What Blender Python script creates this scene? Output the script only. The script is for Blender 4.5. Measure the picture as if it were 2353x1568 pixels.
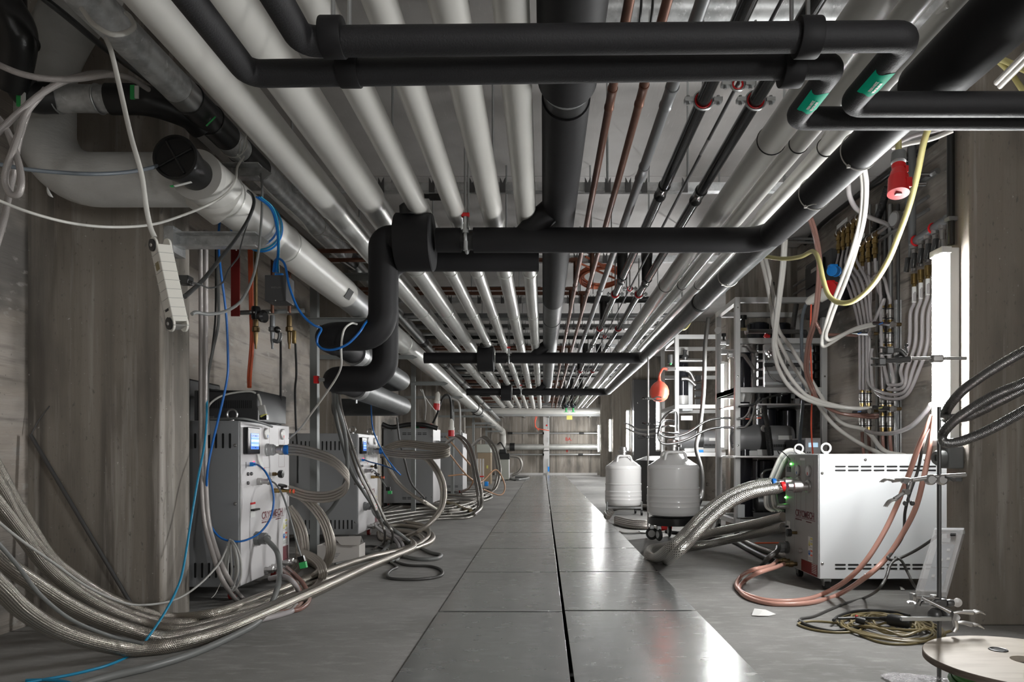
import bpy, math, random
from mathutils import Vector, Matrix
random.seed(7)
for o in list(bpy.data.objects): bpy.data.objects.remove(o)
SC = bpy.context.scene
COL = SC.collection
PI = math.pi
V = Vector
# ---------------------------------------------------------------- camera
# the photograph: 2353 x 1568, vanishing point of the corridor at (1248,1042), 24 mm lens, eye 0.72 m above the floor
FPX, CX, CY, EYE = 1569.0, 1248.0, 1042.0, 0.72
cam = bpy.data.cameras.new('camera'); camo = bpy.data.objects.new('camera', cam); COL.objects.link(camo)
cam.sensor_width = 36.0; cam.lens = FPX/2353*36
cam.shift_x = (1176.5-CX)/2353; cam.shift_y = (CY-784)/2353
camo.location = (0, 0, EYE); camo.rotation_euler = (PI/2, 0, 0)
cam.clip_start = 0.05; cam.clip_end = 100
SC.camera = camo
SC.view_settings.view_transform = 'Standard'; SC.view_settings.look = 'None'
SC.view_settings.gamma = 1.0; SC.view_settings.use_curve_mapping = False
SC.view_settings.exposure = 0.0
w = bpy.data.worlds.new('world'); SC.world = w; w.use_nodes = True
w.node_tree.nodes['Background'].inputs[0].default_value = (0.8, 0.85, 0.9, 1)
w.node_tree.nodes['Background'].inputs[1].default_value = 0.05
LAMP = 205.0            # brightness of the tubes in the wall lights
# ---------------------------------------------------------------- room numbers
XL, XR, YB, YF, ZC = -2.15, 2.42, 22.6, -4.6, 2.68
BAY = 3.65
def P(px, py, Y): return V(((px-CX)*Y/FPX, Y, EYE-(py-CY)*Y/FPX))
def F(px, py, z=0.0): return P(px, py, (EYE-z)*FPX/(py-CY))
def W(px, py, off=0.0):
    x = XR-off
    return P(px, py, x*FPX/(px-CX))
# ---------------------------------------------------------------- materials
M = {}
def mat(name, col, rough=.5, metal=0., var=None, bump=None, emit=0., spec=None, coat=0., trans=0., alpha=1., sheen=0., rvar=None, spots=None):
    m = bpy.data.materials.new(name); m.use_nodes = True; M[name] = m
    nt = m.node_tree; n = nt.nodes; L = nt.links
    b = n['Principled BSDF']
    b.inputs['Base Color'].default_value = (*col, 1); b.inputs['Roughness'].default_value = rough
    b.inputs['Metallic'].default_value = metal
    if spec is not None: b.inputs['Specular IOR Level'].default_value = spec
    if coat: b.inputs['Coat Weight'].default_value = coat; b.inputs['Coat Roughness'].default_value = .12
    if trans: b.inputs['Transmission Weight'].default_value = trans; b.inputs['IOR'].default_value = 1.45
    if alpha < 1: b.inputs['Alpha'].default_value = alpha
    if sheen: b.inputs['Sheen Weight'].default_value = sheen; b.inputs['Sheen Roughness'].default_value = .4
    if emit: b.inputs['Emission Color'].default_value = (*col, 1); b.inputs['Emission Strength'].default_value = emit
    tc = n.new('ShaderNodeTexCoord')
    def noise(scale, st=(1,1,1), detail=4, src='Object'):
        mp = n.new('ShaderNodeMapping'); mp.inputs['Scale'].default_value = st
        L.new(tc.outputs[src], mp.inputs[0])
        t = n.new('ShaderNodeTexNoise'); t.inputs['Scale'].default_value = scale; t.inputs['Detail'].default_value = detail
        t.inputs['Roughness'].default_value = .6
        L.new(mp.outputs[0], t.inputs['Vector']); return t.outputs['Fac']
    last = None
    if var:
        for (sc, st, c2, lo, hi) in var:
            f = noise(sc, st)
            r = n.new('ShaderNodeMapRange'); r.inputs[1].default_value = lo; r.inputs[2].default_value = hi; L.new(f, r.inputs[0])
            mx = n.new('ShaderNodeMix'); mx.data_type = 'RGBA'; L.new(r.outputs[0], mx.inputs[0])
            if last is None: mx.inputs[6].default_value = (*col, 1)
            else: L.new(last, mx.inputs[6])
            mx.inputs[7].default_value = (*c2, 1); last = mx.outputs[2]
        L.new(last, b.inputs['Base Color'])
    if rvar:
        f = noise(rvar[0], rvar[1]); r = n.new('ShaderNodeMapRange'); r.inputs[1].default_value = .3; r.inputs[2].default_value = .7
        r.inputs[3].default_value = rvar[2]; r.inputs[4].default_value = rvar[3]; L.new(f, r.inputs[0]); L.new(r.outputs[0], b.inputs['Roughness'])
    if bump:
        h = noise(bump[0], bump[2] if len(bump) > 2 else (1,1,1), 6)
        bp = n.new('ShaderNodeBump'); bp.inputs['Strength'].default_value = bump[1]; bp.inputs['Distance'].default_value = bump[3] if len(bump) > 3 else .01
        L.new(h, bp.inputs['Height']); L.new(bp.outputs[0], b.inputs['Normal'])
    return m
def uvmat(name, col, dark, rough, metal, fu, fv, kind, bump=.6, trans=0.):
    """hose surfaces: pattern follows the hose (u = turns round it, v = metres along it)"""
    m = mat(name, col, rough, metal, trans=trans); nt = m.node_tree; n = nt.nodes; L = nt.links; b = n['Principled BSDF']
    uv = n.new('ShaderNodeUVMap'); sp = n.new('ShaderNodeSeparateXYZ'); L.new(uv.outputs[0], sp.inputs[0])
    def mth(op, a, c=None):
        q = n.new('ShaderNodeMath'); q.operation = op
        for i, s in enumerate((a, c)):
            if s is None: continue
            if isinstance(s, (int, float)): q.inputs[i].default_value = s
            else: L.new(s, q.inputs[i])
        return q.outputs[0]
    U = mth('MULTIPLY', sp.outputs[0], fu*2*PI); Vv = mth('MULTIPLY', sp.outputs[1], fv*2*PI)
    if kind == 'braid':
        a = mth('SINE', mth('ADD', U, Vv)); c = mth('SINE', mth('SUBTRACT', U, Vv)); h = mth('MAXIMUM', a, c)
        h = mth('ADD', h, mth('MULTIPLY', mth('SINE', mth('MULTIPLY', U, 2.0)), .5))
    elif kind == 'ring': h = mth('SINE', Vv)
    else: h = mth('SINE', U)
    r = n.new('ShaderNodeMapRange'); r.inputs[1].default_value = -1; r.inputs[2].default_value = 1; L.new(h, r.inputs[0])
    mx = n.new('ShaderNodeMix'); mx.data_type = 'RGBA'; L.new(r.outputs[0], mx.inputs[0]); mx.inputs[6].default_value = (*dark, 1); mx.inputs[7].default_value = (*col, 1)
    L.new(mx.outputs[2], b.inputs['Base Color'])
    bp = n.new('ShaderNodeBump'); bp.inputs['Strength'].default_value = bump; bp.inputs['Distance'].default_value = .002
    L.new(r.outputs[0], bp.inputs['Height']); L.new(bp.outputs[0], b.inputs['Normal']); return m
G = lambda v, w=0.: (v+w, v, v-w)
mat('concrete_wall', (.27,.24,.205), .85, var=[(5.5,(1.2,1.2,.02),(.33,.298,.26),.46,.72),(4.5,(1.6,.9,.05),(.10,.09,.078),.52,.70),(1.6,(1.3,1.3,.45),(.13,.118,.103),.50,.66),(12,(1.6,1.6,.08),(.40,.37,.335),.55,.70),(60,(1,1,.5),(.17,.155,.14),.60,.70),(70,(1,1,1),(.62,.60,.57),.70,.74)], bump=(22,.6,(1,1,.12),.008))
mat('concrete_side', (.39,.345,.30), .85, var=[(5.5,(1,.02,1.4),(.43,.39,.35),.46,.60),(1.7,(1,.7,1.2),(.15,.14,.128),.48,.66),(6,(1,.2,2.6),(.15,.138,.125),.56,.70),(16,(1,.6,1.4),(.42,.40,.37),.60,.72),(70,(1,1,1),(.17,.16,.15),.66,.74)], bump=(7,.8,(1,.08,4),.012))
mat('concrete_ceiling', (.54,.525,.51), .8, var=[(1.6,(1,1,1),(.42,.405,.39),.4,.7),(25,(3,.3,1),(.60,.58,.57),.6,.8)], bump=(14,.25,(5,.3,1),.004))
mat('floor_concrete', (.295,.288,.276), .8, var=[(1.4,(1,1,1),(.205,.20,.19),.4,.65),(9,(1,2.5,1),(.35,.34,.33),.5,.75),(80,(1,2,1),(.20,.19,.18),.58,.72)], bump=(90,.3,(1,1.5,1),.0015))
mat('floor_steel', (.64,.655,.65), .22, .80, var=[(1.2,(1,1,1),(.50,.51,.505),.25,.75),(7,(1,2,1),(.66,.67,.665),.2,.8)], rvar=(10,(1,2.2,1),.15,.30))
mat('trench', (.02,.02,.02), .9)
mat('pvc_white', (.60,.59,.555), .33, var=[(1.3,(1,1,1),(.52,.51,.48),.4,.7)], bump=(5,.05))
mat('pvc_silver', (.62,.62,.59), .3, .55, var=[(2.0,(1,1,1),(.48,.48,.46),.4,.7)], bump=(6,.18))
mat('foam', (.014,.0135,.015), .62, spec=.45, bump=(260,.6,(1,1,1),.0018), var=[(3,(1,1,1),(.021,.020,.022),.5,.8)])
mat('foam_smooth', (.011,.0105,.0115), .62, spec=.3, bump=(20,.08), var=[(3,(1,1,1),(.017,.0165,.018),.5,.8)])
mat('wrap_grey', (.065,.068,.068), .42, .05, bump=(5,.3), var=[(4,(1,1,1),(.11,.115,.115),.45,.7)])
mat('rubber_black', (.012,.012,.012), .45)
mat('plastic_black', (.010,.010,.010), .28, bump=(30,.08))
mat('plastic_grey', (.16,.165,.165), .45)
mat('plastic_lgrey', (.52,.51,.48), .42)
mat('plastic_white', (.74,.72,.66), .35)
mat('galv', (.62,.63,.63), .40, .45, var=[(14,(1,1,1),(.40,.41,.41),.42,.62),(40,(1,1,1),(.74,.75,.75),.6,.72)], bump=(18,.06))
mat('galv_fine', (.45,.46,.46), .35, .9)
mat('steel', (.60,.60,.60), .2, 1.)
mat('steel_satin', (.52,.51,.50), .35, 1.)
mat('steel_dark', (.13,.13,.13), .4, .8)
mat('strut_grey', (.22,.23,.225), .5, .3)
mat('copper', (.16,.075,.05), .38, .7, var=[(8,(1,1,1),(.24,.125,.09),.5,.75)])
mat('copper_bright', (.70,.22,.12), .35, .4)
mat('brass', (.38,.27,.11), .32, 1., var=[(30,(1,1,1),(.22,.15,.06),.5,.75)])
mat('brass_dark', (.20,.14,.07), .4, .9)
mat('iron_pipe', (.21,.215,.22), .4, .5)
mat('pipe_black_gloss', (.018,.018,.018), .16, bump=(12,.06))
mat('comp_grey', (.27,.275,.28), .42, bump=(300,.06,(1,1,1),.001))
mat('comp_panel', (.60,.585,.59), .4)
mat('comp_panel_dark', (.36,.36,.35), .4)
mat('comp_white', (.68,.70,.71), .35)
mat('alu_frame', (.60,.60,.59), .4, .25)
mat('slot', (.006,.006,.006), .7)
mat('screw', (.45,.45,.44), .25, 1.)
mat('print_olive', (.12,.13,.035), .6)
mat('maroon', (.16,.035,.045), .5)
mat('red', (.62,.012,.015), .32)
mat('red_dark', (.16,.012,.010), .45)
mat('red_orange', (.85,.13,.07), .4)
mat('orange', (.70,.13,.05), .42)
mat('balloon', (.80,.11,.07), .3)
mat('blue', (.008,.13,.45), .35)
mat('blue_bright', (.01,.25,.75), .35)
mat('teal', (.015,.24,.42), .35)
mat('green', (.04,.45,.12), .4)
mat('green_label', (.0,.60,.36), .7, spec=.2)
mat('green_cable', (.04,.22,.025), .4)
mat('yellow_cable', (.52,.47,.20), .38)
mat('tan_cable', (.25,.20,.095), .42)
mat('yellow', (.62,.58,.15), .5)
mat('white_label', (.72,.72,.70), .5)
mat('ink', (.02,.02,.02), .6)
mat('cable_grey', (.17,.175,.17), .42)
mat('cable_lgrey', (.40,.395,.375), .4)
mat('cable_white', (.62,.61,.57), .38)
mat('cable_steel', (.13,.15,.17), .38)
mat('cable_black', (.022,.023,.023), .4)
mat('cable_dark', (.06,.058,.055), .4)
mat('hose_white', (.66,.64,.60), .28)
mat('hose_clear', (.46,.43,.43), .2, trans=.15)
mat('hose_brown', (.26,.14,.115), .22)
mat('hose_pink', (.56,.30,.24), .26)
mat('hose_copper', (.36,.20,.11), .3)
mat('dewar_white', (.72,.71,.70), .2, coat=.5)
mat('wood', (.56,.50,.42), .6, var=[(4,(1,6,1),(.44,.38,.31),.45,.7),(2,(1,1,1),(.62,.58,.51),.5,.7)], bump=(20,.1))
mat('wood_edge', (.20,.16,.13), .8, var=[(10,(1,1,8),(.12,.095,.075),.45,.6)])
mat('cardboard', (.30,.23,.155), .8)
mat('carton_white', (.52,.49,.46), .7)
mat('paper', (.78,.77,.75), .7)
mat('fabric_duct', (.56,.56,.54), .45, bump=(3.5,.5,(1,1,2.5),.03), var=[(3,(1,1,1),(.44,.44,.425),.4,.7)])
mat('acrylic', (.70,.69,.69), .12, alpha=.22)
mat('clear_plastic', (.80,.80,.80), .1, alpha=.35)
mat('plastic_film', (.60,.58,.60), .2, alpha=.7, bump=(9,1.0,(1,1,1),.04))
mat('glass_dark', (.02,.025,.03), .08)
mat('dark_panel', (.055,.055,.057), .45)
mat('dark_tube', (.018,.019,.024), .13, .2)
mat('cabinet_grey', (.42,.43,.38), .5)
mat('motor_grey', (.24,.24,.245), .4, .2)
mat('mirror_panel', (.62,.62,.62), .25, .45, bump=(4,.35,(1,1,1),.02))
mat('lamp_glow', (.985,.99,.985), .5, emit=LAMP)
mat('lamp_glow_dim', (.98,.985,.98), .5, emit=LAMP*.75)  # same light set weaker behind the camera, to balance the faces turned to it
mat('lamp_body', (.70,.70,.68), .4)
mat('screen', (.10,.25,.75), .4, emit=1.1)
mat('screen_light', (.33,.45,.85), .4, emit=1.1)
mat('screen_pale', (.45,.65,.80), .4, emit=.9)
mat('led_green', (.12,1.0,.10), .4, emit=14)
mat('led_red', (1.0,.03,.08), .4, emit=5)
mat('red_wall_paint', (.40,.05,.04), .8)
uvmat('braid', (.62,.575,.51), (.085,.078,.068), .30, .92, 13, 190, 'braid', .7)
uvmat('braid_big', (.64,.62,.58), (.09,.085,.08), .28, .92, 11, 100, 'braid', .8)
uvmat('braid_far', (.45,.43,.40), (.13,.12,.11), .36, .9, 7, 60, 'braid')
uvmat('corrugated', (.42,.41,.40), (.05,.05,.05), .28, .95, 1, 300, 'ring', 1.0)
uvmat('pvc_braid', (.43,.40,.385), (.27,.245,.235), .2, .15, 12, 330, 'braid', .25)
uvmat('black_ring', (.03,.03,.03), (.006,.006,.006), .35, .0, 1, 120, 'ring', 1.0)
# ---------------------------------------------------------------- mesh helpers
def ortho(d):
    d = d.normalized(); a = V((0,0,1)) if abs(d.z) < .9 else V((1,0,0))
    u = d.cross(a).normalized(); return u, d.cross(u).normalized()
def wl(o):
    p = V((0,0,0))
    while o is not None: p = p+o.location; o = o.parent
    return p
def smooth_path(pts, res=8, closed=False):
    pts = [V(p) for p in pts]; n = len(pts)
    if n < 3: return pts
    out = []
    rng = range(n) if closed else range(n-1)
    for i in rng:
        p1, p2 = pts[i], pts[(i+1) % n]
        p0 = pts[(i-1) % n] if (closed or i > 0) else p1*2-p2
        p3 = pts[(i+2) % n] if (closed or i < n-2) else p2*2-p1
        for k in range(res):
            t = k/res
            out.append(.5*((2*p1)+(p2-p0)*t+(2*p0-5*p1+4*p2-p3)*t*t+(3*p1-p0-3*p2+p3)*t**3))
    if not closed: out.append(pts[-1])
    return out
def bend_path(pts, br, n=8):
    """straight runs joined by round elbows"""
    pts = [V(p) for p in pts]; out = [pts[0]]
    for i in range(1, len(pts)-1):
        a, b, c = pts[i-1], pts[i], pts[i+1]
        d1 = (b-a).normalized(); d2 = (c-b).normalized(); ang = d1.angle(d2)
        if ang < .02: out.append(b); continue
        t = min(br*math.tan(ang/2), (b-a).length*.49, (c-b).length*.49); R = t/math.tan(ang/2)
        nrm = (d2-d1*d1.dot(d2)).normalized(); cen = b-d1*t+nrm*R
        for k in range(n+1):
            q = ang*k/n; out.append(cen-nrm*R*math.cos(q)+d1*R*math.sin(q))
    out.append(pts[-1]); return out
class MB:
    def __init__(s): s.v = []; s.f = []; s.m = []; s.uv = []
    def face(s, idx, m=0, uv=None): s.f.append(idx); s.m.append(m); s.uv.append(uv)
    def box(s, c, d, m=0, R=None):
        c = V(c); b = len(s.v)
        for i in (-1,1):
            for j in (-1,1):
                for k in (-1,1):
                    p = V((i*d[0]/2, j*d[1]/2, k*d[2]/2))
                    if R is not None: p = R@p
                    s.v.append(c+p)
        for q in ((0,1,3,2),(4,6,7,5),(0,4,5,1),(2,3,7,6),(0,2,6,4),(1,5,7,3)): s.face([b+x for x in q], m)
        return s
    def bb(s, x0, x1, y0, y1, z0, z1, m=0):
        return s.box(((x0+x1)/2,(y0+y1)/2,(z0+z1)/2), (abs(x1-x0),abs(y1-y0),abs(z1-z0)), m)
    def rings(s, frames, m=0, caps=True, closed=False, seg=12, vs=None):
        """frames: list of (centre, u, v, r)"""
        b = len(s.v); n = len(frames)
        for (c, u, w_, r) in frames:
            for k in range(seg):
                a = 2*PI*k/seg; s.v.append(c+u*(math.cos(a)*r)+w_*(math.sin(a)*r))
        L = [0.]
        for i in range(1, n): L.append(L[-1]+(frames[i][0]-frames[i-1][0]).length)
        if vs: L = vs
        for i in range(n if closed else n-1):
            j = (i+1) % n
            for k in range(seg):
                k2 = (k+1) % seg
                u0, u1 = k/seg, (k+1)/seg; v0, v1 = L[i], (L[j] if j else L[i]+.01)
                s.face([b+i*seg+k, b+i*seg+k2, b+j*seg+k2, b+j*seg+k], m, [(u0,v0),(u1,v0),(u1,v1),(u0,v1)])
        if caps and not closed:
            s.face([b+k for k in range(seg)][::-1], m); s.face([b+(n-1)*seg+k for k in range(seg)], m)
        return s
    def tube(s, pts, r, seg=12, res=8, m=0, smooth=True, closed=False, caps=True, rf=None):
        P_ = smooth_path(pts, res, closed) if smooth else [V(p) for p in pts]
        Q = [P_[0]]
        for p in P_[1:]:
            if (p-Q[-1]).length > 1e-5: Q.append(p)
        P_ = Q; n = len(P_)
        if n < 2: return s
        T = []
        for i in range(n):
            a = P_[i-1] if (i > 0 or closed) else P_[i]; c = P_[(i+1) % n] if (i < n-1 or closed) else P_[i]
            t = (c-a); T.append(t.normalized() if t.length > 1e-9 else V((0,0,1)))
        u, _ = ortho(T[0]); fr = []
        for i in range(n):
            u = (u-T[i]*u.dot(T[i]))
            u = u.normalized() if u.length > 1e-6 else ortho(T[i])[0]
            fr.append((P_[i], u, T[i].cross(u), rf(i/(n-1)) if rf else r))
        return s.rings(fr, m, caps, closed, seg)
    def cyl(s, a, b, r, r2=None, seg=20, m=0, caps=True):
        a = V(a); b = V(b); u, w_ = ortho(b-a)
        return s.rings([(a,u,w_,r),(b,u,w_,r if r2 is None else r2)], m, caps, False, seg)
    def lathe(s, prof, org, ax=(0,0,1), seg=24, m=0, caps=True):
        org = V(org); ax = V(ax).normalized(); u, w_ = ortho(ax)
        return s.rings([(org+ax*z, u, w_, max(r,1e-5)) for r, z in prof], m, caps, False, seg)
    def sphere(s, c, r, seg=16, m=0, sz=1., ax=(0,0,1)):
        return s.lathe([(r*math.sin(PI*i/10), -r*sz*math.cos(PI*i/10)) for i in range(11)], c, ax, seg, m, False)
    def torus(s, c, ax, R, r, seg=32, ts=10, m=0, a0=0, a1=2*PI):
        c = V(c); u, w_ = ortho(V(ax)); full = abs(a1-a0-2*PI) < 1e-4
        pts = [c+u*(math.cos(a0+(a1-a0)*i/seg)*R)+w_*(math.sin(a0+(a1-a0)*i/seg)*R) for i in range(seg+(0 if full else 1))]
        return s.tube(pts, r, ts, 1, m, False, full)
    def prism(s, pts, org, ux, uy, depth, m=0):
        org = V(org); ux = V(ux); uy = V(uy); nz = ux.cross(uy).normalized()*depth; b = len(s.v); n = len(pts)
        for q in (0,1):
            for x, y in pts: s.v.append(org+ux*x+uy*y+nz*q)
        s.face([b+i for i in range(n)][::-1], m); s.face([b+n+i for i in range(n)], m)
        for i in range(n):
            j = (i+1) % n; s.face([b+i, b+j, b+n+j, b+n+i], m)
        return s
    def build(s, name, mats, parent=None, bevel=0., sharp=32, flat=False):
        if isinstance(mats, str): mats = [mats]
        off = wl(parent) if parent is not None else V((0,0,0))
        me = bpy.data.meshes.new(name)
        me.from_pydata([tuple(p-off) for p in s.v], [], s.f)
        for x in mats: me.materials.append(M[x])
        me.polygons.foreach_set('material_index', s.m)
        if any(u is not None for u in s.uv):
            ul = me.uv_layers.new(name='UVMap'); k = 0; data = []
            for f, u in zip(s.f, s.uv):
                if u is None: u = [(0,0)]*len(f)
                for q in u: data += [q[0], q[1]]
            ul.data.foreach_set('uv', data)
        if not flat:
            me.polygons.foreach_set('use_smooth', [True]*len(me.polygons))
            me.set_sharp_from_angle(angle=math.radians(sharp))
        me.update()
        o = bpy.data.objects.new(name, me); COL.objects.link(o)
        if parent is not None: o.parent = parent
        if bevel:
            b = o.modifiers.new('bevel', 'BEVEL'); b.width = bevel; b.segments = 2; b.limit_method = 'ANGLE'; b.angle_limit = math.radians(40)
        return o
def tag(o, label, cat, group=None, kind=None):
    o['label'] = label; o['category'] = cat
    if group: o['group'] = group
    if kind: o['kind'] = kind
    return o
def T(name, label, cat, loc, group=None, kind=None):
    o = bpy.data.objects.new(name, None); COL.objects.link(o); o.location = V(loc); o.empty_display_size = .05
    return tag(o, label, cat, group, kind)
def struct(name, mb, mats, **k):
    o = mb.build(name, mats, **k); o['kind'] = 'structure'; return o
def kids(o): return [c for c in bpy.data.objects if c.parent == o]
def copy_tree(o, parent=None):
    c = o.copy(); COL.objects.link(c); c.parent = parent
    for ch in kids(o): copy_tree(ch, c)
    return c
def dup(o, delta, label, cat=None, group=None):
    c = copy_tree(o); c.location = o.location+V(delta); c['label'] = label
    if cat: c['category'] = cat
    if group: c['group'] = group
    return c
def text(name, s, org, ux, uy, size, m, parent, depth=.0006, cond=1.0, bold=False, align='LEFT'):
    """lettering lying in the plane ux/uy, its size = cap height in metres"""
    cu = bpy.data.curves.new(name, 'FONT'); cu.body = s; cu.size = size/.7; cu.extrude = depth/2; cu.align_x = align; cu.resolution_u = 3
    if bold: cu.offset = size*.035
    ob = bpy.data.objects.new(name, cu); COL.objects.link(ob)
    dg = bpy.context.evaluated_depsgraph_get(); me = bpy.data.meshes.new_from_object(ob.evaluated_get(dg))
    bpy.data.objects.remove(ob)
    ux = V(ux).normalized()*cond; uy = V(uy).normalized(); nz = V(ux).normalized().cross(uy)
    off = wl(parent) if parent is not None else V((0,0,0)); org = V(org)
    for v in me.vertices: v.co = org+ux*v.co.x+uy*v.co.y+nz*(v.co.z+depth/2)-off
    me.materials.clear(); me.materials.append(M[m]); o = bpy.data.objects.new(name, me); COL.objects.link(o)
    if parent is not None: o.parent = parent
    return o
def pts(lst, r=.01, dz=0.):
    """(px,py) = lying on the floor, (px,py,Y) = at that distance, Vector = itself"""
    out = []
    for q in lst:
        if isinstance(q, Vector): out.append(q)
        elif len(q) == 2: out.append(F(q[0], q[1], r+dz))
        else: out.append(P(*q))
    return out
def hose(name, label, cat, lst, r, m, group=None, seg=12, res=8, dz=0., smooth=True, parts=None):
    p = pts(lst, r, dz)
    if parts is None:
        o = MB().tube(p, r, seg, res, smooth=smooth).build(name, m, sharp=80); return tag(o, label, cat, group)
    t = T(name, label, cat, p[0], group)
    MB().tube(p, r, seg, res, smooth=smooth).build('hose', m, t, sharp=80)
    parts(t, p); return t
# ---------------------------------------------------------------- the room
fl = MB()
fl.bb(XL, -.455, YF, YB, -.35, 0); fl.bb(.68, XR, YF, YB, -.35, 0)
struct('floor', fl, 'floor_concrete')
struct('trim_1', MB().bb(-.46, .69, YF, YB, -.40, -.30), 'trench')
struct('wall_left', MB().bb(XL-.2, XL, YF, YB, -.35, ZC+.05), 'concrete_side')
struct('wall_right', MB().bb(XR, XR+.2, YF, YB, -.35, ZC+.05), 'concrete_side')
struct('wall_back', MB().bb(XL-.2, XR+.2, YB, YB+.2, -.35, ZC+.05), 'concrete_wall')
struct('wall_front', MB().bb(XL-.2, XR+.2, YF-.2, YF, -.35, ZC+.05), 'concrete_wall')
c = MB(); y = -4.4
edges = [YF]+[4.83+BAY*k for k in range(-2, 5)]+[YB]
for a, b in zip(edges[:-1], edges[1:]): c.bb(XL, XR, a+.006, b-.006, ZC, ZC+.2)
c.bb(XL, XR, YF, YB, ZC+.02, ZC+.25)
struct('ceiling', c, 'concrete_ceiling')
PIL = [2.85+BAY*k for k in range(-2, 6)]
n = 2
for y in PIL:
    struct('trim_%d' % n, MB().bb(XL-.01, -1.595, y, y+.235, 0, ZC), 'concrete_wall', bevel=.008); n += 1
    struct('trim_%d' % n, MB().bb(1.78, XR+.01, y, y+.168, 0, ZC), 'concrete_wall', bevel=.008); n += 1
# small plinth along the back wall and the pale pilaster in its middle
struct('baseboard_back', MB().bb(-1.595, 1.78, YB-.12, YB, 0, .07), 'concrete_ceiling')
struct('trim_%d' % n, MB().bb(.0, .145, YB-.02, YB, 0, ZC), 'concrete_ceiling'); n += 1
text('painted_letters', 'BA.', P(1299, 1013, YB-.004), (1,0,0), (0,0,1), .105, 'red_wall_paint', None, .002, bold=True)
tag(bpy.data.objects['painted_letters'], 'dark red painted letters BA. on the bare concrete wall at the end of the corridor', 'lettering')
q = MB().box(P(1303, 1035.5, YB-.003), (.055,.004,.115)).build('painted_mark', 'red_wall_paint'); tag(q, 'short dark red painted upright bar low on the end wall', 'paint mark')
# ---------------------------------------------------------------- steel floor plates over the trench
def plate(side, y0):
    x0, x1 = (-.470, .0855) if side == 0 else (.0985, .695)
    b = MB().bb(x0, x1, y0+.0015, y0+.9985, .0, .006)
    return b.build('floor_plate', 'floor_steel', bevel=.0015)
k = 0
words = ['first','second','third','fourth','fifth','sixth','seventh','eighth','ninth','tenth','eleventh','twelfth','thirteenth','fourteenth','fifteenth','sixteenth','seventeenth','eighteenth','nineteenth','twentieth','twenty first']
for side in (0,1):
    for j in range(21):
        y0 = 1.05+j*1.02 if side == 0 else 1.07+j*1.02
        o = plate(side, y0); o.location.y = 0
        tag(o, 'scratched steel floor plate, %s row of the walkway, %s from the camera' % ('left' if side == 0 else 'right', words[j]), 'floor plate', 'steel plates covering the floor trench')
for side in (0,1):
    for j in range(5):
        o = plate(side, .05-j*1.0-(.0 if side == 0 else -.02)+(.0)); tag(o, 'flat steel floor plate behind the camera', 'floor plate', 'steel plates behind the camera')
# ---------------------------------------------------------------- wall lights on the pillars of the right side
def wall_light(y, label, glow='lamp_glow'):
    t = T('wall_light', label, 'lamp', (1.78, y, 1.62), 'upright strip lights on the right pillars')
    b = MB(); b.bb(1.735, 1.779, y-.045, y+.045, .755, 1.60); b.build('housing', 'lamp_body', t, bevel=.004)
    c = MB(); c.bb(1.700, 1.745, y-.048, y+.048, 1.575, 1.605); c.bb(1.700, 1.745, y-.048, y+.048, .75, .78); c.build('end_cap', 'lamp_body', t, bevel=.004)
    prof = [(-.042,0),(-.042,.018),(-.03,.032),(0,.037),(.03,.032),(.042,.018),(.042,0)]
    MB().prism(prof, (1.735, y, .78), (0,1,0), (-1,0,0), .795).build('diffuser', glow, t)
    return t
lab = ['strip light on the pillar behind the camera','large blown-out upright strip light on the nearest right pillar, behind the bench stand','upright strip light on the pillar behind the nearer equipment rack','upright strip light on the pillar behind the farther equipment rack',
       'upright strip light glowing above the small white flask','upright strip light on the second pillar before the end wall, left of the flask','farthest upright strip light, at the end wall corner']
for i, k in enumerate(range(-1, 6)):
    y = 2.85+BAY*k+(.11 if k >= 0 else .08)
    wall_light(y, lab[i], 'lamp_glow_dim' if i == 0 else 'lamp_glow')
wall_light(2.85-2*BAY+.1, 'strip light at the very start of the corridor behind the camera')
# black feed pipe and clips above the near light
t = T('conduit', 'black plastic conduit running down the near right pillar to its light', 'conduit', (1.76, 2.97, 1.6))
x = P(2205, 400, 2.9); MB().cyl((1.758, 2.945, 1.62), (1.758, 2.945, ZC), .0155, seg=16).build('tube', 'plastic_black', t)
for z in (1.72, 2.36): MB().bb(1.740, 1.779, 2.927, 2.963, z, z+.018).build('clip', 'plastic_grey', t, bevel=.002)
# ---------------------------------------------------------------- long pipes under the ceiling
HP = EYE+1.06
def long_pipe(name, label, cat, X, h, r, m1, m2, ys, yend=15.6, up=True, group=None, rings=(), ringm='plastic_black', rr=.004, y0=-.6):
    z = EYE+h; t = T(name, label, cat, (X, y0, z), group)
    if m2 is None:
        MB().tube(bend_path([(X,y0,z),(X,yend,z)]+([(X,yend,ZC-.012)] if up else []), r*2.2), r, 24, smooth=False).build('jacket', m1, t, sharp=60)
    else:
        MB().cyl((X,y0,z),(X,ys,z), r, seg=32).build('jacket', m1, t, sharp=60)
        MB().tube(bend_path([(X,ys,z),(X,yend,z)]+([(X,yend,ZC-.012)] if up else []), r*2.2), r*.93, 28, smooth=False).build('foil_jacket', m2, t, sharp=60)
    for y in rings: MB().torus((X,y,z), (0,1,0), r*(1 if y <= ys else .93)+rr*.3, rr, 28, 6).build('seam_ring', ringm, t)
    return t
def trig(lo, hi, h=1.06):   # silhouette tangents (dx/dy) -> X and radius
    a, b = math.atan(lo), math.atan(hi); m_ = (a+b)/2; D = h/math.cos(m_); return h*math.tan(m_), D*math.sin(abs(a-b)/2)
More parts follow.
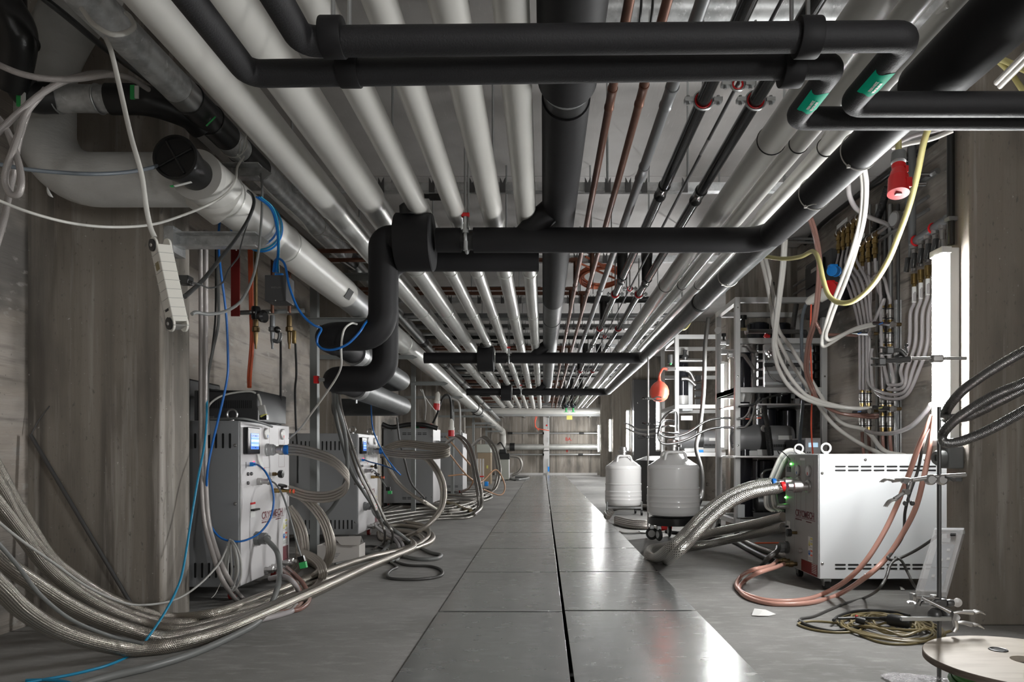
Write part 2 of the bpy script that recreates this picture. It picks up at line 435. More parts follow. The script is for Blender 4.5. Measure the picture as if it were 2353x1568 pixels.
WP = [('A',-.114,-.030,1.04,'white insulated pipe running along the ceiling just left of the thick black pipe'),
      ('B',-.257,-.165,1.04,'white insulated pipe, second to the left of the thick black ceiling pipe'),
      ('C',-.403,-.320,1.04,'white insulated pipe, third to the left of the thick black ceiling pipe'),
      ('D',-.553,-.459,1.05,'white insulated pipe, fourth to the left of the thick black ceiling pipe'),
      ('E',-.756,-.611,1.07,'thick white insulated pipe, fifth to the left of the thick black ceiling pipe'),
      ('F',-.930,-.775,1.07,'thick white insulated pipe nearest the left wall, beside the zinc pipe')]
for (nm, lo, hi, h, lb) in WP:
    X, r = trig(lo, hi, h)
    long_pipe('insulated_pipe', lb, 'pipe', X, h, r, 'pvc_white', 'pvc_silver', {'A':3.06,'B':3.05,'C':2.98,'D':2.94,'E':2.86,'F':2.95}[nm],
              15.6, True, 'white insulated pipes under the ceiling', rings=(3.9,5.1,6.3,7.5,8.7,9.9), ringm='pvc_silver')
for (lo, hi, h, lb, ys) in [(.675,.787,1.06,'thick white insulated pipe right of the two glossy black pipes',3.1),(.787,.865,1.06,'middle one of the three white insulated pipes on the right of the ceiling',3.1),
                            (.886,.966,1.06,'white insulated pipe next to the black header on the right of the ceiling',3.05)]:
    X, r = trig(lo, hi, h)
    long_pipe('insulated_pipe', lb, 'pipe', X, h, r, 'pvc_white', 'pvc_silver', ys, 15.6, True, 'white insulated pipes under the ceiling', rings=(2.12+X*.25, 4.3, 6.9), ringm='plastic_black', rr=.0025)
# thick black pipe in the middle
X, r = trig(-.004, .134, 1.06)
t = T('central_pipe', 'thick black rubber clad pipe along the middle of the ceiling', 'pipe', (X, -.6, HP))
MB().cyl((X,-.6,HP),(X,1.93,HP), r*1.16, seg=40).build('cladding', 'foam_smooth', t)
MB().cyl((X,1.93,HP),(X,1.96,HP), r*1.02, seg=40).build('clamp_band', 'galv_fine', t)
MB().cyl((X,1.96,HP),(X,2.03,HP), r*.93, seg=40).build('clamp_liner', 'rubber_black', t)
MB().cyl((X,2.03,HP),(X,4.7,HP), r, seg=40).build('cladding', 'foam_smooth', t)
MB().cyl((X,4.7,HP),(X,5.35,HP), r*.97, seg=40).cyl((X,5.39,HP),(X,10.2,HP), r*.97, seg=40).cyl((X,10.24,HP),(X,13.4,HP), r*.97, seg=40).build('cladding', 'wrap_grey', t)
MB().cyl((X,5.34,HP),(X,5.4,HP), r*.9, seg=40).cyl((X,10.19,HP),(X,10.25,HP), r*.9, seg=40).build('joint', 'rubber_black', t)
MB().sphere((X,13.4,HP), r*.97, 24, 0, 1, (0,1,0)).build('end_cap', 'wrap_grey', t)
for s in (-1,1): MB().cyl((X+s*.092,1.945,HP+.03),(X+s*.092,1.945,HP+.075),.006,seg=8).box((X+s*.095,1.945,HP+.03),(.02,.02,.03)).build('clamp_bolt', 'galv_fine', t)
# slim pipes on the right of it
def slim(name, lo, hi, m, lb, cat, couplings, cm, group=None, yend=15.6, h=1.06):
    X, r = trig(lo, hi, h); z = EYE+h
    t = T(name, lb, cat, (X, -.6, z), group)
    MB().tube(bend_path([(X,-.6,z),(X,yend,z),(X,yend,ZC-.012)], r*3), r, 16, smooth=False).build('tube', m, t, sharp=60)
    for y in couplings:
        MB().lathe([(r*1.0,0),(r*1.17,0),(r*1.17,.012),(r*1.06,.016),(r*1.06,.10),(r*1.17,.104),(r*1.17,.116),(r*1.0,.116)], (X,y,z), (0,1,0), 20).build('press_coupling', cm, t)
    return X, r
cp = [2.00,2.01,3.85,4.6,5.35,7.2,8.4]
c1 = slim('copper_pipe', .178, .203, 'copper', 'left one of the two brown copper pipes beside the thick black ceiling pipe', 'pipe', [1.98,4.3,5.9,8.1], 'copper', 'slim copper ceiling pipes')
c2 = slim('copper_pipe', .262, .287, 'copper', 'right one of the two brown copper pipes under the ceiling', 'pipe', [1.96,4.35,5.95,8.15], 'copper', 'slim copper ceiling pipes')
c3 = slim('zinc_pipe', .335, .370, 'iron_pipe', 'slim pale zinc pipe between the copper pipes and the glossy black pipes', 'pipe', [1.97,2.52,4.4,6.0,8.2], 'iron_pipe')
c4 = slim('steel_pipe', .4315, .4755, 'pipe_black_gloss', 'left one of the two glossy black pipes with red lined clamps', 'pipe', [2.7,4.1,6.6], 'pipe_black_gloss', 'glossy black ceiling pipes')
c6 = slim('steel_pipe', .578, .626, 'pipe_black_gloss', 'right one of the two glossy black pipes with red lined clamps', 'pipe', [2.75,4.15,6.65], 'pipe_black_gloss', 'glossy black ceiling pipes')
c5 = slim('thin_rod', .521, .533, 'steel_dark', 'thin steel tube running between the two glossy black ceiling pipes', 'tube', [2.3], 'steel_satin')
def pipe_clamp(X, r, y, h=1.06, label='red lined steel clamp', rodz=1.30):
    z = EYE+h; t = T('pipe_clamp', label, 'pipe clamp', (X, y, z+r), 'red lined pipe clamps')
    MB().torus((X,y,z), (0,1,0), r+.002, .0028, 28, 8).build('rubber_liner', 'red', t)
    b = MB().torus((X,y,z),(0,1,0), r+.0075, .0035, 28, 8)
    for s in (-1,1): b.box((X+s*(r+.022), y, z), (.026,.022,.012)); b.cyl((X+s*(r+.024),y,z-.014),(X+s*(r+.024),y,z+.014),.005,seg=8)
    b.build('clamp_ring', 'galv_fine', t)
    MB().cyl((X,y,z+r),(X,y,EYE+rodz), .004, seg=8).build('hanger_rod', 'galv_fine', t)
near = ['nearest','second','third','fourth','fifth','sixth']
for j, y in enumerate([2.05,4.55,5.80,7.3,8.8]):
    pipe_clamp(c4[0], c4[1], y, label='%s red lined clamp on the left glossy black pipe' % near[j])
    pipe_clamp(c6[0], c6[1], y, label='%s red lined clamp on the right glossy black pipe' % near[j])
for j, y in enumerate([1.96,4.4,6.2]): pipe_clamp(c5[0], .012, y, label='%s small red lined clamp on the thin steel tube' % near[j])
# ceiling rails with rods and beam hooks
def rail(y, lb):
    z = EYE+1.30; t = T('support_rail', lb, 'support rail', (0, y, z), 'cross rails above the pipes')
    MB().bb(-1.45,1.30,y-.02,y+.02,z,z+.006).bb(-1.45,1.30,y-.022,y-.018,z,z+.042).bb(-1.45,1.30,y+.018,y+.022,z,z+.042).build('channel', 'galv', t)
    for X in (-1.25,-.75,-.25,.32,.72,1.2): MB().cyl((X,y,z+.006),(X,y,ZC), .006, seg=8).build('threaded_rod', 'galv_fine', t)
    for X in (.13,.22,.32,.42,.50,.6,.7,-.2,-.35,-.55,-.8): MB().prism([(-.014,0),(.014,0),(.014,.075),(.006,.06),(0,.045),(-.006,.06),(-.014,.075)], (X,y-.026,z-.012), (1,0,0), (0,0,1), .006).build('beam_hook', 'steel_dark', t)
    for X in (.13,.24,.34): MB().cyl((X,y,z),(X,y,EYE+1.085), .003, seg=6).box((X,y,z-.05),(.02,.012,.04)).build('hook_rod', 'galv_fine', t)
for j, y in enumerate([3.4,4.65,5.9,7.15,8.4,9.65,10.9,12.15,13.4]): rail(y, '%s zinc cross rail above the ceiling pipes counted from the camera' % words[j])
# spiral duct across the ceiling at the front
x0 = P(1378, 20, 2.72); t = T('spiral_duct', 'round zinc duct crossing under the ceiling at the top of the picture', 'duct', x0)
MB().cyl((.22,2.75,EYE+1.79),(1.75,2.75,EYE+1.79), .075, seg=28).build('duct', 'galv', t)
MB().torus((.385,2.75,EYE+1.79),(1,0,0),.077,.005,28,6).torus((.43,2.75,EYE+1.79),(1,0,0),.077,.005,28,6).build('coupling', 'rubber_black', t)
# pipes crossing above, bay by bay
ci = 0
def cross(y, h, r, m, x0, x1, lb, drop=None):
    t = T('crossing_pipe', lb, 'pipe', (x0, y, EYE+h), 'pipes crossing above the long pipes')
    MB().cyl((x0,y,EYE+h),(x1,y,EYE+h), r, seg=12).build('tube', m, t)
    if drop is not None:
        MB().cyl((drop[0],y,EYE+h+r),(drop[0],y,EYE+drop[1]), drop[2], seg=12).cyl((drop[0]-.03,y,EYE+h),(drop[0]+.03,y,EYE+h), r*1.25, seg=12).build('drop_branch', m, t)
for bay in range(4):
    o = bay*BAY; w_ = near[bay]
    cross(4.05+o, 1.20, .013, 'copper', -1.5, c2[0]+.02, 'front brown copper pipe crossing the ceiling in the %s bay' % w_, (c2[0],1.06,.014))
    cross(4.24+o, 1.20, .013, 'copper', -1.5, c1[0]+.02, 'second brown copper pipe crossing the ceiling in the %s bay' % w_, (c1[0],1.06,.014))
    cross(4.40+o, 1.25, .010, 'red_dark', -1.5, .02, 'thin reddish pipe crossing the ceiling in the %s bay' % w_)
    cross(4.98+o, 1.20, .012, 'copper', -1.5, c1[0]+.02, 'third brown copper pipe crossing the ceiling in the %s bay' % w_, (c1[0],1.06,.014))
    cross(5.12+o, 1.20, .014, 'copper', -1.5, c2[0]+.02, 'fourth brown copper pipe crossing the ceiling in the %s bay' % w_, (c2[0],1.06,.014))
    cross(5.30+o, 1.28, .014, 'rubber_black', -1.5, -.02, 'thin black pipe crossing the ceiling in the %s bay' % w_)
    cross(5.42+o, 1.22, .026, 'rubber_black', .3, .85, 'black branch pipe between the glossy black pipes in the %s bay' % w_, (c4[0],1.06,.028))
    cross(6.15+o, 1.24, .022, 'iron_pipe', -1.5, 1.2, 'grey pipe crossing the ceiling in the %s bay' % w_)
    cross(6.30+o, 1.24, .018, 'galv_fine', -1.5, 1.2, 'bright zinc pipe crossing the ceiling in the %s bay' % w_)
    cross(6.75+o, 1.26, .018, 'steel_dark', -1.5, 1.2, 'dark steel pipe crossing the ceiling in the %s bay' % w_)
    cross(7.05+o, 1.23, .016, 'galv_fine', -1.5, 1.2, 'slim zinc pipe crossing the ceiling in the %s bay' % w_)
    cross(7.25+o, 1.23, .02, 'rubber_black', -1.5, 1.2, 'black pipe crossing the ceiling in the %s bay' % w_)
    cross(4.15+o, 1.22, .030, 'rubber_black', c4[0]-.02, c4[0]+.02, 'black stub joining the left glossy black pipe from above in the %s bay' % w_, (c4[0],1.06,.032))
    cross(4.20+o, 1.22, .030, 'rubber_black', c6[0]-.02, c6[0]+.02, 'black stub joining the right glossy black pipe from above in the %s bay' % w_, (c6[0],1.06,.032))
# ---------------------------------------------------------------- black header and crossover pipes
HZ = EYE+.921; HX = .964; HR = .053
t = T('header_pipe', 'thick black rubber clad header along the right side below the ceiling', 'pipe', (HX, -.6, HZ))
MB().cyl((HX,-.6,HZ),(HX,1.72,HZ), .072, seg=32).build('cladding', 'foam_smooth', t)
MB().cyl((HX,1.80,HZ),(HX,2.86,HZ), .056, seg=32).build('cladding', 'foam_smooth', t)
MB().cyl((HX,1.72,HZ),(HX,1.80,HZ), .062, seg=32).build('joint', 'wrap_grey', t)
MB().cyl((HX,2.86,HZ),(HX,4.15,HZ), .053, seg=32).cyl((HX,4.19,HZ),(HX,10.1,HZ), .053, seg=32).build('cladding', 'wrap_grey', t)
MB().torus((HX,4.17,HZ),(0,1,0),.054,.006,28,8).build('joint', 'rubber_black', t)
def tie(name, lb, c, r, a, tail=None, m='hose_white'):
    t = T(name, lb, 'cable tie', c, 'cable ties round the pipes')
    MB().torus(c, (0,1,0), r, .0018, 30, 6).box(V(c)+V((r*math.cos(a),-.002,r*math.sin(a))), (.009,.009,.009)).build('strap', m, t)
    if tail: MB().tube([V(c)+V((r*math.cos(a),0,r*math.sin(a))), V(c)+V(tail)*.5+V((r*math.cos(a)*.5,-.01,r*math.sin(a)*.5)), V(c)+V(tail)], .0016, 6).build('tail', m, t)
for j, (y, lb) in enumerate([(2.08,'front white cable tie round the black header'),(2.42,'second white cable tie round the black header'),(3.55,'third white cable tie round the black header')]):
    tie('cable_tie', lb, (HX,y,HZ), .0585 if y < 2.8 else .055, -2.2, (-.02,-.06,-.06) if j else None)
def crossover(y):
    t = T('crossover_pipe', 'x', 'pipe', (0, y, HZ), 'black crossover pipes between the headers')
    MB().tube(bend_path([(-.30,y,HZ),(HX,y,HZ),(HX,y-.22,HZ)], .13), HR, 28, smooth=False).build('cladding', 'foam_smooth', t, sharp=60)
    MB().cyl((-.46,y,HZ),(-.355,y,HZ), HR*.97, seg=28).build('cladding', 'foam_smooth', t)
    MB().cyl((-.356,y,HZ),(-.299,y,HZ), HR*.80, seg=28).build('joint', 'rubber_black', t)
    v = MB().lathe([(.02,0),(.118,0),(.122,.004),(.122,.15),(.118,.155),(.02,.158)], (-.63,y,HZ-.01), (1,0,0), 36).build('valve_cladding', 'foam_smooth', t)
    MB().lathe([(.05,0),(.05,.035),(.036,.045),(.02,.05)], (-.56,y-.045,HZ+.095), (0,-.25,1), 20).build('valve_neck', 'rubber_black', t)
    MB().tube([(-.56,y-.05,HZ+.13),(-.545,y-.12,HZ+.136),(-.51,y-.14,HZ+.138),(-.42,y-.15,HZ+.130)], .010, 8).box((-.425,y-.15,HZ+.130),(.085,.026,.022)).build('valve_lever', 'plastic_black', t, bevel=.003)
    c_ = MB().torus((-.33,y,HZ),(1,0,0),.052,.008,28,8).cyl((-.33,y-.045,HZ+.01),(-.33,y-.045,HZ+.085),.010,seg=12).cyl((-.33,y-.045,HZ+.015),(-.33,y-.045,HZ+.03),.016,seg=12).cyl((-.33,y-.05,HZ-.02),(-.33,y-.05,HZ-.06),.010,seg=12)
    c_.build('vent_valve', 'galv_fine', t)
    MB().box((-.33,y-.045,HZ+.093),(.034,.02,.016)).build('vent_cap', 'red', t, bevel=.002)
    for dx in (-.008,.008): MB().cyl((-.33+dx*.9,y,HZ+.05),(-.33+dx*.9,y+dx,ZC), .004, seg=8).build('hanger_rod', 'galv_fine', t)
    # branch rising to the thick middle pipe
    MB().tube(bend_path([(-.10,y+.02,HZ),(-.005,y-.02,HZ+.09),(X0,y-.05,HP)], .05), .052, 20, smooth=False).build('branch', 'foam_smooth', t, sharp=60)
    return t
X0 = .065
cr = crossover(2.95); cr['label'] = 'nearest black crossover pipe with a round clad valve and red vent cap'
dup(cr, (0,BAY,0), 'second black crossover pipe, further down the corridor'); dup(cr, (0,2*BAY,0), 'third black crossover pipe, close to the end of the corridor')
for j, y in enumerate((2.95+BAY, 2.95+2*BAY)):
    o = MB().cyl((-1.15,y,HZ),(-.63,y,HZ), HR, seg=24).build('crossover_stub', 'foam_smooth'); tag(o, 'black pipe going left from the clad valve of the %s crossover' % ('second','third')[j], 'pipe', 'left runs of the far crossover pipes')
# two S shaped drops on the left
o = MB().tube(bend_path([(-.62,2.95,HZ),(-.692,2.95,HZ),(-.692,2.95,1.225),(-.935,2.95,1.225),(-.935,4.62,1.225),(-1.3,4.62,1.225),(-1.5,4.62,1.225)], .085), .064, 28, smooth=False)
t = T('drop_pipe', 'upper black S shaped drop pipe, bending down from the round clad valve', 'pipe', (-.692,2.95,HZ), 'black S shaped drop pipes')
MB().tube(bend_path([(-.62,2.95,HZ),(-.692,2.95,HZ),(-.692,2.95,1.225),(-.942,2.95,1.225),(-.942,3.1,1.225)], .10), .062, 30, smooth=False).build('cladding', 'foam_smooth', t, sharp=60)
MB().tube(bend_path([(-.942,3.1,1.225),(-.942,3.4,1.22)], .1), .055, 24, smooth=False).build('cladding', 'foam_smooth', t, sharp=60)
MB().tube(bend_path([(-.942,3.44,1.22),(-.942,4.62,1.20),(-1.45,4.62,1.20)], .12), .062, 28, smooth=False).build('grey_wrapping', 'wrap_grey', t, sharp=60)
MB().cyl((-.942,3.38,1.22),(-.942,3.46,1.22), .064, seg=28).cyl((-.942,3.42,1.16),(-.942,3.42,1.135),.006,seg=8).build('pipe_clamp', 'galv_fine', t)
t = T('drop_pipe', 'lower black S shaped drop pipe, behind the one from the round valve', 'pipe', (-.73,3.2,HZ), 'black S shaped drop pipes')
MB().tube(bend_path([(-.02,3.2,HZ-.008),(-.739,3.2,HZ-.008),(-.739,3.2,1.068),(-.99,3.2,1.068),(-.99,3.35,1.068)], .10), .060, 30, smooth=False).build('cladding', 'foam_smooth', t, sharp=60)
MB().tube(bend_path([(-.99,3.35,1.068),(-.99,3.6,1.066)], .1), .054, 24, smooth=False).build('cladding', 'foam_smooth', t, sharp=60)
MB().tube(bend_path([(-.99,3.64,1.066),(-.99,4.9,1.05),(-1.5,4.9,1.05)], .12), .062, 28, smooth=False).build('grey_wrapping', 'wrap_grey', t, sharp=60)
MB().cyl((-.99,3.58,1.066),(-.99,3.66,1.066), .064, seg=28).cyl((-.99,3.62,1.01),(-.99,3.62,.985),.006,seg=8).build('pipe_clamp', 'galv_fine', t)
MB().box(P(727,873,3.2),(.020,.02,.035)).build('valve_tag', 'red', t); MB().cyl(P(733,873,3.2),P(750,873,3.2),.008,seg=10).build('drain_valve', 'galv_fine', t)
# ---------------------------------------------------------------- two slim black pipes right at the front
def front_pipe(lb, pth, r, clampx, cy, z, ringr):
    t = T('front_crossing_pipe', lb, 'pipe', pth[1], 'slim black foam pipes crossing at the front')
    MB().tube(bend_path(pth, .030, 6), r, 28, smooth=False).build('foam_sleeve', 'foam', t, sharp=60)
    for cx in clampx:
        MB().lathe([(r*.9,-.021),(ringr,-.021),(ringr+.001,-.019),(ringr+.001,.019),(ringr,.021),(r*.9,.021)], (cx,cy,z), (1,0,0), 32).torus((cx+.006,cy-ringr*.93,z-.004),(0,1,0),.005,.0022,14,6).build('clamp_collar', 'foam_smooth', t)
    return t
t1 = front_pipe('front one of the two slim black foam pipes crossing the top of the picture', [(-.462,.2,1.505),(-.462,1.31,1.510),(.703,1.31,1.520),(.703,1.565,1.520),(1.5,1.565,1.520)], .0272, (-.403,.508), 1.31, 1.518, .036)
t2 = front_pipe('rear one of the two slim black foam pipes crossing the top of the picture', [(-.607,.2,1.497),(-.607,1.407,1.502),(.602,1.407,1.520),(.602,1.635,1.522),(1.5,1.635,1.522)], .0262, (-.399,.512), 1.407, 1.512, .035)
for t, xs, y in ((t1,(-.403,.508),1.31),(t2,(-.399,.512),1.407)):
    for x_ in xs: MB().cyl((x_,y,1.545),(x_,y,ZC), .0045, seg=8).build('hanger_rod', 'galv_fine', t)
def pipe_label(t, X, z, r, y0, y1, flip=1):
    b = MB(); n = 10; a0, a1 = -2.55, -.35; vs = []
    for i in range(n+1):
        a = a0+(a1-a0)*i/n
        for y in (y0, y1): b.v.append(V((X+math.cos(a)*(r+.0008), y+(.006*math.sin(i*.9) if y == y0 else .004*math.cos(i*1.3)), z+math.sin(a)*(r+.0008))))
    for i in range(n): b.face([2*i,2*i+1,2*i+3,2*i+2])
    L = b.build('pipe_label', 'green_label', t)
    for k, (s, a) in enumerate((('PRIM-NETZ',-1.72),('RÜCKLAUF',-1.38))):
        o = V((X+math.cos(a)*(r+.0012), y1-.018+k*.004, z+math.sin(a)*(r+.0012)))
        text('label_text', s, o, (0,-1,0), (math.sin(a),0,-math.cos(a)), .0062, 'white_label', L, .0006, .85, True)
pipe_label(t1, .703, 1.520, .0272, 1.395, 1.475); pipe_label(t2, .602, 1.521, .0262, 1.475, 1.555)

for x_,w_ in ((-.325,'18-035    K-FLEX  ECO / EN 13501 /'),(-.115,'EUROCLASS BL-s3,d0 / EN 14304 /')):
    n_ = V((0,-.60,-.80)); text('printed_text', w_, V((x_,1.31,1.5145+.0086*(x_+.462)*.0+.004*((x_+.462)/1.165)))+n_*.0275, (1,0,.0085), (0,-.80,.60), .0052, 'print_olive', t1, .0008, .85)
# ---------------------------------------------------------------- drain pipes along the left side
BX = -1.28
bz = [(2.55,1.03),(4.4,1.03),(8.4,.965),(11.9,.865),(16.3,.78),(20.6,.70)]
t = T('drain_pipe', 'very thick pale drain pipe resting on brackets along the left wall', 'pipe', (BX, 2.5, 1.7))
seg = []
def bp(y):
    for (a, ha), (b, hb) in zip(bz[:-1], bz[1:]):
        if a <= y <= b: return V((BX, y, EYE+ha+(hb-ha)*(y-a)/(b-a)))
    return V((BX, y, EYE+bz[-1][1]))
MB().tube([bp(2.55), bp(4.38)], .092, 40, smooth=False).build('jacket', 'pvc_white', t, sharp=60)
MB().tube([bp(4.38), bp(4.75)], .089, 40, smooth=False).build('foil_band', 'galv_fine', t, sharp=60)
MB().tube([bp(4.75), bp(4.95)], .093, 40, smooth=False).build('jacket', 'pvc_white', t, sharp=60)
MB().tube([bp(4.95), bp(8.4), bp(11.9), bp(16.3), bp(20.55)], .090, 32, smooth=False).build('jacket', 'pvc_silver', t, sharp=60)
MB().tube(bend_path([bp(20.5), (BX,21.6,EYE+.68), (BX+.02,21.65,EYE+.20), (BX-.4,21.7,EYE+.1)], .2), .10, 24, smooth=False).build('elbow', 'pvc_white', t, sharp=60)
for y in (2.72,3.35,6.2,9.6,13.0,17.2): MB().torus(bp(y),(0,1,0),.093 if y < 4.4 else .091,.0035,36,6).build('seam_ring', 'pvc_silver', t)
for y in (12.6,13.4): MB().torus(bp(y),(0,1,0),.094,.012,36,8).build('rubber_ring', 'rubber_black', t)
c0 = bp(2.55); d = V((0,-1,.0))
MB().lathe([(.05,-.004),(.094,-.004),(.094,.03),(.05,.03)], c0, d, 40).build('end_face', 'plastic_lgrey', t)
MB().lathe([(.060,.0),(.060,.10),(.066,.104),(.066,.13),(.072,.134),(.072,.165)], c0, d, 40).build('socket', 'plastic_black', t)
cc = c0+d*.165
cp_ = MB().lathe([(.078,0),(.078,.012),(.070,.014),(.066,.006),(.002,.006)], cc, d, 40)
for a in (.5, .5+PI/2): cp_.box(cc+d*.010, (.13*abs(math.cos(a))+.006, .008, .006), R=None) if False else cp_.cyl(cc+d*.009+V((math.cos(a)*.064,0,math.sin(a)*.064)), cc+d*.009-V((math.cos(a)*.064,0,math.sin(a)*.064)), .004, seg=6)
cp_.build('screw_cap', 'plastic_black', t)
MB().prism([(-.030,0),(.030,0),(.030,.012),(-.030,.012)], c0+d*.118+V((0.0,0,-.0725)), (1,0,.25), (0,-1,0), .002).build('label', 'white_label', t)
MB().prism([(0,0),(.014,0),(.014,.012),(0,.012)], c0+d*.118+V((-.044,0,-.081)), (1,0,.2), (0,-1,0), .002).build('label', 'green', t)
MB().box(bp(4.22)+V((.081,0,-.047)),(.06,.10,.003),R=Matrix.Rotation(-1.045,3,'Y')).build('dark_sticker', 'ink', t)
# thinner zinc pipe with black couplings
GX = -1.30
def gp(y):
    pts_ = [(.3,1.30),(2.95,1.30),(4.6,1.30),(7.4,1.21),(11.1,1.146),(16,1.06),(20,.98)]
    for (a, ha), (b, hb) in zip(pts_[:-1], pts_[1:]):
        if a <= y <= b: return V((GX, y, EYE+ha+(hb-ha)*(y-a)/(b-a)))
t = T('vent_pipe', 'zinc pipe with black rubber couplings above the thick drain pipe', 'pipe', gp(.3))
MB().cyl(gp(.3),gp(2.42),.055,seg=32).build('zinc_section', 'galv', t)
MB().cyl(gp(2.42),gp(2.5),.0565,seg=32).cyl(gp(2.53),gp(2.62),.0565,seg=32).build('zinc_collar', 'galv_fine', t)
MB().cyl(gp(2.50),gp(2.80),.057,seg=32).build('coupling', 'rubber_black', t)
MB().torus(gp(2.50),(0,1,0),.058,.004,30,6).torus(gp(2.66),(0,1,0),.058,.004,30,6).build('coupling_rim', 'plastic_black', t)
MB().cyl(gp(2.80),gp(2.92),.055,seg=32).build('zinc_section', 'galv', t)
MB().cyl(gp(2.92),gp(3.12),.057,seg=32).build('coupling', 'rubber_black', t)
MB().cyl(gp(3.12),gp(4.45),.058,seg=32).build('foil_sleeve', 'galv', t)
MB().cyl(gp(4.45),gp(4.62),.0585,seg=32).build('band', 'plastic_black', t)
for a, b in ((4.62,7.3),(7.42,9.0),(9.1,10.9),(11.0,12.6),(12.7,15.9)): MB().cyl(gp(a),gp(b),.052,seg=28).build('zinc_section', 'galv_fine', t)
MB().cyl(gp(15.9),gp(19.9),.052,seg=24).build('zinc_section', 'galv_fine', t)
for y in (7.36,9.05,10.95,12.65,14.4): MB().cyl(gp(y-.09),gp(y+.09),.056,seg=28).build('coupling', 'rubber_black', t)
MB().prism([(-.03,0),(.03,0),(.03,.012),(-.03,.012)], gp(2.60)+V((.045,-.02,-.045)), (.6,0,.6), (.3,-1,-.3), .003).build('label', 'green', t)
# slim black pipe beside it and the dark thin cable above
o = MB().cyl((-1.20,.3,EYE+1.37),(-1.20,15,EYE+1.37),.020,seg=16).build('slim_black_pipe','rubber_black'); tag(o,'slim black pipe running alongside the zinc pipe on the left','pipe')
# black branch from the left joining the zinc pipe, with zinc middle piece
t = T('branch_pipe', 'black branch pipe with a zinc middle piece coming from the left wall', 'pipe', P(60,215,2.42))
bpth = [P(18,-60,2.36),P(28,120,2.38),P(62,215,2.42),P(128,226,2.46),P(250,228,2.50),P(340,232,2.52),P(430,262,2.60),P(462,290,2.66)]
MB().tube(bpth[:4], .052, 24).build('elbow', 'rubber_black', t, sharp=60)
MB().tube([bpth[3],bpth[4]], .047, 28, smooth=False).build('zinc_section', 'galv', t)
MB().tube(bpth[4:], .053, 24).build('coupling', 'rubber_black', t, sharp=60)
for q in (P(134,226,2.46), P(228,228,2.49)): MB().torus(q,(1,0,0),.049,.004,28,6).build('rim', 'galv_fine', t)
for (a, b_) in (((44,228,2.36),(50,246,2.36)),((305,212,2.46),(306,232,2.46))): MB().box(P(*a),(.016,.006,.05)).build('label', 'green', t); MB().box(P(*a)+V((.014,0,.0)),(.014,.006,.045)).build('label', 'white_label', t)
t = T('branch_pipe', 'glossy black elbow pipe coming down in the top left corner', 'pipe', P(40,60,2.2))
MB().tube([P(-30,-40,2.2),P(10,20,2.22),P(35,70,2.25),P(30,130,2.3),P(15,190,2.35)], .062, 24).build('elbow', 'plastic_black', t, sharp=60)
MB().torus(P(34,85,2.26), (0,.2,1), .064,.006,28,8).build('rim', 'plastic_black', t)
# wrapped duct with elbow
t = T('wrapped_duct', 'thick grey fabric wrapped duct with an elbow, joining the drain pipe', 'duct', P(105,300,2.62))
MB().tube(bend_path([P(215,-40,2.45),P(150,60,2.6),P(106,150,2.64),P(104,414,2.64),P(440,414,2.64)], .20, 12), .100, 40, smooth=False).build('wrapping', 'fabric_duct', t, sharp=70)
MB().tube([P(430,412,2.64),P(475,440,2.66),P(520,475,2.72)], .090, 30).build('branch', 'pvc_white', t, sharp=70)
MB().tube([P(108,430,2.545),P(113,445,2.542),P(122,454,2.547)],.005,8,rf=lambda s: .001+.005*math.sin(s*PI)).build('tear', 'white_label', t)
# ---------------------------------------------------------------- posts and brackets
def angle_arm(b, x0, x1, y, z, w_=.055):
    b.bb(x0,x1,y-.003,y+.003,z-w_,z); b.bb(x0,x1,y-w_,y,z-.005,z)
    return b
t = T('pipe_bracket', 'lower zinc bracket arm on the nearest left pillar, under the thick drain pipe', 'bracket', (-1.595,2.93,EYE+.95), 'bracket arms carrying the drain pipes')
ya = 2.93; zz = bp(ya).z-.093
b = MB(); b.prism([(-1.56,0),(-1.215,0),(-1.175,-.03),(-1.215,-.062),(-1.56,-.062)], (0,ya,zz), (1,0,0), (0,0,1), .004); b.bb(-1.56,-1.215,ya-.05,ya,zz-.006,zz); b.bb(-1.56,-1.215,ya-.05,ya,zz-.062,zz-.056); b.build('arm', 'galv', t)
MB().bb(-1.60,-1.555,ya-.06,ya+.04,zz-.09,zz+.02).build('wall_plate', 'galv', t)
t = T('pipe_bracket', 'upper zinc bracket arm on the nearest left pillar, under the thinner zinc pipe', 'bracket', (-1.595,2.96,EYE+1.24), 'bracket arms carrying the drain pipes')
ya = 2.96; zz = gp(ya).z-.058
b = MB(); b.prism([(-1.56,0),(-1.215,0),(-1.175,-.03),(-1.215,-.062),(-1.56,-.062)], (0,ya,zz), (1,0,0), (0,0,1), .004); b.bb(-1.56,-1.215,ya-.05,ya,zz-.006,zz); b.bb(-1.56,-1.215,ya-.05,ya,zz-.062,zz-.056); b.build('arm', 'galv', t)
MB().bb(-1.60,-1.555,ya-.06,ya+.04,zz-.09,zz+.02).build('wall_plate', 'galv', t)
for j, y in enumerate((4.73,8.35,11.95,15.55,19.1)):
    t = T('pipe_stand', '%s grey steel post with two arms under the left drain pipes, counted from the camera' % words[j], 'post', (-1.59,y,0), 'steel posts carrying the drain pipes')
    b = MB(); b.bb(-1.615,-1.565,y-.004,y+.0,0,gp(y).z+.1); b.bb(-1.573,-1.565,y,y+.05,0,gp(y).z+.1); b.bb(-1.65,-1.53,y-.05,y+.06,0,.008); b.build('upright', 'strut_grey', t)
    for zz in (bp(y).z-.093, gp(y).z-.058):
        b = MB(); b.prism([(-1.62,0),(-1.20,0),(-1.16,-.02),(-1.20,-.045),(-1.62,-.045)], (0,y-.006,zz), (1,0,0), (0,0,1), .005); b.bb(-1.62,-1.20,y-.05,y-.006,zz-.006,zz); b.build('arm', 'strut_grey', t)
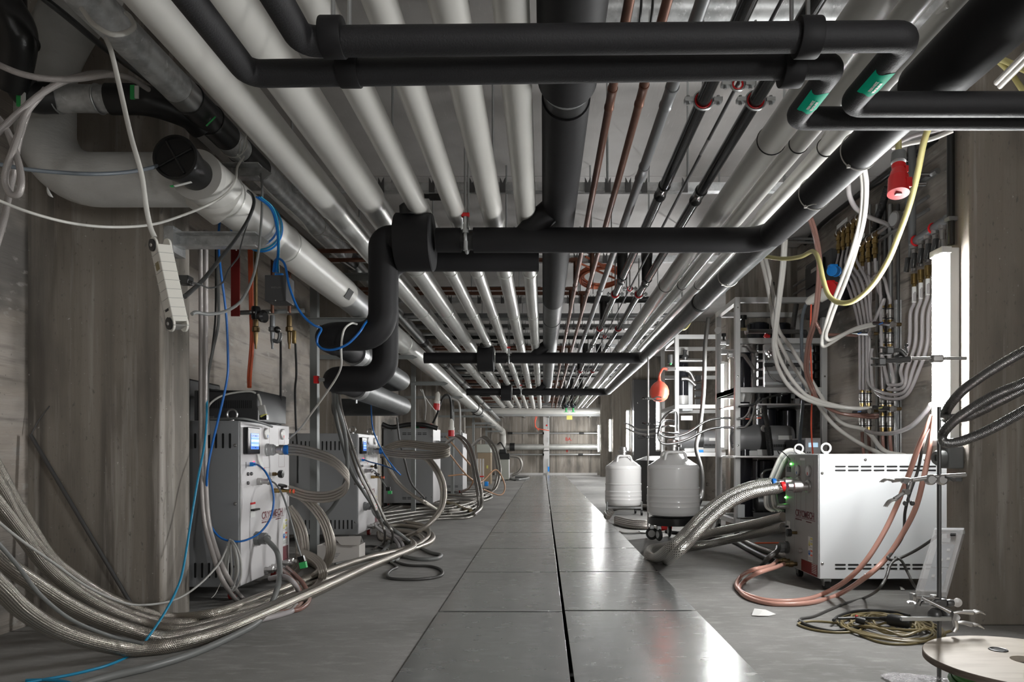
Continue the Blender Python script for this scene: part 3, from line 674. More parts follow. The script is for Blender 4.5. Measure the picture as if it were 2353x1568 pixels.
# intermediate arms on wall plates between the posts
for j, y in enumerate((6.3,9.9,13.4,17.0)):
    zz = bp(y).z-.092; t = T('pipe_bracket', '%s slim bracket arm between the steel posts under the drain pipe' % near[j], 'bracket', (XL,y,zz), 'slim bracket arms on the left wall')
    b = MB(); b.prism([(XL,0),(-1.2,0),(-1.16,-.02),(-1.2,-.04),(XL,-.04)], (0,y,zz), (1,0,0), (0,0,1), .005); b.build('arm', 'strut_grey', t)
# pipes along the end wall
def endp(name, lb, py, r, m, px0=1150, px1=1400, y=22.3, cat='pipe', cl=(), cm='rubber_black'):
    a = P(px0,py,y); t = T(name, lb, cat, a); e = P(px1,py,y)
    MB().cyl(a,e,r,seg=24).build('tube', m, t)
    for c_ in cl: q = P(c_,py,y); MB().cyl(q-V((.08,0,0)),q+V((.08,0,0)),r*1.35,seg=20).build('coupling', cm, t)
endp('insulated_pipe','fat white pipe running across the top of the end wall',944.5,.105,'pvc_white',1130,1383,21.7)
endp('end_wall_duct','fat pale duct low across the end wall',1027.5,.095,'pvc_silver',1135,1385,22.35,cl=(1177,))
endp('end_wall_pipe','slim zinc pipe across the upper part of the end wall',996,.028,'galv_fine',1170,1385,22.45,cl=(1172,1252,1336))
endp('end_wall_pipe','slim zinc pipe across the lower part of the end wall',1045,.028,'galv_fine',1170,1385,22.45,cl=(1252,1334))
a = P(1134,955,21.9); t = T('cable_tray','long zinc cable tray just under the fat white pipe on the end wall','cable tray',a); x1_ = P(1382,955,21.9).x
MB().bb(a.x,x1_,21.85,22.05,a.z-.03,a.z).build('tray_floor','galv_fine',t); MB().bb(a.x,x1_,21.84,21.85,a.z-.03,a.z+.05).build('tray_side','galv_fine',t)
for x_ in (-1.3,-.6,.2,.9,1.5): MB().bb(x_-.02,x_+.02,21.86,YB,a.z-.06,a.z-.031).build('bracket','galv_fine',t)
t = T('support_channel','upright zinc channel in the middle of the end wall','channel',P(1260,1090,22.4)); q = P(1260.5,1000,22.45)
MB().bb(q.x-.028,q.x+.028,22.38,22.42,.07,1.93).build('channel','galv_fine',t); MB().bb(q.x-.03,q.x+.03,22.37,22.38,.12,.28).build('blue_tape','blue_bright',t)
for py in (996,1027,1045): q = P(1255,py,22.2); MB().bb(q.x-.07,q.x+.09,22.26,22.3,q.z-.14,q.z+.14).build('saddle','steel_satin',t)
o = MB().box(P(1308.5,960,21.838),(.18,.004,.135)).build('notice','yellow'); tag(o,'pale yellow paper note hanging from the tray on the end wall','note')
o = MB().sphere(P(1256,978,22.3),.03,10).build('red_lamp','red'); tag(o,'tiny red knob on the end wall pilaster','knob')
for j,(a,b_,c_) in enumerate([((1231,957),(1229,970),(1238,989)),((1234,957),(1230,972),(1262,990))]):
    hose('orange_cable', '%s orange cable hanging from the tray on the end wall' % ('left','right')[j], 'cable', [(a[0],a[1],22.2),(b_[0],b_[1],22.2),(b_[0]+3,b_[1]+12,22.2),(c_[0],c_[1],22.2)], .014, 'red_orange', 'orange cables at the end wall')
for j, px in enumerate((1301,1317)):
    q = P(px,932,15.0); t = T('dial_gauge', '%s round gauge with a green handle under the far end of the black pipes' % ('left','right')[j], 'gauge', q, 'gauges with green handles')
    MB().sphere(q,.062,16).build('gauge_body','glass_dark',t); MB().cyl(q-V((0,0,.06)),q-V((0,0,.14)),.02,seg=10).box(q-V((0,0,.145)),(.10,.02,.012)).build('handle','green',t); MB().cyl(q+V((0,0,.05)),q+V((0,0,.19)),.012,seg=8).build('stem','steel_satin',t)
# ---------------------------------------------------------------- helium compressors
def screw_head(p, d, parent, r=.007):
    MB().lathe([(r,0),(r,.002),(r*.6,.0045),(.0001,.005)], p, d, 12).build('screw', 'screw', parent)
def castor(x, y, parent, wheel='rubber_black', z=.055):
    c = MB().bb(x-.02,x+.02,y-.02,y+.02,z,z+.02).build('castor', 'galv_fine', parent)
    MB().cyl((x-.012,y,.028),(x+.012,y,.028),.027,seg=20).build('wheel', wheel, c)
    MB().bb(x-.017,x-.013,y-.014,y+.014,.02,z).bb(x+.013,x+.017,y-.014,y+.014,.02,z).build('fork', 'galv_fine', c)
def eye_bolt(p, parent, m='steel_satin', ax=(0,1,0)):
    p = V(p); MB().torus(p+V((0,0,.031)), ax, .024, .0055, 28, 10).lathe([(.013,0),(.013,.005),(.007,.009),(.006,.014)], p, (0,0,1), 16).build('eye_bolt', m, parent)
def gauge(p, d, u, w_, col, parent):
    g = MB().lathe([(.030,0),(.030,.008),(.026,.010),(.001,.010)], p, d, 24).build('pressure_gauge', 'steel_satin', parent)
    MB().lathe([(.025,.0105),(.025,.0112),(.0001,.0112)], p, d, 24).build('dial', 'white_label', g)
    MB().prism([(-.003,-.020),(.006,-.022),(.006,-.006),(-.003,-.006)], V(p)+V(d)*.0115, u, w_, .0008).build('dial_mark', col, g)
def warn_label(o, u, w_, n, parent, dk=1.):
    u = V(u)*dk; w_ = V(w_)*dk
    """stack of safety labels; o = lower left corner"""
    o = V(o); n = V(n)
    def r(x0,x1,y0,y1,m,nm,p_,k=0): return MB().prism([(x0,y0),(x1,y0),(x1,y1),(x0,y1)], o+n*(.0004+k*.0005), u, w_, .0004).build(nm, m, p_)
    L = r(0,.085,.0,.19,'white_label','warning_label',parent)
    r(.045,.083,.170,.184,'yellow','yellow_bar',L,1); r(.045,.083,.130,.144,'yellow','yellow_bar',L,1)
    r(.045,.083,.078,.090,'red_orange','orange_bar',L,1); r(.045,.083,.045,.057,'red_orange','orange_bar',L,1)
    MB().prism([(.006,.118),(.040,.118),(.023,.168)], o+n*.001, u, w_, .0004).build('warning_triangle','yellow',L)
    MB().prism([(.012,.121),(.034,.121),(.023,.126)], o+n*.0016, u, w_, .0004).build('hazard_mark','ink',L)
    MB().lathe([(.019*dk,0),(.019*dk,.0005),(.0001,.0005)], o+u*.023+w_*.065+n*.001, n, 24).build('blue_disc','blue',L)
    MB().lathe([(.006*dk,0),(.006*dk,.0005),(.0001,.0005)], o+u*.023+w_*.070+n*.0018, n, 12).build('disc_mark','white_label',L)
    for yy in (.158,.150,.108,.036,.026,.016,.008): r(.006 if yy < .03 or yy == .108 else .047,.080,yy,yy+.003,'cable_grey','text_line',L,1)
    return L
def compressor(side, x, y0, dep, wid, z0, z1, lb, slots='v', panelm='comp_panel', bodym='comp_grey', frontm=None, detail=True, far=False):
    """side=+1: control panel looks to +X (left row); -1: looks to -X"""
    s = side; xb = x-s*wid; h = z1-z0
    t = T('compressor', lb, 'compressor', (x-s*wid/2, y0+dep/2, 0), 'helium compressors' )
    xs = sorted((xb, x-s*.002)); MB().bb(xs[0],xs[1],y0,y0+dep,z0,z1).build('cabinet', frontm or bodym, t, bevel=.004)
    n = V((s,0,0)); u = V((0,s,0)); w_ = V((0,0,1))       # panel plane: u runs left->right as one faces the panel
    def C(a, b): # a: 0..1 across the panel, b: metres above the bottom
        return V((x, (y0+dep*a) if s > 0 else (y0+dep*(1-a)), z0+b))
    def rect(nm, a0, a1, b0, b1, m, d=.001, par=None, k=0.):
        p0 = C(a0,b0)+n*k; L_ = abs(a1-a0)*dep
        return MB().prism([(0,0),(L_,0),(L_,b1-b0),(0,b1-b0)], p0, u, w_, d).build(nm, m, par or t)
    pn = rect('control_panel', .012, .988, .006, h-.006, panelm, .003)
    K = .003
    # slots in the face towards the camera
    yv = y0-.0006
    rows = 5 if slots == 'v' else 9
    if slots == 'v':
        for zc in (z1-.098, z0+.082):
            b = MB(); nn = 17
            for i in range(nn):
                xx = x-s*(.045+i*.0335)
                prof = [(.0055*math.cos(a), (.031 if math.sin(a) >= 0 else -.031)+.0055*math.sin(a)) for a in [2*PI*k/16 for k in range(16)]]
                b.prism(prof, (xx, yv, zc), (1,0,0), (0,0,1), .0015)
            b.build('vent_slots', 'slot', t)
    else:
        for zc in (z1-.075, z0+.065):
            b = MB(); nn = 8 if not far else 5
            for i in range(nn):
                for dz in (-.010,.010):
                    xx = x-s*(.11+i*.067); w2 = .0235
                    prof = [((w2 if math.cos(a) >= 0 else -w2)+.0045*math.cos(a), .0045*math.sin(a)) for a in [2*PI*(k+.5)/12 for k in range(12)]]
                    b.prism(prof, (xx, yv, zc+dz), (1,0,0), (0,0,1), .0015)
            b.build('vent_slots', 'slot', t)
    for (dx, zz) in ((.020,z1-.12),(.020,(z0+z1)/2),(.020,z0+.10)) if slots == 'v' else ((.016,z1-.10),(.016,z0+.08),(.24,z1-.030),(.55,z1-.030),(.24,z0+.022)):
        screw_head((x-s*dx, y0, zz), (0,-1,0), t, .008)
    for a in ((.05,.05),(.05,.9)) if side > 0 else ((.06,.12),(.06,.9)):
        eye_bolt((x-s*a[0], y0+dep*a[1], z1), t, 'steel_satin' if s > 0 else 'lamp_body', (0,1,0) if s > 0 else (0,1,0))
    for (cx_, cy_) in ((x-s*.06,y0+.06),(x-s*.06,y0+dep-.06),(xb+s*.06,y0+.06)): castor(cx_, cy_, t, 'red_dark' if s > 0 else 'rubber_black', z0-.001-.02)
    if far: return t
    # display, gauges
    if s > 0:
        d_ = MB().bb(x+.003,x+.028,y0+dep*.05,y0+dep*.275,z1-.162,z1-.030).build('display', 'plastic_black', t, bevel=.004)
        sc = rect('screen', .10, .24, h-.138, h-.060, 'screen', .001, d_, .0285); rect('screen_band', .10,.24,h-.080,h-.062,'screen_light',.0004,sc,.0297); rect('screen_band', .10,.24,h-.102,h-.090,'screen_pale',.0004,sc,.0297); rect('screen_band', .10,.24,h-.122,h-.113,'screen_light',.0004,sc,.0297)
        text('screen_text','CRYOMECH',C(.105,h-.077)+n*.0303,u,w_,.011,'blue',sc,.0004,.95,True)
        text('screen_text','CRYOMECH',C(.105,h-.134)+n*.0303,u,w_,.009,'blue',sc,.0004,1.1,True)
        gauge(C(.47,h-.055)+n*K, n, u, w_, 'blue', t); gauge(C(.82,h-.052)+n*K, n, u, w_, 'red', t)
        for (a, b_) in ((.40,.40),(.55,.40),(.75,.40),(.89,.40)): pass
        b = MB()
        for (a0,a1) in ((.40,.55),(.75,.88)):
            for a in (a0,a1): b.prism([(0,0),(.0012,0),(.0012,.215),(0,.215)], C(a,h-.235)+n*K, u, w_, .0003)
            b.prism([(0,0),((a1-a0)*dep,0),((a1-a0)*dep,.0012),(0,.0012)], C(a0,h-.235)+n*K, u, w_, .0003)
        b.build('printed_lines','maroon',t)
        # supply coupling and blue collar
        pz = h-.140
        f = MB().lathe([(.034,0),(.034,.010),(.030,.012),(.030,.035),(.024,.038),(.024,.052)], C(.50,pz)+n*K, n, 16).build('supply_coupling','galv_fine',t)
        MB().lathe([(.020,0),(.020,.014),(.027,.016),(.027,.036),(.024,.038),(.024,.05)], C(.50,pz)+n*(.052+K), n, 20).build('hose_end','steel_satin',t)
        MB().lathe([(.0255,0),(.0265,.002),(.0265,.020),(.0255,.022)], C(.50,pz)+n*(.094+K), n, 20).build('blue_collar','blue',t)
        # small sockets, plugs, LED
        for (a, b_) in ((.13,.545),(.19,.545),(.13,.50)): MB().lathe([(.009,0),(.009,.006),(.005,.010),(.0001,.010)], C(a,b_)+n*K, n, 14).build('socket','steel_dark',t)
        MB().prism([(0,0),(.004,0),(.004,.030),(0,.030)], C(.10,.575)+n*K, u, w_, .001).build('usb_port','slot',t)
        MB().sphere(C(.24,.605)+n*.006,.0035,8).build('status_led','led_red',t)
        MB().bb(x+.003,x+.022,y0+dep*.17,y0+dep*.21,z0+.583,z0+.603).build('network_plug','blue_bright',t)
        tg = MB().prism([(0,0),(.020,-.008),(.088,-.078),(.072,-.092),(.012,-.035)],C(.27,.648)+n*.014,u,w_,.0008).build('paper_tag','white_label',t); MB().prism([(.088,-.078),(.072,-.092),(.069,-.087),(.084,-.073)],C(.27,.648)+n*.0155,u,w_,.0008).build('tag_edge','red',tg)
        k2 = MB().lathe([(.018,0),(.018,.02),(.014,.022),(.014,.05),(.019,.052),(.019,.062),(.012,.066),(.012,.075)], C(.32,.503)+n*K, n, 18).build('round_connector','steel_satin',t)
        v = MB().lathe([(.010,0),(.010,.018),(.007,.02),(.007,.03)], C(.62,.535)+n*K, n, 8).build('relief_valve','brass_dark',t)
        MB().lathe([(.006,.03),(.020,.034),(.022,.045),(.020,.056),(.0001,.058)], C(.62,.535)+n*K, n, 8).build('valve_knob','plastic_black',v)
        v = MB().lathe([(.013,0),(.013,.03),(.010,.034),(.010,.06)], C(.64,.445)+n*K, n, 14).build('charge_valve','brass',t)
        MB().lathe([(.008,0),(.008,.02),(.025,.024),(.025,.032),(.0001,.033)], C(.64,.445)+n*(.045), (.3,-.1,1), 20).build('valve_knob','plastic_black',v)
        MB().lathe([(.009,0),(.009,.05)], C(.64,.445)+n*(.06), (1,.0,-.12), 12).build('valve_stem','brass',v)
        for q in (.095,.112): MB().torus(C(.64,.445)+n*q+V((0,0,-.004)), n, .0095,.003,16,6).build('red_ring','red_orange',v)
        # mains switch
        rect('breaker', .18,.27,.325,.395,'white_label',.004); rect('breaker_stripe',.18,.27,.390,.40,'red',.005); MB().bb(x+.004,x+.024,y0+dep*.18,y0+dep*.29,z0+.358,z0+.368).build('breaker_lever','plastic_black',t,bevel=.002)
        g_ = MB().lathe([(.036,0),(.036,.022),(.030,.024),(.030,.055),(.016,.058),(.016,.07)], C(.28,.213)+n*K, n, 8).build('cable_gland','plastic_grey',t)
        text('maker_name','CRYOMECH',C(.395,.304)+n*(K+.0004),u,w_,.037,'maroon',t,.0006,.98,True)
        MB().prism([(0,0),(.297,0),(.297,.003),(0,.003)], C(.395,.296)+n*K, u, w_, .0006).build('name_underline','maroon',t)
        text('maker_town','SYRACUSE, N.Y. USA',C(.395,.282)+n*(K+.0004),u,w_,.009,'maroon',t,.0006,.9,True); text('maker_site','www.cryomech.com',C(.68,.284)+n*(K+.0004),u,w_,.007,'maroon',t,.0006,.9,True)
        warn_label(C(.84,.130)+n*K, u, w_, n, t, .77)
        rect('rating_plate', .845,.965,.025,.122,'maroon',.001,None,K)
        for a in (.46,.60,.80,.90): MB().lathe([(.014,0),(.014,.02),(.019,.022),(.019,.045),(.010,.048),(.010,.062)], C(a,.035)+n*K, n, 8).build('water_fitting','steel_satin',t)
    else:
        rect('inner_panel', .02,.31,.02,h-.02,'comp_panel_dark',.001,None,K)
        rect('display', .07,.20,h-.105,h-.075,'glass_dark',.003,None,K)
        MB().sphere(C(.22,h-.058)+n*.008,.006,10).build('status_led','led_green',t); MB().sphere(C(.04,.395)+n*.008,.006,10).build('status_led','led_green',t)
        for a in (.08,.12,.16): MB().lathe([(.007,0),(.007,.006),(.0001,.007)], C(a,h-.14)+n*K, n, 12).build('socket','slot',t)
        gauge(C(.43,h-.092)+n*K, n, u, w_, 'blue', t); gauge(C(.75,h-.092)+n*K, n, u, w_, 'red', t)
        rect('small_label',.48,.62,h-.035,h-.022,'paper',.001,None,K)
        b = MB()
        for a in (.37,.50,.65,.86): b.prism([(0,0),(.0015,0),(.0015,.28),(0,.28)], C(a,h-.31)+n*K, u, w_, .0003)
        b.build('printed_lines','maroon',t)
        for (a, b_, l1, cm, nm) in ((.74,.475,.16,'red','red_collar'),(.45,.487,.24,'blue','blue_collar')):
            MB().lathe([(.036,0),(.036,.010),(.024,.014),(.024,.04),(.032,.043),(.032,.085),(.022,.09),(.022,.115)], C(a,b_)+n*K, n, 16).build('supply_coupling','steel_satin',t)
            MB().lathe([(.026,0),(.027,.001),(.027,.018),(.026,.020)], C(a,b_)+n*(.135), n, 20).build(nm,cm,t)
        text('maker_name','CRYOMECH',C(.34,.302)+n*(K+.0006),u,w_,.037,'maroon',t,.0006,.93,True)
        MB().prism([(0,0),(.28,0),(.28,.003),(0,.003)], C(.34,.294)+n*(K+.0002), u, w_, .0006).build('name_underline','maroon',t)
        text('maker_town','SYRACUSE, N.Y. USA',C(.34,.281)+n*(K+.0006),u,w_,.008,'maroon',t,.0006,.9,True); text('maker_site','www.cryomech.com',C(.66,.281)+n*(K+.0006),u,w_,.007,'maroon',t,.0006,.9,True)
        v = MB().lathe([(.009,0),(.009,.03)], C(.38,.206)+n*K, n, 8).build('relief_valve','brass_dark',t); MB().lathe([(.010,.03),(.022,.034),(.022,.056),(.0001,.058)], C(.38,.206)+n*K, n, 8).build('valve_knob','plastic_black',v)
        rect('breaker', .08,.18,.20,.26,'paper',.004,None,K); MB().box(C(.10,.228)+n*.014,(.022,.04,.01)).build('breaker_lever','plastic_black',t)
        MB().lathe([(.012,0),(.012,.02),(.0001,.022)], C(.53,.115)+n*K, n, 12).build('drain_plug','steel_satin',t)
        MB().lathe([(.036,0),(.036,.018),(.030,.02),(.030,.05),(.018,.053),(.018,.06)], C(.10,.105)+n*K, n, 8).build('cable_gland','plastic_grey',t)
        warn_label(C(.72,.074)+n*(K), u, w_, n, t, .70)
        r_ = rect('rating_plate', .52,.965,.006,.070,'red_dark',.001,None,K)
        for i in range(6): rect('rating_text', .82,.95,.020+i*.009,.023+i*.009,'white_label',.0004,r_,K+.0012)
        for a in (.15,.38): MB().lathe([(.012,0),(.012,.02),(.018,.022),(.018,.045),(.014,.047),(.014,.075)], C(a,.030)+n*K, n, 10).build('water_fitting','brass_dark',t)
        MB().lathe([(.016,0),(.016,.06),(.012,.062),(.012,.07)], C(.12,.345)+n*K, n, 16).build('round_connector','steel_satin',t)
    return t
L1 = compressor(1, -1.468, 3.30, .644, .66, .072, .878, 'grey helium compressor nearest on the left, with a blue screen', 'v')
L2 = dup(L1, (-.004, 2.12, 0), 'second grey helium compressor on the left, behind the steel post')
R1 = compressor(-1, 1.435, 3.55, .49, .70, .065, .716, 'white sided helium compressor on the right, in front of the rack', 'h', 'comp_panel_dark', 'comp_white', 'comp_white')
L3 = compressor(1, -1.47, 9.1, .66, .66, .055, 1.055, 'tall grey compressor behind the second left pillar', 'h', 'comp_panel', 'comp_grey', far=True)
MB().lathe([(.034,0),(.034,.05),(.026,.055),(.026,.14)], (-1.467,9.35,.86), (1,0,0), 14).build('supply_coupling','galv_fine',L3)
L4 = compressor(1, -1.45, 12.3, .66, .66, .055, 1.09, 'grey compressor further back, behind the third left pillar', 'h', 'comp_panel', 'comp_grey', far=True)
MB().lathe([(.034,0),(.034,.05),(.026,.055),(.026,.14)], (-1.447,12.55,.86), (1,0,0), 14).build('supply_coupling','galv_fine',L4)
# black electronics box on top of the nearest left compressor
t = T('electronics_box', 'black vented electronics box standing on the nearest left compressor', 'electronics', (-1.80,3.5,.878))
x0, x1 = P(446,900,3.42).x, P(592,900,3.42).x
MB().bb(x0,x1,3.42,3.80,.880,1.035).build('case','dark_panel',t,bevel=.004)
b = MB()
for i in range(24): b.bb(x0+.065+i*.0095,x0+.069+i*.0095,3.4185,3.4205,.945,.985)
b.build('vent_slots','slot',t)
MB().bb(x0+.075,x0+.10,3.417,3.421,.892,.906).build('usb_sockets','galv_fine',t)
screw_head((x1-.055,3.42,1.005),(0,-1,0),t,.004)
t = T('box_lid', 'dark grey upright case behind the pillar beside the electronics box', 'case', P(442,920,3.62)); MB().bb(P(425,900,3.62).x,P(450,900,3.62).x,3.55,3.9,.88,1.11).build('case','dark_panel',t,bevel=.01)
t = T('serial_plug', 'pale grey serial plug hanging at the corner of the black electronics box', 'plug', P(602,950,3.42))
MB().box(P(603,943,3.41),(.034,.02,.048),R=Matrix.Rotation(-.25,3,'Y')).build('plug_body','cable_lgrey',t,bevel=.003); MB().box(P(606,955,3.41),(.03,.018,.008),R=Matrix.Rotation(-.5,3,'Y')).build('gasket','yellow',t); MB().box(P(607,960,3.42),(.036,.03,.024)).build('socket_block','plastic_black',t)
MB().tube([P(593,906,3.41),P(598,920,3.41),P(600,932,3.41)],.006,8).build('cable','cable_white',t)
# grey cabinets and boxes at the far left
t = T('cardboard_box','brown cardboard box standing at the far left, under a grey case','box',(-1.36,15.9,0)); MB().bb(-1.52,-1.22,15.9,16.3,0,.73).build('carton','cardboard',t,bevel=.004); MB().box((-1.30,15.895,.40),(.04,.004,.07)).build('sticker','yellow',t)
t = T('junction_case','light grey flat case lying on top of the far cardboard box','case',(-1.36,15.9,.73)); MB().bb(-1.55,-1.22,15.88,16.25,.735,.93).build('case','cabinet_grey',t,bevel=.01)
t = T('chiller_cabinet','small pale cabinet near the end of the corridor on the left','cabinet',(-1.0,17.9,0)); MB().bb(-1.2,-.90,17.9,18.4,.03,.56).build('body','cabinet_grey',t,bevel=.01); MB().bb(-.90,-.895,17.95,18.35,.06,.54).build('door','comp_panel',t)
for a in ((-1.15,17.95),(-.95,17.95)): MB().bb(a[0]-.02,a[0]+.02,a[1]-.02,a[1]+.02,0,.03).build('foot','rubber_black',t)
t = T('pump_unit','black pump with a curved handle on top of the pale far cabinet','pump',(-1.05,17.9,.56)); MB().bb(-1.2,-.88,17.88,18.2,.562,.72).build('base','plastic_black',t,bevel=.008); MB().bb(-1.15,-.97,17.9,18.1,.72,.82).build('head','plastic_black',t,bevel=.01)
MB().tube([(-1.2,17.95,.95),(-1.12,17.95,1.0),(-1.05,17.95,.9),(-1.0,17.95,.8)],.018,10).build('handle','rubber_black',t)
t = T('glass_tube_set','clear upright glass tubes in a stand in front of the far cardboard box','glass tube',(-1.37,14.9,0)); 
for dx in (-.06,.0,.06): MB().cyl((-1.37+dx,14.9,.012),(-1.37+dx,14.9,.60),.022,seg=14).build('tube','clear_plastic',t)
MB().bb(-1.47,-1.27,14.8,15.0,0,.012).build('base','steel_satin',t); MB().bb(-1.45,-1.29,14.87,14.93,.20,.225).build('red_band','red',t)
o = MB().bb(-1.28,-1.20,14.9,15.0,0,.10).build('blue_plug','blue_bright',bevel=.01); tag(o,'small blue mains plug on the floor beside the glass tubes','plug')
# white carton with an open flap
t = T('open_carton','low white carton with its flap open, on the floor beside the left post','box',F(775,1290)); a = F(729,1294)
MB().bb(a.x,a.x+.275,a.y,a.y+.15,.0,.004).bb(a.x,a.x+.275,a.y,a.y+.004,.004,.115).bb(a.x,a.x+.275,a.y+.146,a.y+.15,.004,.115).bb(a.x,a.x+.004,a.y+.004,a.y+.146,.004,.115).bb(a.x+.271,a.x+.275,a.y+.004,a.y+.146,.004,.115).build('box_body','carton_white',t)
MB().prism([(.0,0),(.185,.012),(.185,.10),(.17,.112),(.07,.10),(.055,.09)],V((a.x+.088,a.y+.06,.165)),(1,0,.06),(.12,-.80,-.50),.003).build('flap','carton_white',t)
MB().prism([(.0,0),(.183,.0),(.183,.07),(0,.07)],V((a.x+.088,a.y+.115,.115)),(1,0,.04),(0,-.70,.62),.003).build('flap','carton_white',t)
for i in range(4): MB().bb(a.x+.09,a.x+.15-.008*i,a.y-.0012,a.y,.060-.010*i,.063-.010*i).build('printed_line','cable_grey',t)
# ---------------------------------------------------------------- white dewar flasks
def dewar(x, y, z0, r, h, lb, trolley):
    t = T('dewar_flask', lb, 'flask', (x,y,z0), 'white cryogenic flasks')
    zs = h
    prof = [(r*.80,0),(r*.93,.012),(r*.985,.03),(r,.045),(r,.075),(r*1.012,.082),(r,.089),(r,.115),(r*1.012,.122),(r,.129),(r,.160),(r*1.012,.168),(r,.176),(r*.985,.182),
            (r*.985,zs*.50),(r*1.0,zs*.505),(r*1.0,zs*.525),(r*.975,zs*.53),(r*.975,zs*.865),(r*.985,zs*.87),(r*.975,zs*.90),(r*.93,zs*.94),(r*.86,zs*.955),(r*.28,zs*1.14),(r*.28,zs*1.16)]
    MB().lathe(prof, (x,y,z0), (0,0,1), 56).build('body','dewar_white',t,sharp=25)
    MB().lathe([(r*.21,0),(r*.21,.05),(r*.30,.052),(r*.30,.07),(r*.21,.073),(r*.21,.11),(r*.16,.115)], (x,y,z0+zs*1.15), (0,0,1), 28).build('neck','steel_satin',t)
    MB().tube(bend_path([(x-r*.40,y-r*.45,z0+zs*1.02),(x-r*.34,y-r*.40,z0+zs*1.17),(x+r*.34,y-r*.40,z0+zs*1.17),(x+r*.42,y-r*.45,z0+zs*1.02)],.03),.013,10,smooth=False).build('handle','dewar_white',t,sharp=60)
    MB().tube(bend_path([(x-r*.40,y+r*.45,z0+zs*1.02),(x-r*.34,y+r*.40,z0+zs*1.17),(x+r*.34,y+r*.40,z0+zs*1.17),(x+r*.42,y+r*.45,z0+zs*1.02)],.03),.013,10,smooth=False).build('handle','dewar_white',t,sharp=60)
    return t
D1 = dewar(1.09, 5.72, .197, .218, .455, 'large white cryogenic flask on a black wheeled trolley, in front of the rack', 1)
t = T('trolley','black round trolley with rubber wheels under the nearer white flask','trolley',(1.09,5.72,0))
MB().lathe([(.10,.125),(.195,.125),(.205,.13),(.205,.185),(.195,.190),(.10,.190)],(1.09,5.72,0),(0,0,1),40).build('ring_base','plastic_black',t)
for (dx,dy,rot) in ((-.14,-.12,.3),(-.185,-.04,1.2),(.13,-.13,-.4),(0,.17,0)):
    wx = 1.09+dx; wy = 5.72+dy; ax = V((math.cos(rot),math.sin(rot),0)); c = V((wx,wy,.052))
    k = MB().cyl(c-ax*.014,c+ax*.014,.030,seg=24).build('castor','galv_fine',t)
    MB().torus(c,ax,.041,.0115,28,10).build('tyre','rubber_black',k); MB().box(c+V((0,0,.055)),(.035,.035,.035)).build('fork','galv_fine',k,bevel=.004)
D2 = dewar(.94, 8.0, .105, .213, .50, 'white cryogenic flask further back, left of the lab stand', 1)
t = T('trolley','low steel trolley with castors under the farther white flask','trolley',(.94,8.0,0))
for (dx,dy) in ((-.20,-.1),(.20,-.1),(-.16,.15),(.16,.15)): k = MB().cyl((.94+dx,8+dy,.06),(.94+dx,8+dy,.16),.012,seg=10).build('castor','galv_fine',t); MB().cyl((.94+dx-.01,8+dy,.032),(.94+dx+.01,8+dy,.032),.031,seg=18).build('wheel','rubber_black',k)
MB().bb(.74,1.14,7.89,7.92,.08,.10).bb(.78,1.1,8.14,8.17,.08,.10).build('frame','galv_fine',t)
# ---------------------------------------------------------------- equipment racks
def prof_beam(b, a, c, w_=.045):
    a = V(a); c = V(c); lo = V((min(a.x,c.x)-w_/2,min(a.y,c.y)-w_/2,min(a.z,c.z)-w_/2)); hi = V((max(a.x,c.x)+w_/2,max(a.y,c.y)+w_/2,max(a.z,c.z)+w_/2))
    b.bb(lo.x,hi.x,lo.y,hi.y,lo.z,hi.z); return b
def rack(x0,x1,y0,y1,ztop,zb,lb,levels):
    t = T('equipment_rack', lb, 'rack', ((x0+x1)/2,(y0+y1)/2,0), 'pale aluminium equipment racks')
    for (x,y) in ((x0,y0),(x1,y0),(x0,y1),(x1,y1)):
        prof_beam(MB(),(x,y,zb),(x,y,ztop)).build('post','alu_frame',t,bevel=.003)
        k = MB().bb(x-.02,x+.02,y-.02,y+.02,.06,zb-.022).build('castor','galv_fine',t); MB().cyl((x-.015,y,.035),(x+.015,y,.035),.034,seg=18).build('wheel','rubber_black',k)
    for z in levels+[ztop,zb]:
        for y in (y0,y1): prof_beam(MB(),(x0+.045,y,z),(x1-.045,y,z)).build('crossbar','alu_frame',t,bevel=.003)
    for z in [ztop,zb]+levels[-1:]+levels[1:2]:
        for x in (x0,x1): prof_beam(MB(),(x,y0+.045,z),(x,y1-.045,z)).build('side_bar','alu_frame',t,bevel=.003)
    return t
RX0,RX1,RY0,RY1 = 1.642,2.375,5.78,6.40
RT = EYE+1.316-.02
def zr(py, Y=5.78): return EYE-(py-CY)*Y/FPX
R_1 = rack(RX0,RX1,RY0,RY1,RT,zr(1200),'tall pale aluminium rack full of pumps and pipes behind the white sided compressor',[zr(784),zr(897)])
for z in (zr(1050),zr(928)): MB().bb(RX0,RX1,RY0-.01,RY1,z-.012,z).build('shelf','steel_satin',R_1)
for (x,z) in ((RX0,zr(708)),(RX0,zr(866)),(RX0,zr(1024)),(RX1,zr(866)),(RX1,zr(1022))): screw_head((x,RY0-.0225,z),(0,-1,0),R_1,.008)
R_2 = rack(1.49,2.2,7.62,8.5,EYE+1.30,.10,'brightly lit aluminium rack further back, between the flask and the nearer rack',[zr(848,7.62),zr(935,7.62),zr(1045,7.62)])
def vessel(name, lb, x, y, z0, z1, r, m, bands=(), bm='alu_frame', cat='cylinder'):
    t = T(name, lb, cat, (x,y,z0)); MB().lathe([(r*.9,0),(r,.012),(r,z1-z0-.012),(r*.9,z1-z0)],(x,y,z0),(0,0,1),36).build('tube',m,t)
    for (a,b_) in bands: MB().cyl((x,y,a),(x,y,b_),r*1.02,seg=36).build('band',bm,t)
    return t
zs_ = zr(1050); zm = zr(928)
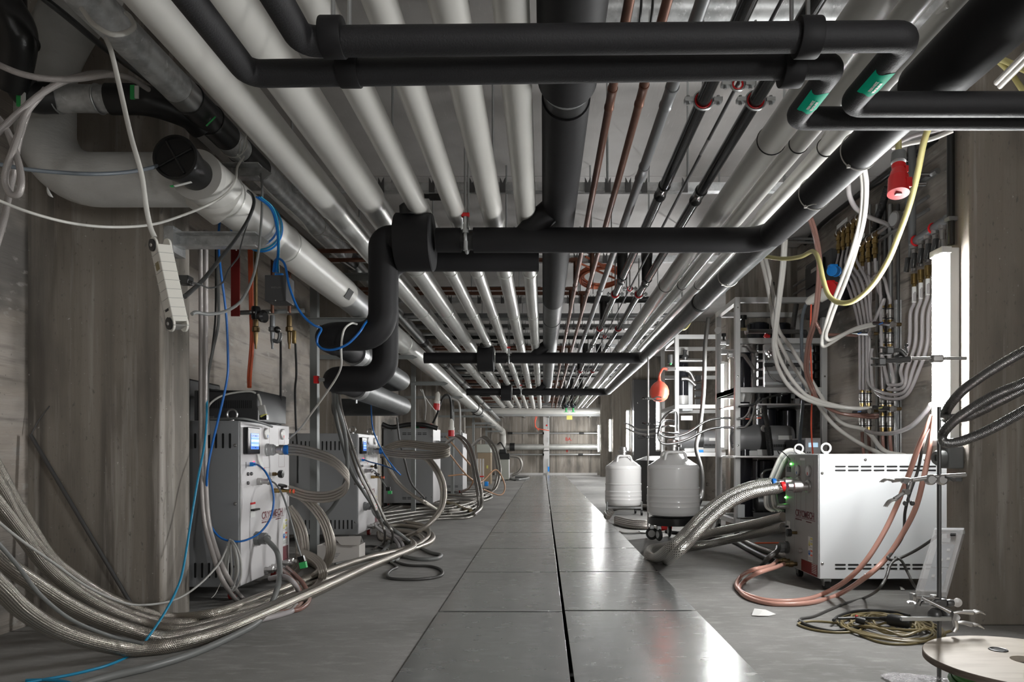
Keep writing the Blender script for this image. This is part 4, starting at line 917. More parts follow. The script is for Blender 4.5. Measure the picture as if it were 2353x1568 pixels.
vessel('trap_cylinder','tall glossy black cylinder standing in the left front of the nearer rack',1.76,6.02,zm,zr(792,6.0),.075,'dark_tube',((zr(925,6),zr(900,6)),(zr(812,6),zr(794,6))))
vessel('trap_cylinder','dark blue black tube under the shelf of the nearer rack, front left',1.78,6.05,.16,zm-.012,.075,'dark_tube')
vessel('steel_cylinder','grey steel cylinder behind the front post of the nearer rack',1.90,6.25,zm,zr(790,6.2),.055,'steel_satin')
vessel('gas_tank','wide dark tank at the back of the nearer rack above the pump',2.05,6.26,zs_+.0,zm-.014,.095,'dark_tube')
vessel('trap_cylinder','tall glossy black cylinder standing in the brightly lit farther rack',1.60,7.85,zr(935,7.85),zr(800,7.85),.07,'dark_tube',((zr(930,7.85),zr(910,7.85)),(zr(818,7.85),zr(800,7.85))))
# crumpled mirror-like panel box in the rack
t = T('vacuum_manifold','shiny metal manifold box with pipes in the upper part of the nearer rack','manifold',P(1810,845,6.0))
a = P(1757,791,5.98); b_ = P(1868,890,5.98)
MB().bb(a.x,b_.x,5.98,6.25,b_.z,a.z).build('panel','mirror_panel',t,bevel=.004)
for i in range(4): z = a.z-.06-i*.095; MB().bb(a.x,b_.x,5.968,5.98,z-.012,z+.012).build('highlight_rib','comp_white',t,bevel=.003)  # ribs coloured white to put the bright highlights of the metal into the colour
for i in range(5): q = P(1870,803+i*20,5.98); MB().bb(q.x,q.x+.04,5.95,6.0,q.z-.028,q.z+.028).build('heat_sink','plastic_black',t,bevel=.004)
for i in range(5): q = P(1748,800+i*20,5.98); MB().bb(q.x-.03,q.x+.01,5.95,6.0,q.z-.028,q.z+.028).build('heat_sink','plastic_black',t,bevel=.004)
q = P(1757,839,5.93); e = P(1858,839,5.93)
MB().cyl(q,P(1775,839,5.93),.018,seg=16).cyl(P(1775,839,5.93),P(1835,839,5.93),.009,seg=12).cyl(P(1818,839,5.93),e,.017,seg=16).build('cross_pipe','steel_dark',t)
MB().cyl(P(1805,822,5.92),P(1805,870,5.92),.014,seg=14).sphere(P(1805,845,5.92),.026,14).cyl(P(1805,866,5.92),P(1805,878,5.92),.02,seg=6).build('needle_valve','steel_satin',t)
MB().torus(P(1800,842,5.95),(0,1,0),.14,.006,28,8).build('bent_tube','steel',t)
for i,(u,v_) in enumerate(((1764,812),(1772,806),(1769,820))): MB().lathe([(.02,0),(.02,.03),(.012,.035),(.012,.06)],P(u,v_,5.95),(0,-1,.2),10).build('fitting','steel_satin',t)
# flexible bellows and valves on the upper shelf
t = T('bellows_line','ribbed steel bellows line with black valves running across the top of the nearer rack','bellows',P(1780,762,5.92))
MB().tube([P(1716,762,5.92),P(1770,762,5.92),P(1835,763,5.92),P(1850,764,5.94),P(1848,775,5.98)],.020,14).build('bellows','corrugated',t,sharp=80)
MB().lathe([(.02,0),(.028,.004),(.028,.018),(.02,.022)],P(1712,762,5.92),(1,0,0),20).build('flange','steel_satin',t)
k = MB().lathe([(.022,0),(.032,.01),(.018,.05),(.018,.09),(.034,.095),(.034,.13),(.0001,.132)],P(1707,760,5.92),(0,0,1),20).build('angle_valve','plastic_black',t); MB().box(P(1709,757,5.88),(.05,.004,.025)).build('valve_label','tan_cable',k)
k = MB().lathe([(.018,0),(.026,.01),(.012,.05),(.012,.08),(.028,.085),(.028,.11),(.0001,.112)],P(1772,676,5.95)-V((0,0,.01)),(0,0,1),20).build('angle_valve','plastic_black',t)
MB().cyl(P(1762,770,5.93)-V((.02,0,0)),P(1762,776,5.93)+V((.02,0,0)),.02,seg=14).build('red_knob','red',t)
for (px0,py0,px1,py1) in ((1697,815,1733,858),(1705,793,1738,820)):
    hose('bent_steel_pipe','%s bent bright steel pipe beside the front post of the nearer rack'%('lower' if py0>800 else 'upper'),'pipe',[(px0,py0,5.9),(px0+12,py0+2,5.9),(px0+20,py0+12,5.92),(px1-2,py1-10,5.95),(px1,py1,5.95)],.018,'steel_satin','bent steel pipes in the rack')
for (px,lb) in ((1654,'left'),): pass
k = T('side_valve','steel valve with pressure gauge at the left side of the nearer rack','valve',P(1660,790,6.05)); MB().lathe([(.018,0),(.018,.05),(.028,.052),(.028,.075)],P(1655,787,6.05),(1,0,0),16).build('flange','steel_satin',k); MB().lathe([(.03,0),(.03,.02),(.001,.02)],P(1650,760,6.05),(-.3,-1,0),20).build('dial','steel_satin',k); MB().lathe([(.01,0),(.01,.04),(.02,.045),(.02,.07)],P(1663,785,6.05),(0,0,1),16).build('knob','plastic_black',k)
k = T('side_valve','round bright flange where the bent pipe leaves the black cylinder','valve',P(1675,815,5.92)); MB().lathe([(.03,0),(.03,.012),(.022,.014),(.022,.04),(.03,.042),(.03,.054)],P(1672,815,5.92),(1,0,0),24).build('flange','steel_satin',k)
# scroll pumps
def scroll(x,y,z,r,L,lb,mm='motor_grey'):
    t = T('scroll_pump',lb,'pump',(x,y,z),'scroll pumps on the rack shelves')
    MB().lathe([(r*.55,0),(r*.9,.004),(r,.03),(r,.07)],(x,y,z+r+.03),(1,0,0),40).build('fan_cover','motor_grey',t)
    MB().torus((x-.002,y,z+r+.03),(1,0,0),r*.7,.006,32,6).torus((x-.002,y,z+r+.03),(1,0,0),r*.45,.006,32,6).build('grille','plastic_grey',t)
    MB().cyl((x+.07,y,z+r+.03),(x+.21,y,z+r+.03),r*.97,seg=40).build('scroll_housing','motor_grey',t)
    MB().cyl((x+.21,y,z+r+.03),(x+.30,y,z+r+.03),r*.93,seg=40).build('ring','steel_dark',t)
    MB().lathe([(r*.86,0),(r*.88,.01),(r*.88,L-.34),(r*.80,L-.31),(r*.5,L-.30)],(x+.30,y,z+r+.03),(1,0,0),40).build('motor','motor_grey',t)
    MB().bb(x+.08,x+L-.06,y-r*.55,y+r*.55,z,z+.05).build('foot','alu_frame',t,bevel=.006)
    MB().bb(x+.19,x+.30,y-r*.60,y-r*.56,z+.012,z+.058).build('data_plate','white_label',t)
    MB().lathe([(.03,0),(.03,.02),(.001,.021)],(x+.24,y-r*.75,z+r*1.85),(0,-1,.3),20).build('dial','white_label',t)
    MB().bb(x+.36,x+.48,y-r*.90,y-r*.86,z+r*1.12,z+r*1.40).build('label','white_label',t)
    b = MB()
    for i in range(12): b.bb(x+.31+i*.016,x+.318+i*.016,y-r*.84,y-r*.78,z+r*.62,z+r*.80)
    b.build('cooling_slots','slot',t)
    return t
scroll(1.685,6.05,zs_+.004,.128,.52,'grey scroll pump lying on the middle shelf of the nearer rack')
scroll(1.56,8.0,zr(1045,7.62)+.024,.12,.50,'grey scroll pump half hidden in the brightly lit farther rack')
t = T('vacuum_pump','dark compressor pump on the bottom of the nearer rack','pump',(2.0,6.1,.2)); MB().lathe([(.05,0),(.09,.02),(.105,.10),(.105,.28),(.08,.34),(.04,.36)],(1.86,6.05,.29),(1,0,0),32).build('motor','steel_dark',t); MB().bb(1.84,2.25,5.98,6.14,.160,.20).build('foot','steel_dark',t)
MB().cyl((1.93,6.02,.38),(1.93,6.02,.50),.05,seg=24).build('filter_can','steel_satin',t); MB().tube([(1.93,6.02,.5),(1.93,6.02,.54),(1.97,6.02,.57),(2.07,6.0,.58)],.012,10).build('outlet_tube','steel',t)
for i in range(5): MB().torus((1.93+.05*i,6.05,.29),(1,0,0),.106,.004,30,6).build('cooling_fin','steel_dark',t)
o = MB().bb(P(1694,1160,5.74).x,P(1710,1160,5.74).x,5.72,5.76,zr(1189),zr(1159)).build('switch_box','comp_white',bevel=.003); tag(o,'small white switch box on the foot of the nearer rack post','switch box')
# small lab power supply with display on the compressor
t = T('controller_box','grey controller with a lit pale screen behind the white sided compressor','controller',P(1868,1030,5.6)); q = P(1851,1007,5.60); e = P(1886,1048,5.6)
MB().bb(q.x,e.x,5.60,5.9,e.z,q.z).build('case','comp_panel',t,bevel=.003); q2 = P(1858,1018,5.6); e2 = P(1879,1028,5.6); MB().bb(q2.x,e2.x,5.596,5.6,e2.z,q2.z).build('screen','screen_pale',t)
MB().bb(P(1829,1010,5.65).x,q.x-.002,5.62,5.88,e.z,P(1829,1011,5.6).z).build('side_case','dark_panel',t)
for u in (1856,1861): MB().cyl(P(u,1040,5.6),P(u,1040,5.59),.006,seg=8).build('knob','plastic_black',t)
MB().bb(P(1851,1045,5.6).x-.6,P(1886,1045,5.6).x,5.58,5.92,e.z-.012,e.z-.001).build('mounting_rail','steel_satin',t)
# ---------------------------------------------------------------- laboratory stand with clamps at the back
t = T('lab_stand','tall thin lab stand rod beside the nearer white flask','lab stand',F(1489,1226))
bs = F(1489,1226); MB().cyl((bs.x,bs.y,.012),(bs.x,bs.y,EYE+(CY-795)*bs.y/FPX),.0075,seg=12).build('rod','steel_satin',t); MB().bb(bs.x-.07,bs.x+.09,bs.y-.06,bs.y+.1,0,.012).build('base','steel_dark',t,bevel=.003)
def clampx(py,lb,dx0,dx1,m,jaw=True):
    q = P(1489,py,bs.y); k = T('lab_clamp',lb,'clamp',q,'clamps on the tall back stand')
    MB().cyl(q+V((dx0,-.012,0)),q+V((dx1,-.012,0)),.006,seg=10).build('arm',m,k)
    MB().box(q+V((0,-.006,0)),(.034,.03,.026)).build('boss_head','plastic_black',k,bevel=.004); MB().cyl(q+V((-.03,-.01,.0)),q+V((-.055,-.01,.012)),.009,seg=8).build('thumb_screw','plastic_black',k)
    for s in (-1,1): MB().tube([q+V((dx1,-.012,0)),q+V((dx1+.03,-.012,.016*s)),q+V((dx1+.07,-.012,.012*s))],.006,8).build('jaw',m,k)
clampx(917,'top clamp with a rubber pad on the tall back stand',-.05,.05,'steel_satin'); clampx(975,'middle clamp on the tall back stand',-.06,.04,'steel_dark'); clampx(1005,'bottom clamp on the tall back stand, pointing left',.05,-.10,'steel_dark')
# orange balloon
t = T('balloon','orange rubber balloon hanging from a valve of the farther rack','balloon',P(1515,900,6.8)); q = P(1515,900,6.8)
MB().lathe([(.0001,-.108),(.045,-.098),(.078,-.07),(.094,-.03),(.095,.01),(.08,.052),(.05,.085),(.022,.102),(.014,.12),(.012,.15)],q,(0,0,1),32).build('bulb','balloon',t)
MB().tube([q+V((0,0,.145)),P(1517,858,6.8),P(1523,848,6.85),P(1531,848,6.95)],.011,12).build('neck','balloon',t)
k = T('hose_valve','steel valve holding the orange balloon on the farther rack','valve',P(1536,846,7.0)); MB().cyl(P(1531,848,6.95),P(1549,848,7.55),.022,seg=14).build('tee','steel_satin',k); MB().cyl(P(1540,836,7.0),P(1540,816,7.0),.028,seg=18).build('gauge_head','steel_dark',k); MB().sphere(P(1541,837,6.95),.012,8).build('green_cap','green',k)
# black hanging hose between the racks and shiny wall cabinet
t = T('wall_cabinet','tall dark grey cabinet against a pillar behind the balloon','cabinet',(2.05,13.6,0)); MB().bb(1.80,2.36,13.55,13.84,.0,EYE+(CY-873)*13.6/FPX).build('case','dark_panel',t,bevel=.006); screw_head((1.88,13.55,1.72),(0,-1,0),t,.015)
t = T('grey_drum','dark grey drum on the floor behind the two white flasks','drum',(1.6,10.3,0)); MB().lathe([(.3,0),(.32,.02),(.32,.5),(.25,.62),(.1,.68)],(1.55,9.6,0),(0,0,1),32).build('body','steel_dark',t)
t = T('blue_container','small bright blue box on the shelf behind the nearer flask','box',P(1616,1042,7.4)); q = P(1610,1048,7.5); e = P(1624,1034,7.5); MB().bb(q.x,e.x,7.65,7.8,q.z,e.z).build('body','blue_bright',t,bevel=.004)

# more of what fills the racks
for (x,y,z0,z1,r,lb) in ((2.02,6.30,.17,zs_-.03,.11,'wide dark blue tank low at the back of the nearer rack'),(2.24,6.28,zs_+.004,zm-.02,.085,'dark tank at the back right of the nearer rack'),(1.98,6.30,zm+.002,RT-.10,.10,'dark tank on the upper shelf at the back of the nearer rack'),(2.20,6.32,zm+.002,RT-.10,.09,'dark tank on the upper shelf behind the shiny manifold')):
    vessel('gas_tank',lb,x,y,z0,z1,r,'dark_tube',cat='tank')
t = T('vacuum_manifold','brightly lit metal box with grooves in the farther rack','manifold',P(1575,905,7.9)); a = P(1568,868,7.9); b_ = P(1592,945,7.9); MB().bb(a.x,b_.x,7.9,8.2,b_.z,a.z).build('panel','comp_white',t,bevel=.004)
for i in range(4): q = P(1602,870+i*18,7.85); MB().bb(q.x-.02,q.x+.04,7.82,7.9,q.z-.034,q.z+.034).build('heat_sink','plastic_black',t,bevel=.004)
for j,l in enumerate(([(1562,829,7.7),(1580,829,7.7),(1617,829,7.7)],[(1570,850,7.75),(1585,856,7.75),(1596,876,7.75)],[(1566,871,7.75),(1582,872,7.75),(1598,886,7.75)])):
    H2 = hose('bent_steel_pipe','%s bright steel pipe inside the farther rack'%('straight','upper bent','lower bent')[j],'pipe',l,.022,'steel_satin','steel pipes of the farther rack')
t = T('side_valve','steel valve with a black knob at the top of the farther rack','valve',P(1573,825,7.7)); MB().lathe([(.03,0),(.035,.03),(.018,.07),(.02,.10),(.03,.11),(.001,.12)],P(1574,828,7.7),(0,0,1),18).build('body','steel_dark',t)
t = T('data_panel','small pale label plate with print in the farther rack','label plate',P(1578,961,7.7)); MB().box(P(1578,961,7.72),(.13,.01,.05)).build('plate','comp_panel',t)
t = T('gauge_valve','cluster of steel valve bodies with red handles above the scroll pump','valve',P(1735,955,5.8))
for (u,v_) in ((1722,956),(1748,954)): MB().sphere(P(u,v_,5.82),.020,12).build('valve_body','steel_satin',t); MB().cyl(P(u,v_,5.82),P(u,v_-16,5.82),.008,seg=10).build('stem','steel_satin',t); MB().box(P(u-4,v_+7,5.79),(.035,.008,.010)).build('red_handle','red_orange',t)
MB().cyl(P(1722,956,5.82),P(1748,954,5.82),.009,seg=10).build('link_tube','steel_satin',t)
# ---------------------------------------------------------------- manifolds on the right wall
def brass_manifold(lb, pts2, n, hang):
    """pipe along the wall with brass couplings hanging from it"""
    a = W(*pts2[0], .10); b_ = W(*pts2[1], .10); t = T('brass_manifold', lb, 'manifold', a, 'brass water manifolds on the right wall')
    MB().cyl(a,b_,.018,seg=16).build('header','brass_dark',t)
    for i in range(n):
        q = a.lerp(b_,(i+.5)/n)
        k = MB().lathe([(.016,0),(.016,.02),(.021,.022),(.021,.045),(.015,.048),(.015,.075),(.020,.078),(.020,.12),(.012,.125),(.012,.15)],q+V((0,0,-.012)),(0,0,-1),10).build('coupling','brass',t)
        MB().torus(q,(b_-a),.022,.005,16,6).build('collar','steel_satin',k)
    m_ = (a+b_)/2; d = (b_-a); 
    MB().prism([(0,0),(d.length*.45,0),(d.length*.45,.03),(0,.03)],a+d*.15+V((-.024,0,.020)),d.normalized(),(0,0,1),.001).build('name_strip','white_label',t)
    for q in (a.lerp(b_,.12),a.lerp(b_,.9)): MB().box(q+V((.05,0,.012)),(.11,.02,.03)).build('bracket','galv_fine',t)
    return [a.lerp(b_,(i+.5)/n)+V((0,0,-.165)) for i in range(n)]
m1 = brass_manifold('upper brass manifold with five couplings on the right wall',((1922,540),(1978,495)),5,0)
m2 = brass_manifold('lower brass manifold with four couplings on the right wall',((1962,575),(2018,535)),4,0)
# steel valve manifold beside the bright lamp
a = W(2096,560,.10); b_ = W(2178,502,.10)
t = T('steel_manifold','steel manifold with black valve levers beside the bright light','manifold',a)
MB().cyl(a,b_,.026,seg=20).build('header','iron_pipe',t)
sv = []
for i in range(5):
    q = a.lerp(b_,(i+.3)/5)
    k = MB().lathe([(.022,0),(.022,.04),(.014,.045),(.014,.10),(.020,.105),(.020,.15),(.015,.155),(.015,.18)],q,(0,0,-1),12).build('ball_valve','steel_satin',t)
    MB().box(q+V((-.05,-.012,-.145)),(.02,.035,.09),R=Matrix.Rotation(.25,3,'X')).build('lever','plastic_black',k,bevel=.004)
    MB().lathe([(.019,0),(.019,.06),(.012,.065),(.012,.08)],q+V((0,0,-.20)),(0,0,-1),12).build('brass_end','brass',k)
    sv.append(q+V((0,0,-.28)))
for f in (.12,.62): MB().torus(a.lerp(b_,f),(b_-a),.030,.006,20,8).build('red_clamp','red',t)
MB().cyl(a+V((0,0,-.1)),V((a.x,a.y,ZC)),.022,seg=16).build('riser','iron_pipe',t)
# vertical channels, pipes, gauge
def vert(name,lb,px,py0,py1,r,m,cat,off=.04,grp=None):
    q = W(px,py0,off); e = W(px,py1,off); e.z = max(e.z,0.0); q.z = min(q.z,ZC); o = MB().cyl(q,e,r,seg=12).build(name,m); return tag(o,lb,cat,grp)
for j,(px,m_,r,nm) in enumerate([(2016,'galv_fine',.013,'zinc'),(2033,'steel_dark',.012,'dark'),(2046,'galv_fine',.016,'bright zinc'),(1999,'galv_fine',.008,'thin zinc'),(2064,'steel_dark',.011,'thin dark')]):
    vert('wall_conduit','%s upright conduit on the right wall behind the clear hoses'%nm,px,470,1300,r,m_,'conduit',.03,'upright conduits on the right wall')
q = W(2063,760,.03); t = T('mounting_rail','tall slotted zinc rail on the right wall beside the valve blocks','rail',q); MB().bb(q.x-.02,q.x+.02,q.y-.012,q.y+.012,.1,W(2063,690,.03).z).build('rail','galv',t)
t = T('round_gauge','round glass gauge on the right wall above the yellow cable','gauge',W(2063,505,.06)); q = W(2063,505,.09); MB().lathe([(.055,0),(.055,.03),(.045,.034),(.001,.034)],q,(-1,-.15,0),28).build('case','steel_satin',t); MB().lathe([(.044,.0345),(.001,.036)],q,(-1,-.15,0),28).build('glass','clear_plastic',t)
MB().cyl(q,q+V((.08,0,0)),.012,seg=10).build('stem','galv_fine',t)
# long zinc conduits running with the wall top
for j,(y,z_) in enumerate(((0,2.30),(0,2.22))):
    o = MB().cyl((XR-.05,4.2,z_),(XR-.05,6.45,z_),.012,seg=10).build('wall_conduit','galv_fine'); tag(o,'%s zinc conduit running along the top of the right wall'%('upper','lower')[j],'conduit','zinc conduits along the right wall')
for j,py in enumerate((552,560)): o = MB().cyl(P(1795,py-4,6.35),P(1880,py-2,5.9),.012,seg=10).build('wall_conduit','galv_fine'); tag(o,'%s short zinc tube under the elbow of the black header'%('upper','lower')[j],'tube','short zinc tubes by the header elbow')
o = MB().tube([W(1850,560,.05),W(1905,500,.05),W(2050,395,.05),W(2150,320,.05)],.02,12).build('slim_black_pipe','plastic_black'); tag(o,'slim black pipe along the top edge of the right wall','pipe')
t = T('wall_bracket','shiny steel bracket bolted high on the right wall','bracket',W(2130,405,.05))
MB().cyl(W(2075,402,.10),W(2140,402,.05),.012,seg=10).build('arm','steel',t); MB().cyl(W(2100,424,.10),W(2130,424,.05),.012,seg=10).build('arm','steel',t); MB().tube([W(2105,425,.06),W(2155,393,.03)],.020,6,smooth=False).build('plate','galv_fine',t)
t = T('wall_sensor_tube','bent steel tube standing behind the red plug on the right wall','tube',W(2082,400,.1)); MB().tube([W(2086,470,.1),W(2086,400,.1),W(2080,378,.1),W(2068,372,.1)],.016,12).build('tube','iron_pipe',t)
# valve blocks (two tall groups of push-fit couplings with black handles)
def coupler(px, py0, py1, lb, off=.10, grp='upright push couplings on the valve blocks'):
    q = W(px,py0,off); e = W(px,py1,off); L_ = (q-e).length; ax = (e-q).normalized(); u = L_/10
    t = T('push_coupling', lb, 'coupling', q, grp)
    MB().lathe([(.012,0),(.012,u*1),(.016,u*1.05),(.016,u*1.9)],q,ax,10).build('brass_end','brass',t)
    MB().lathe([(.018,u*1.9),(.018,u*4.4),(.021,u*4.5),(.021,u*5.5),(.018,u*5.6),(.018,u*8)],q,ax,16).build('body','steel_satin',t)
    MB().lathe([(.016,u*8),(.016,u*9),(.012,u*9.05),(.012,u*10)],q,ax,10).build('brass_end','brass',t)
    for k in (2.4,7.2): MB().torus(q+ax*(u*k),ax,.020,.0035,16,6).build('black_ring','rubber_black',t)
    MB().box(q+ax*(u*3.4)+V((-.019,0,0)),(.002,.018,.035)).build('label','white_label',t)
for (px,nm) in ((2028,'left'),(2045,'right')):
    coupler(px,700,745,'upper %s steel coupling above the top black handle'%nm); coupler(px,756,800,'%s steel coupling just below the top black handle'%nm)
    coupler(px,895,940,'%s steel coupling above the bottom black handle'%nm); coupler(px,948,992,'%s steel coupling just below the bottom black handle'%nm)
for (px,nm) in ((1981,'left'),(1996,'right')):
    coupler(px,895,935,'%s coupling of the rear block, lower group'%nm,.08); coupler(px,770,815,'%s coupling of the rear block, upper group'%nm,.08); coupler(px,950,990,'%s coupling of the rear block, bottom group'%nm,.08)
for (a_,b2,lb) in (((2009,743),(2052,746),'top black valve handle on the right wall block'),((1962,766),(2000,767),'black valve handle on the rear wall block'),((2008,936),(2052,940),'bottom black valve handle with a yellow stripe'),((1962,948),(2000,945),'lower black valve handle on the rear wall block')):
    q = W(*a_,.19); e = W(*b2,.19); t = T('lever_valve',lb,'valve handle',e,'black lever valves on the right wall'); MB().tube([q,e],.014,6,smooth=False).build('lever','plastic_black',t)
    MB().lathe([(.019,0),(.019,.02),(.014,.022),(.0001,.022)],e+V((.01,0,0)),(-1,-.3,0),20).build('hub','steel_satin',t)
    MB().box(q.lerp(e,.45)+V((-.013,-.004,0)),(.003,.05,.008)).build('stripe','blue' if 'bottom' not in lb else 'yellow',t); MB().cyl(e,e+V((.05,0,0)),.012,seg=10).build('stem','brass_dark',t)
# industrial sockets behind the rack
t = T('distribution_box','black wall mounted power distribution box with blue and red sockets','power box',W(1915,600,.15))
q = W(1893,640,.0); e = W(1955,640,.0); z0 = W(1925,700,.15).z; z1 = W(1925,560,.15).z
MB().bb(XR-.16,XR-.01,e.y,q.y,z0,z1).build('case','dark_panel',t,bevel=.012); MB().bb(XR-.18,XR-.16,e.y+.1,q.y-.05,z1-.22,z1-.04).build('cover','plastic_black',t,bevel=.004)
MB().box((XR-.181,(e.y+q.y)/2,z1-.10),(.004,.15,.03)).build('label','cable_lgrey',t)
def socket(q,m,s,r,lb,cat='power socket'):
    k = T('power_socket',lb,cat,q); d = V((-.55,-.7,-.15)).normalized(); MB().lathe([(r*1.15,0),(r*1.15,.02),(r,.022),(r*.95,.09),(r*1.1,.095),(r*1.1,.12),(r*.8,.122)],q,d,20).build('barrel',m,k); MB().box(q+d*.10+V((0,0,r)),(.06,.05,.02)).build('lid',m,k,bevel=.004); return q+d*.12
socket(P(1922,624,5.15),'blue_bright',1,.035,'blue round power socket on the black distribution box')
socket(P(1915,665,5.1),'red',1,.050,'red round power socket on the black distribution box')
t = T('power_plug','big white plug pushed into the red socket above the rack','plug',P(1880,680,5.0)); MB().lathe([(.045,0),(.048,.05),(.040,.06),(.034,.12),(.016,.15)],P(1898,674,4.98),P(1858,694,5.05)-P(1898,674,4.98),24).build('body','plastic_white',t)
# hanging red industrial plug
t = T('hanging_plug','big red industrial plug hanging on its yellow cable','plug',P(2065,360,2.5)); q = P(2065,360,2.5); d = (P(2064,455,2.46)-q).normalized()
MB().lathe([(.012,-.004),(.024,0),(.026,.030),(.025,.038)],q+V((0,0,.012)),d,24).build('grey_nut','plastic_grey',t)
MB().lathe([(.024,.036),(.022,.055),(.026,.062),(.030,.08),(.031,.085),(.034,.088),(.036,.14),(.037,.155),(.0001,.156)],q,d,28).build('barrel','red',t)
MB().box(q+d*.12+V((.022,-.02,0)),(.022,.03,.035)).build('latch','red',t,bevel=.003); MB().box(q+d*.06+V((.020,-.015,0)),(.012,.016,.025)).build('latch','red',t,bevel=.003)
MB().box(q+d*.1575,(.020,.016,.004)).build('label','white_label',t)
# grey socket on the right pillar
t = T('wall_socket','dark grey-green round wall socket on the near right pillar','wall socket',(1.78,2.93,.72)); q = V((1.78,2.93,.695))
MB().bb(1.715,1.779,2.885,2.975,.655,.75).build('back_box','plastic_grey',t,bevel=.005); MB().lathe([(.038,0),(.036,.02),(.028,.035),(.014,.036),(.014,.02),(.0001,.02)],(1.715,2.93,.70),(-1,-.25,0),28).build('socket_ring','plastic_grey',t)
MB().bb(1.755,1.779,2.90,2.96,.60,.625).build('cable_outlet','plastic_grey',t)
# ---------------------------------------------------------------- services on the left wall
def LW(px,py,off=0.): x = XL+off; return P(px,py,x*FPX/(px-CX))
t = T('red_strut','dark red steel strip hanging on the left wall behind the hoses','steel strip',LW(541,560,.1)); MB().box((P(541,640,3.6)),(.045,.008,.40)).build('strip','red_dark',t)
for py in (575,705): MB().cyl(P(543,py,3.595),P(543,py,3.585),.004,seg=8).build('rivet','steel_satin',t)
t = T('mounting_strip','grey steel strip carrying the gas valves on the left wall','mounting strip',P(640,715,3.65)); MB().tube([P(550,719,3.62),P(700,714,3.75)],.012,4,smooth=False).build('strip','strut_grey',t)
for u in (576,584,620,661): MB().sphere(P(u,718,3.60),.006,8).build('bolt','steel_satin',t)
def valve_line(px,top,bot,lb,m1,m2,Y=3.66):
    t = T('valve_line',lb,'valve',P(px,top,Y),'gas valves on the left wall'); 
    MB().cyl(P(px,top,Y),P(px,720,Y),.009,seg=12).build('copper_tube',m1,t)
    MB().lathe([(.011,0),(.014,.01),(.014,.06),(.020,.065),(.020,.085),(.012,.09),(.010,.14),(.006,.16),(.006,.18)],P(px,725,Y),(0,0,-1),10).build('valve_body',m2,t); return t
t = valve_line(588,560,800,'black and brass gas valve on the left wall','brass_dark','brass_dark'); MB().lathe([(.02,0),(.024,.01),(.024,.06),(.018,.07)],P(588,705,3.64),(0,0,-1),14).build('regulator','plastic_black',t); MB().lathe([(.03,0),(.034,.02),(.02,.03)],P(600,728,3.62),(1,-.4,0),20).build('handwheel','plastic_black',t)
t = valve_line(626,560,800,'zinc coloured gas valve with a bent side arm on the left wall','copper','iron_pipe'); MB().tube([P(627,782,3.66),P(638,785,3.66),P(643,775,3.66),P(643,765,3.66)],.011,10).build('side_arm','iron_pipe',t); MB().sphere(P(637,758,3.63),.018,10).build('knob','plastic_black',t)
t = valve_line(665,620,800,'brass ball valve on the left wall, nearest the steel post','copper','brass_dark'); MB().box(P(676,775,3.64),(.018,.02,.07)).build('lever','brass',t,bevel=.003)
for j,px in enumerate((574,577.5,580)): pass
hose('orange_hose','left one of two orange hoses hanging down the left wall','hose',[(578,560,3.68),(580,700,3.68),(582,780,3.68),(576,860,3.68),(575,890,3.62)],.007,'orange','orange hoses on the left wall')
hose('orange_hose','right one of two orange hoses hanging down the left wall','hose',[(572,565,3.69),(575,700,3.69),(577,780,3.69),(571,860,3.69),(571,890,3.63)],.007,'orange','orange hoses on the left wall')
t = T('network_switch','small black network switch box hanging from blue cables','network switch',P(632,662,2.95)); MB().bb(P(608,662,2.95).x,P(657,662,2.95).x,2.95,3.05,P(632,692,2.95).z,P(632,632,2.95).z).build('case','dark_panel',t,bevel=.003)
for i in range(4): MB().bb(P(625+i*5,632,2.95).x,P(625+i*5,632,2.95).x+.007,2.98,2.99,P(632,632,2.95).z,P(632,624,2.95).z).build('cable_plug','blue_bright',t)
MB().sphere(P(633,691,2.945),.0025,8).build('light','white_label',t)
text('case_text','NETGEAR',P(646,659,2.948),(-1,0,0),(0,0,-1),.007,'cable_grey',t,.0006)
# white socket strip hanging by its cable
t = T('socket_strip','long white power socket strip hanging slantwise in front of the left pillar','power strip',P(395,655,1.75)); a = P(366,548,1.75); b_ = P(412,762,1.75); d = (b_-a); L_ = d.length; dn = d.normalized()
sx = V((.62,.78,0)); sx = (sx-dn*sx.dot(dn)).normalized(); sy = dn.cross(sx).normalized()
hw, hd = .019, .020
def along(x,y,z): return a+sx*x+sy*y+dn*z
b = MB(); b.prism([(-hw,.022),(hw,.022),(hw,L_-.022),(-hw,L_-.022)],along(0,hd,0),sx,dn,2*hd); b.build('body','plastic_white',t,bevel=.002)
for z in (.012,L_-.012):
    MB().lathe([(.0201,0),(.0201,.005)],along(-hw-.0003,0,z+(.008 if z<.1 else -.008)),sx,24).lathe([(.0201,0),(.0201,.005)],along(hw-.005,0,z+(.008 if z<.1 else -.008)),sx,24).build('end_tab','plastic_white',t)
for sg in (-1,):
    for z in (.020,L_-.020):
        k = MB().lathe([(.0155,0),(.0155,.004),(.0001,.0045)],along(-hw-.0005,0,z),-sx,24).build('round_pad','rubber_black',t); MB().lathe([(.005,.004),(.004,.006),(.0001,.006)],along(-hw-.0005,0,z),-sx,10).build('pad_screw','steel_satin',k)
for i in range(9): MB().box(along(0,0,.045+i*.0235),(2*hw+.0016,2*hd+.0016,.0010),R=Matrix((sx,sy,dn)).transposed()).build('seam','cable_lgrey',t)
MB().box(along(-hw-.0004,0,L_-.055),(.0008,.018,.006),R=Matrix((sx,sy,dn)).transposed()).build('barcode_label','ink',t)
MB().box(along(-hw-.0004,-.006,L_-.034),(.0008,.008,.008),R=Matrix((sx,sy,dn)).transposed()).build('logo_label','ink',t)
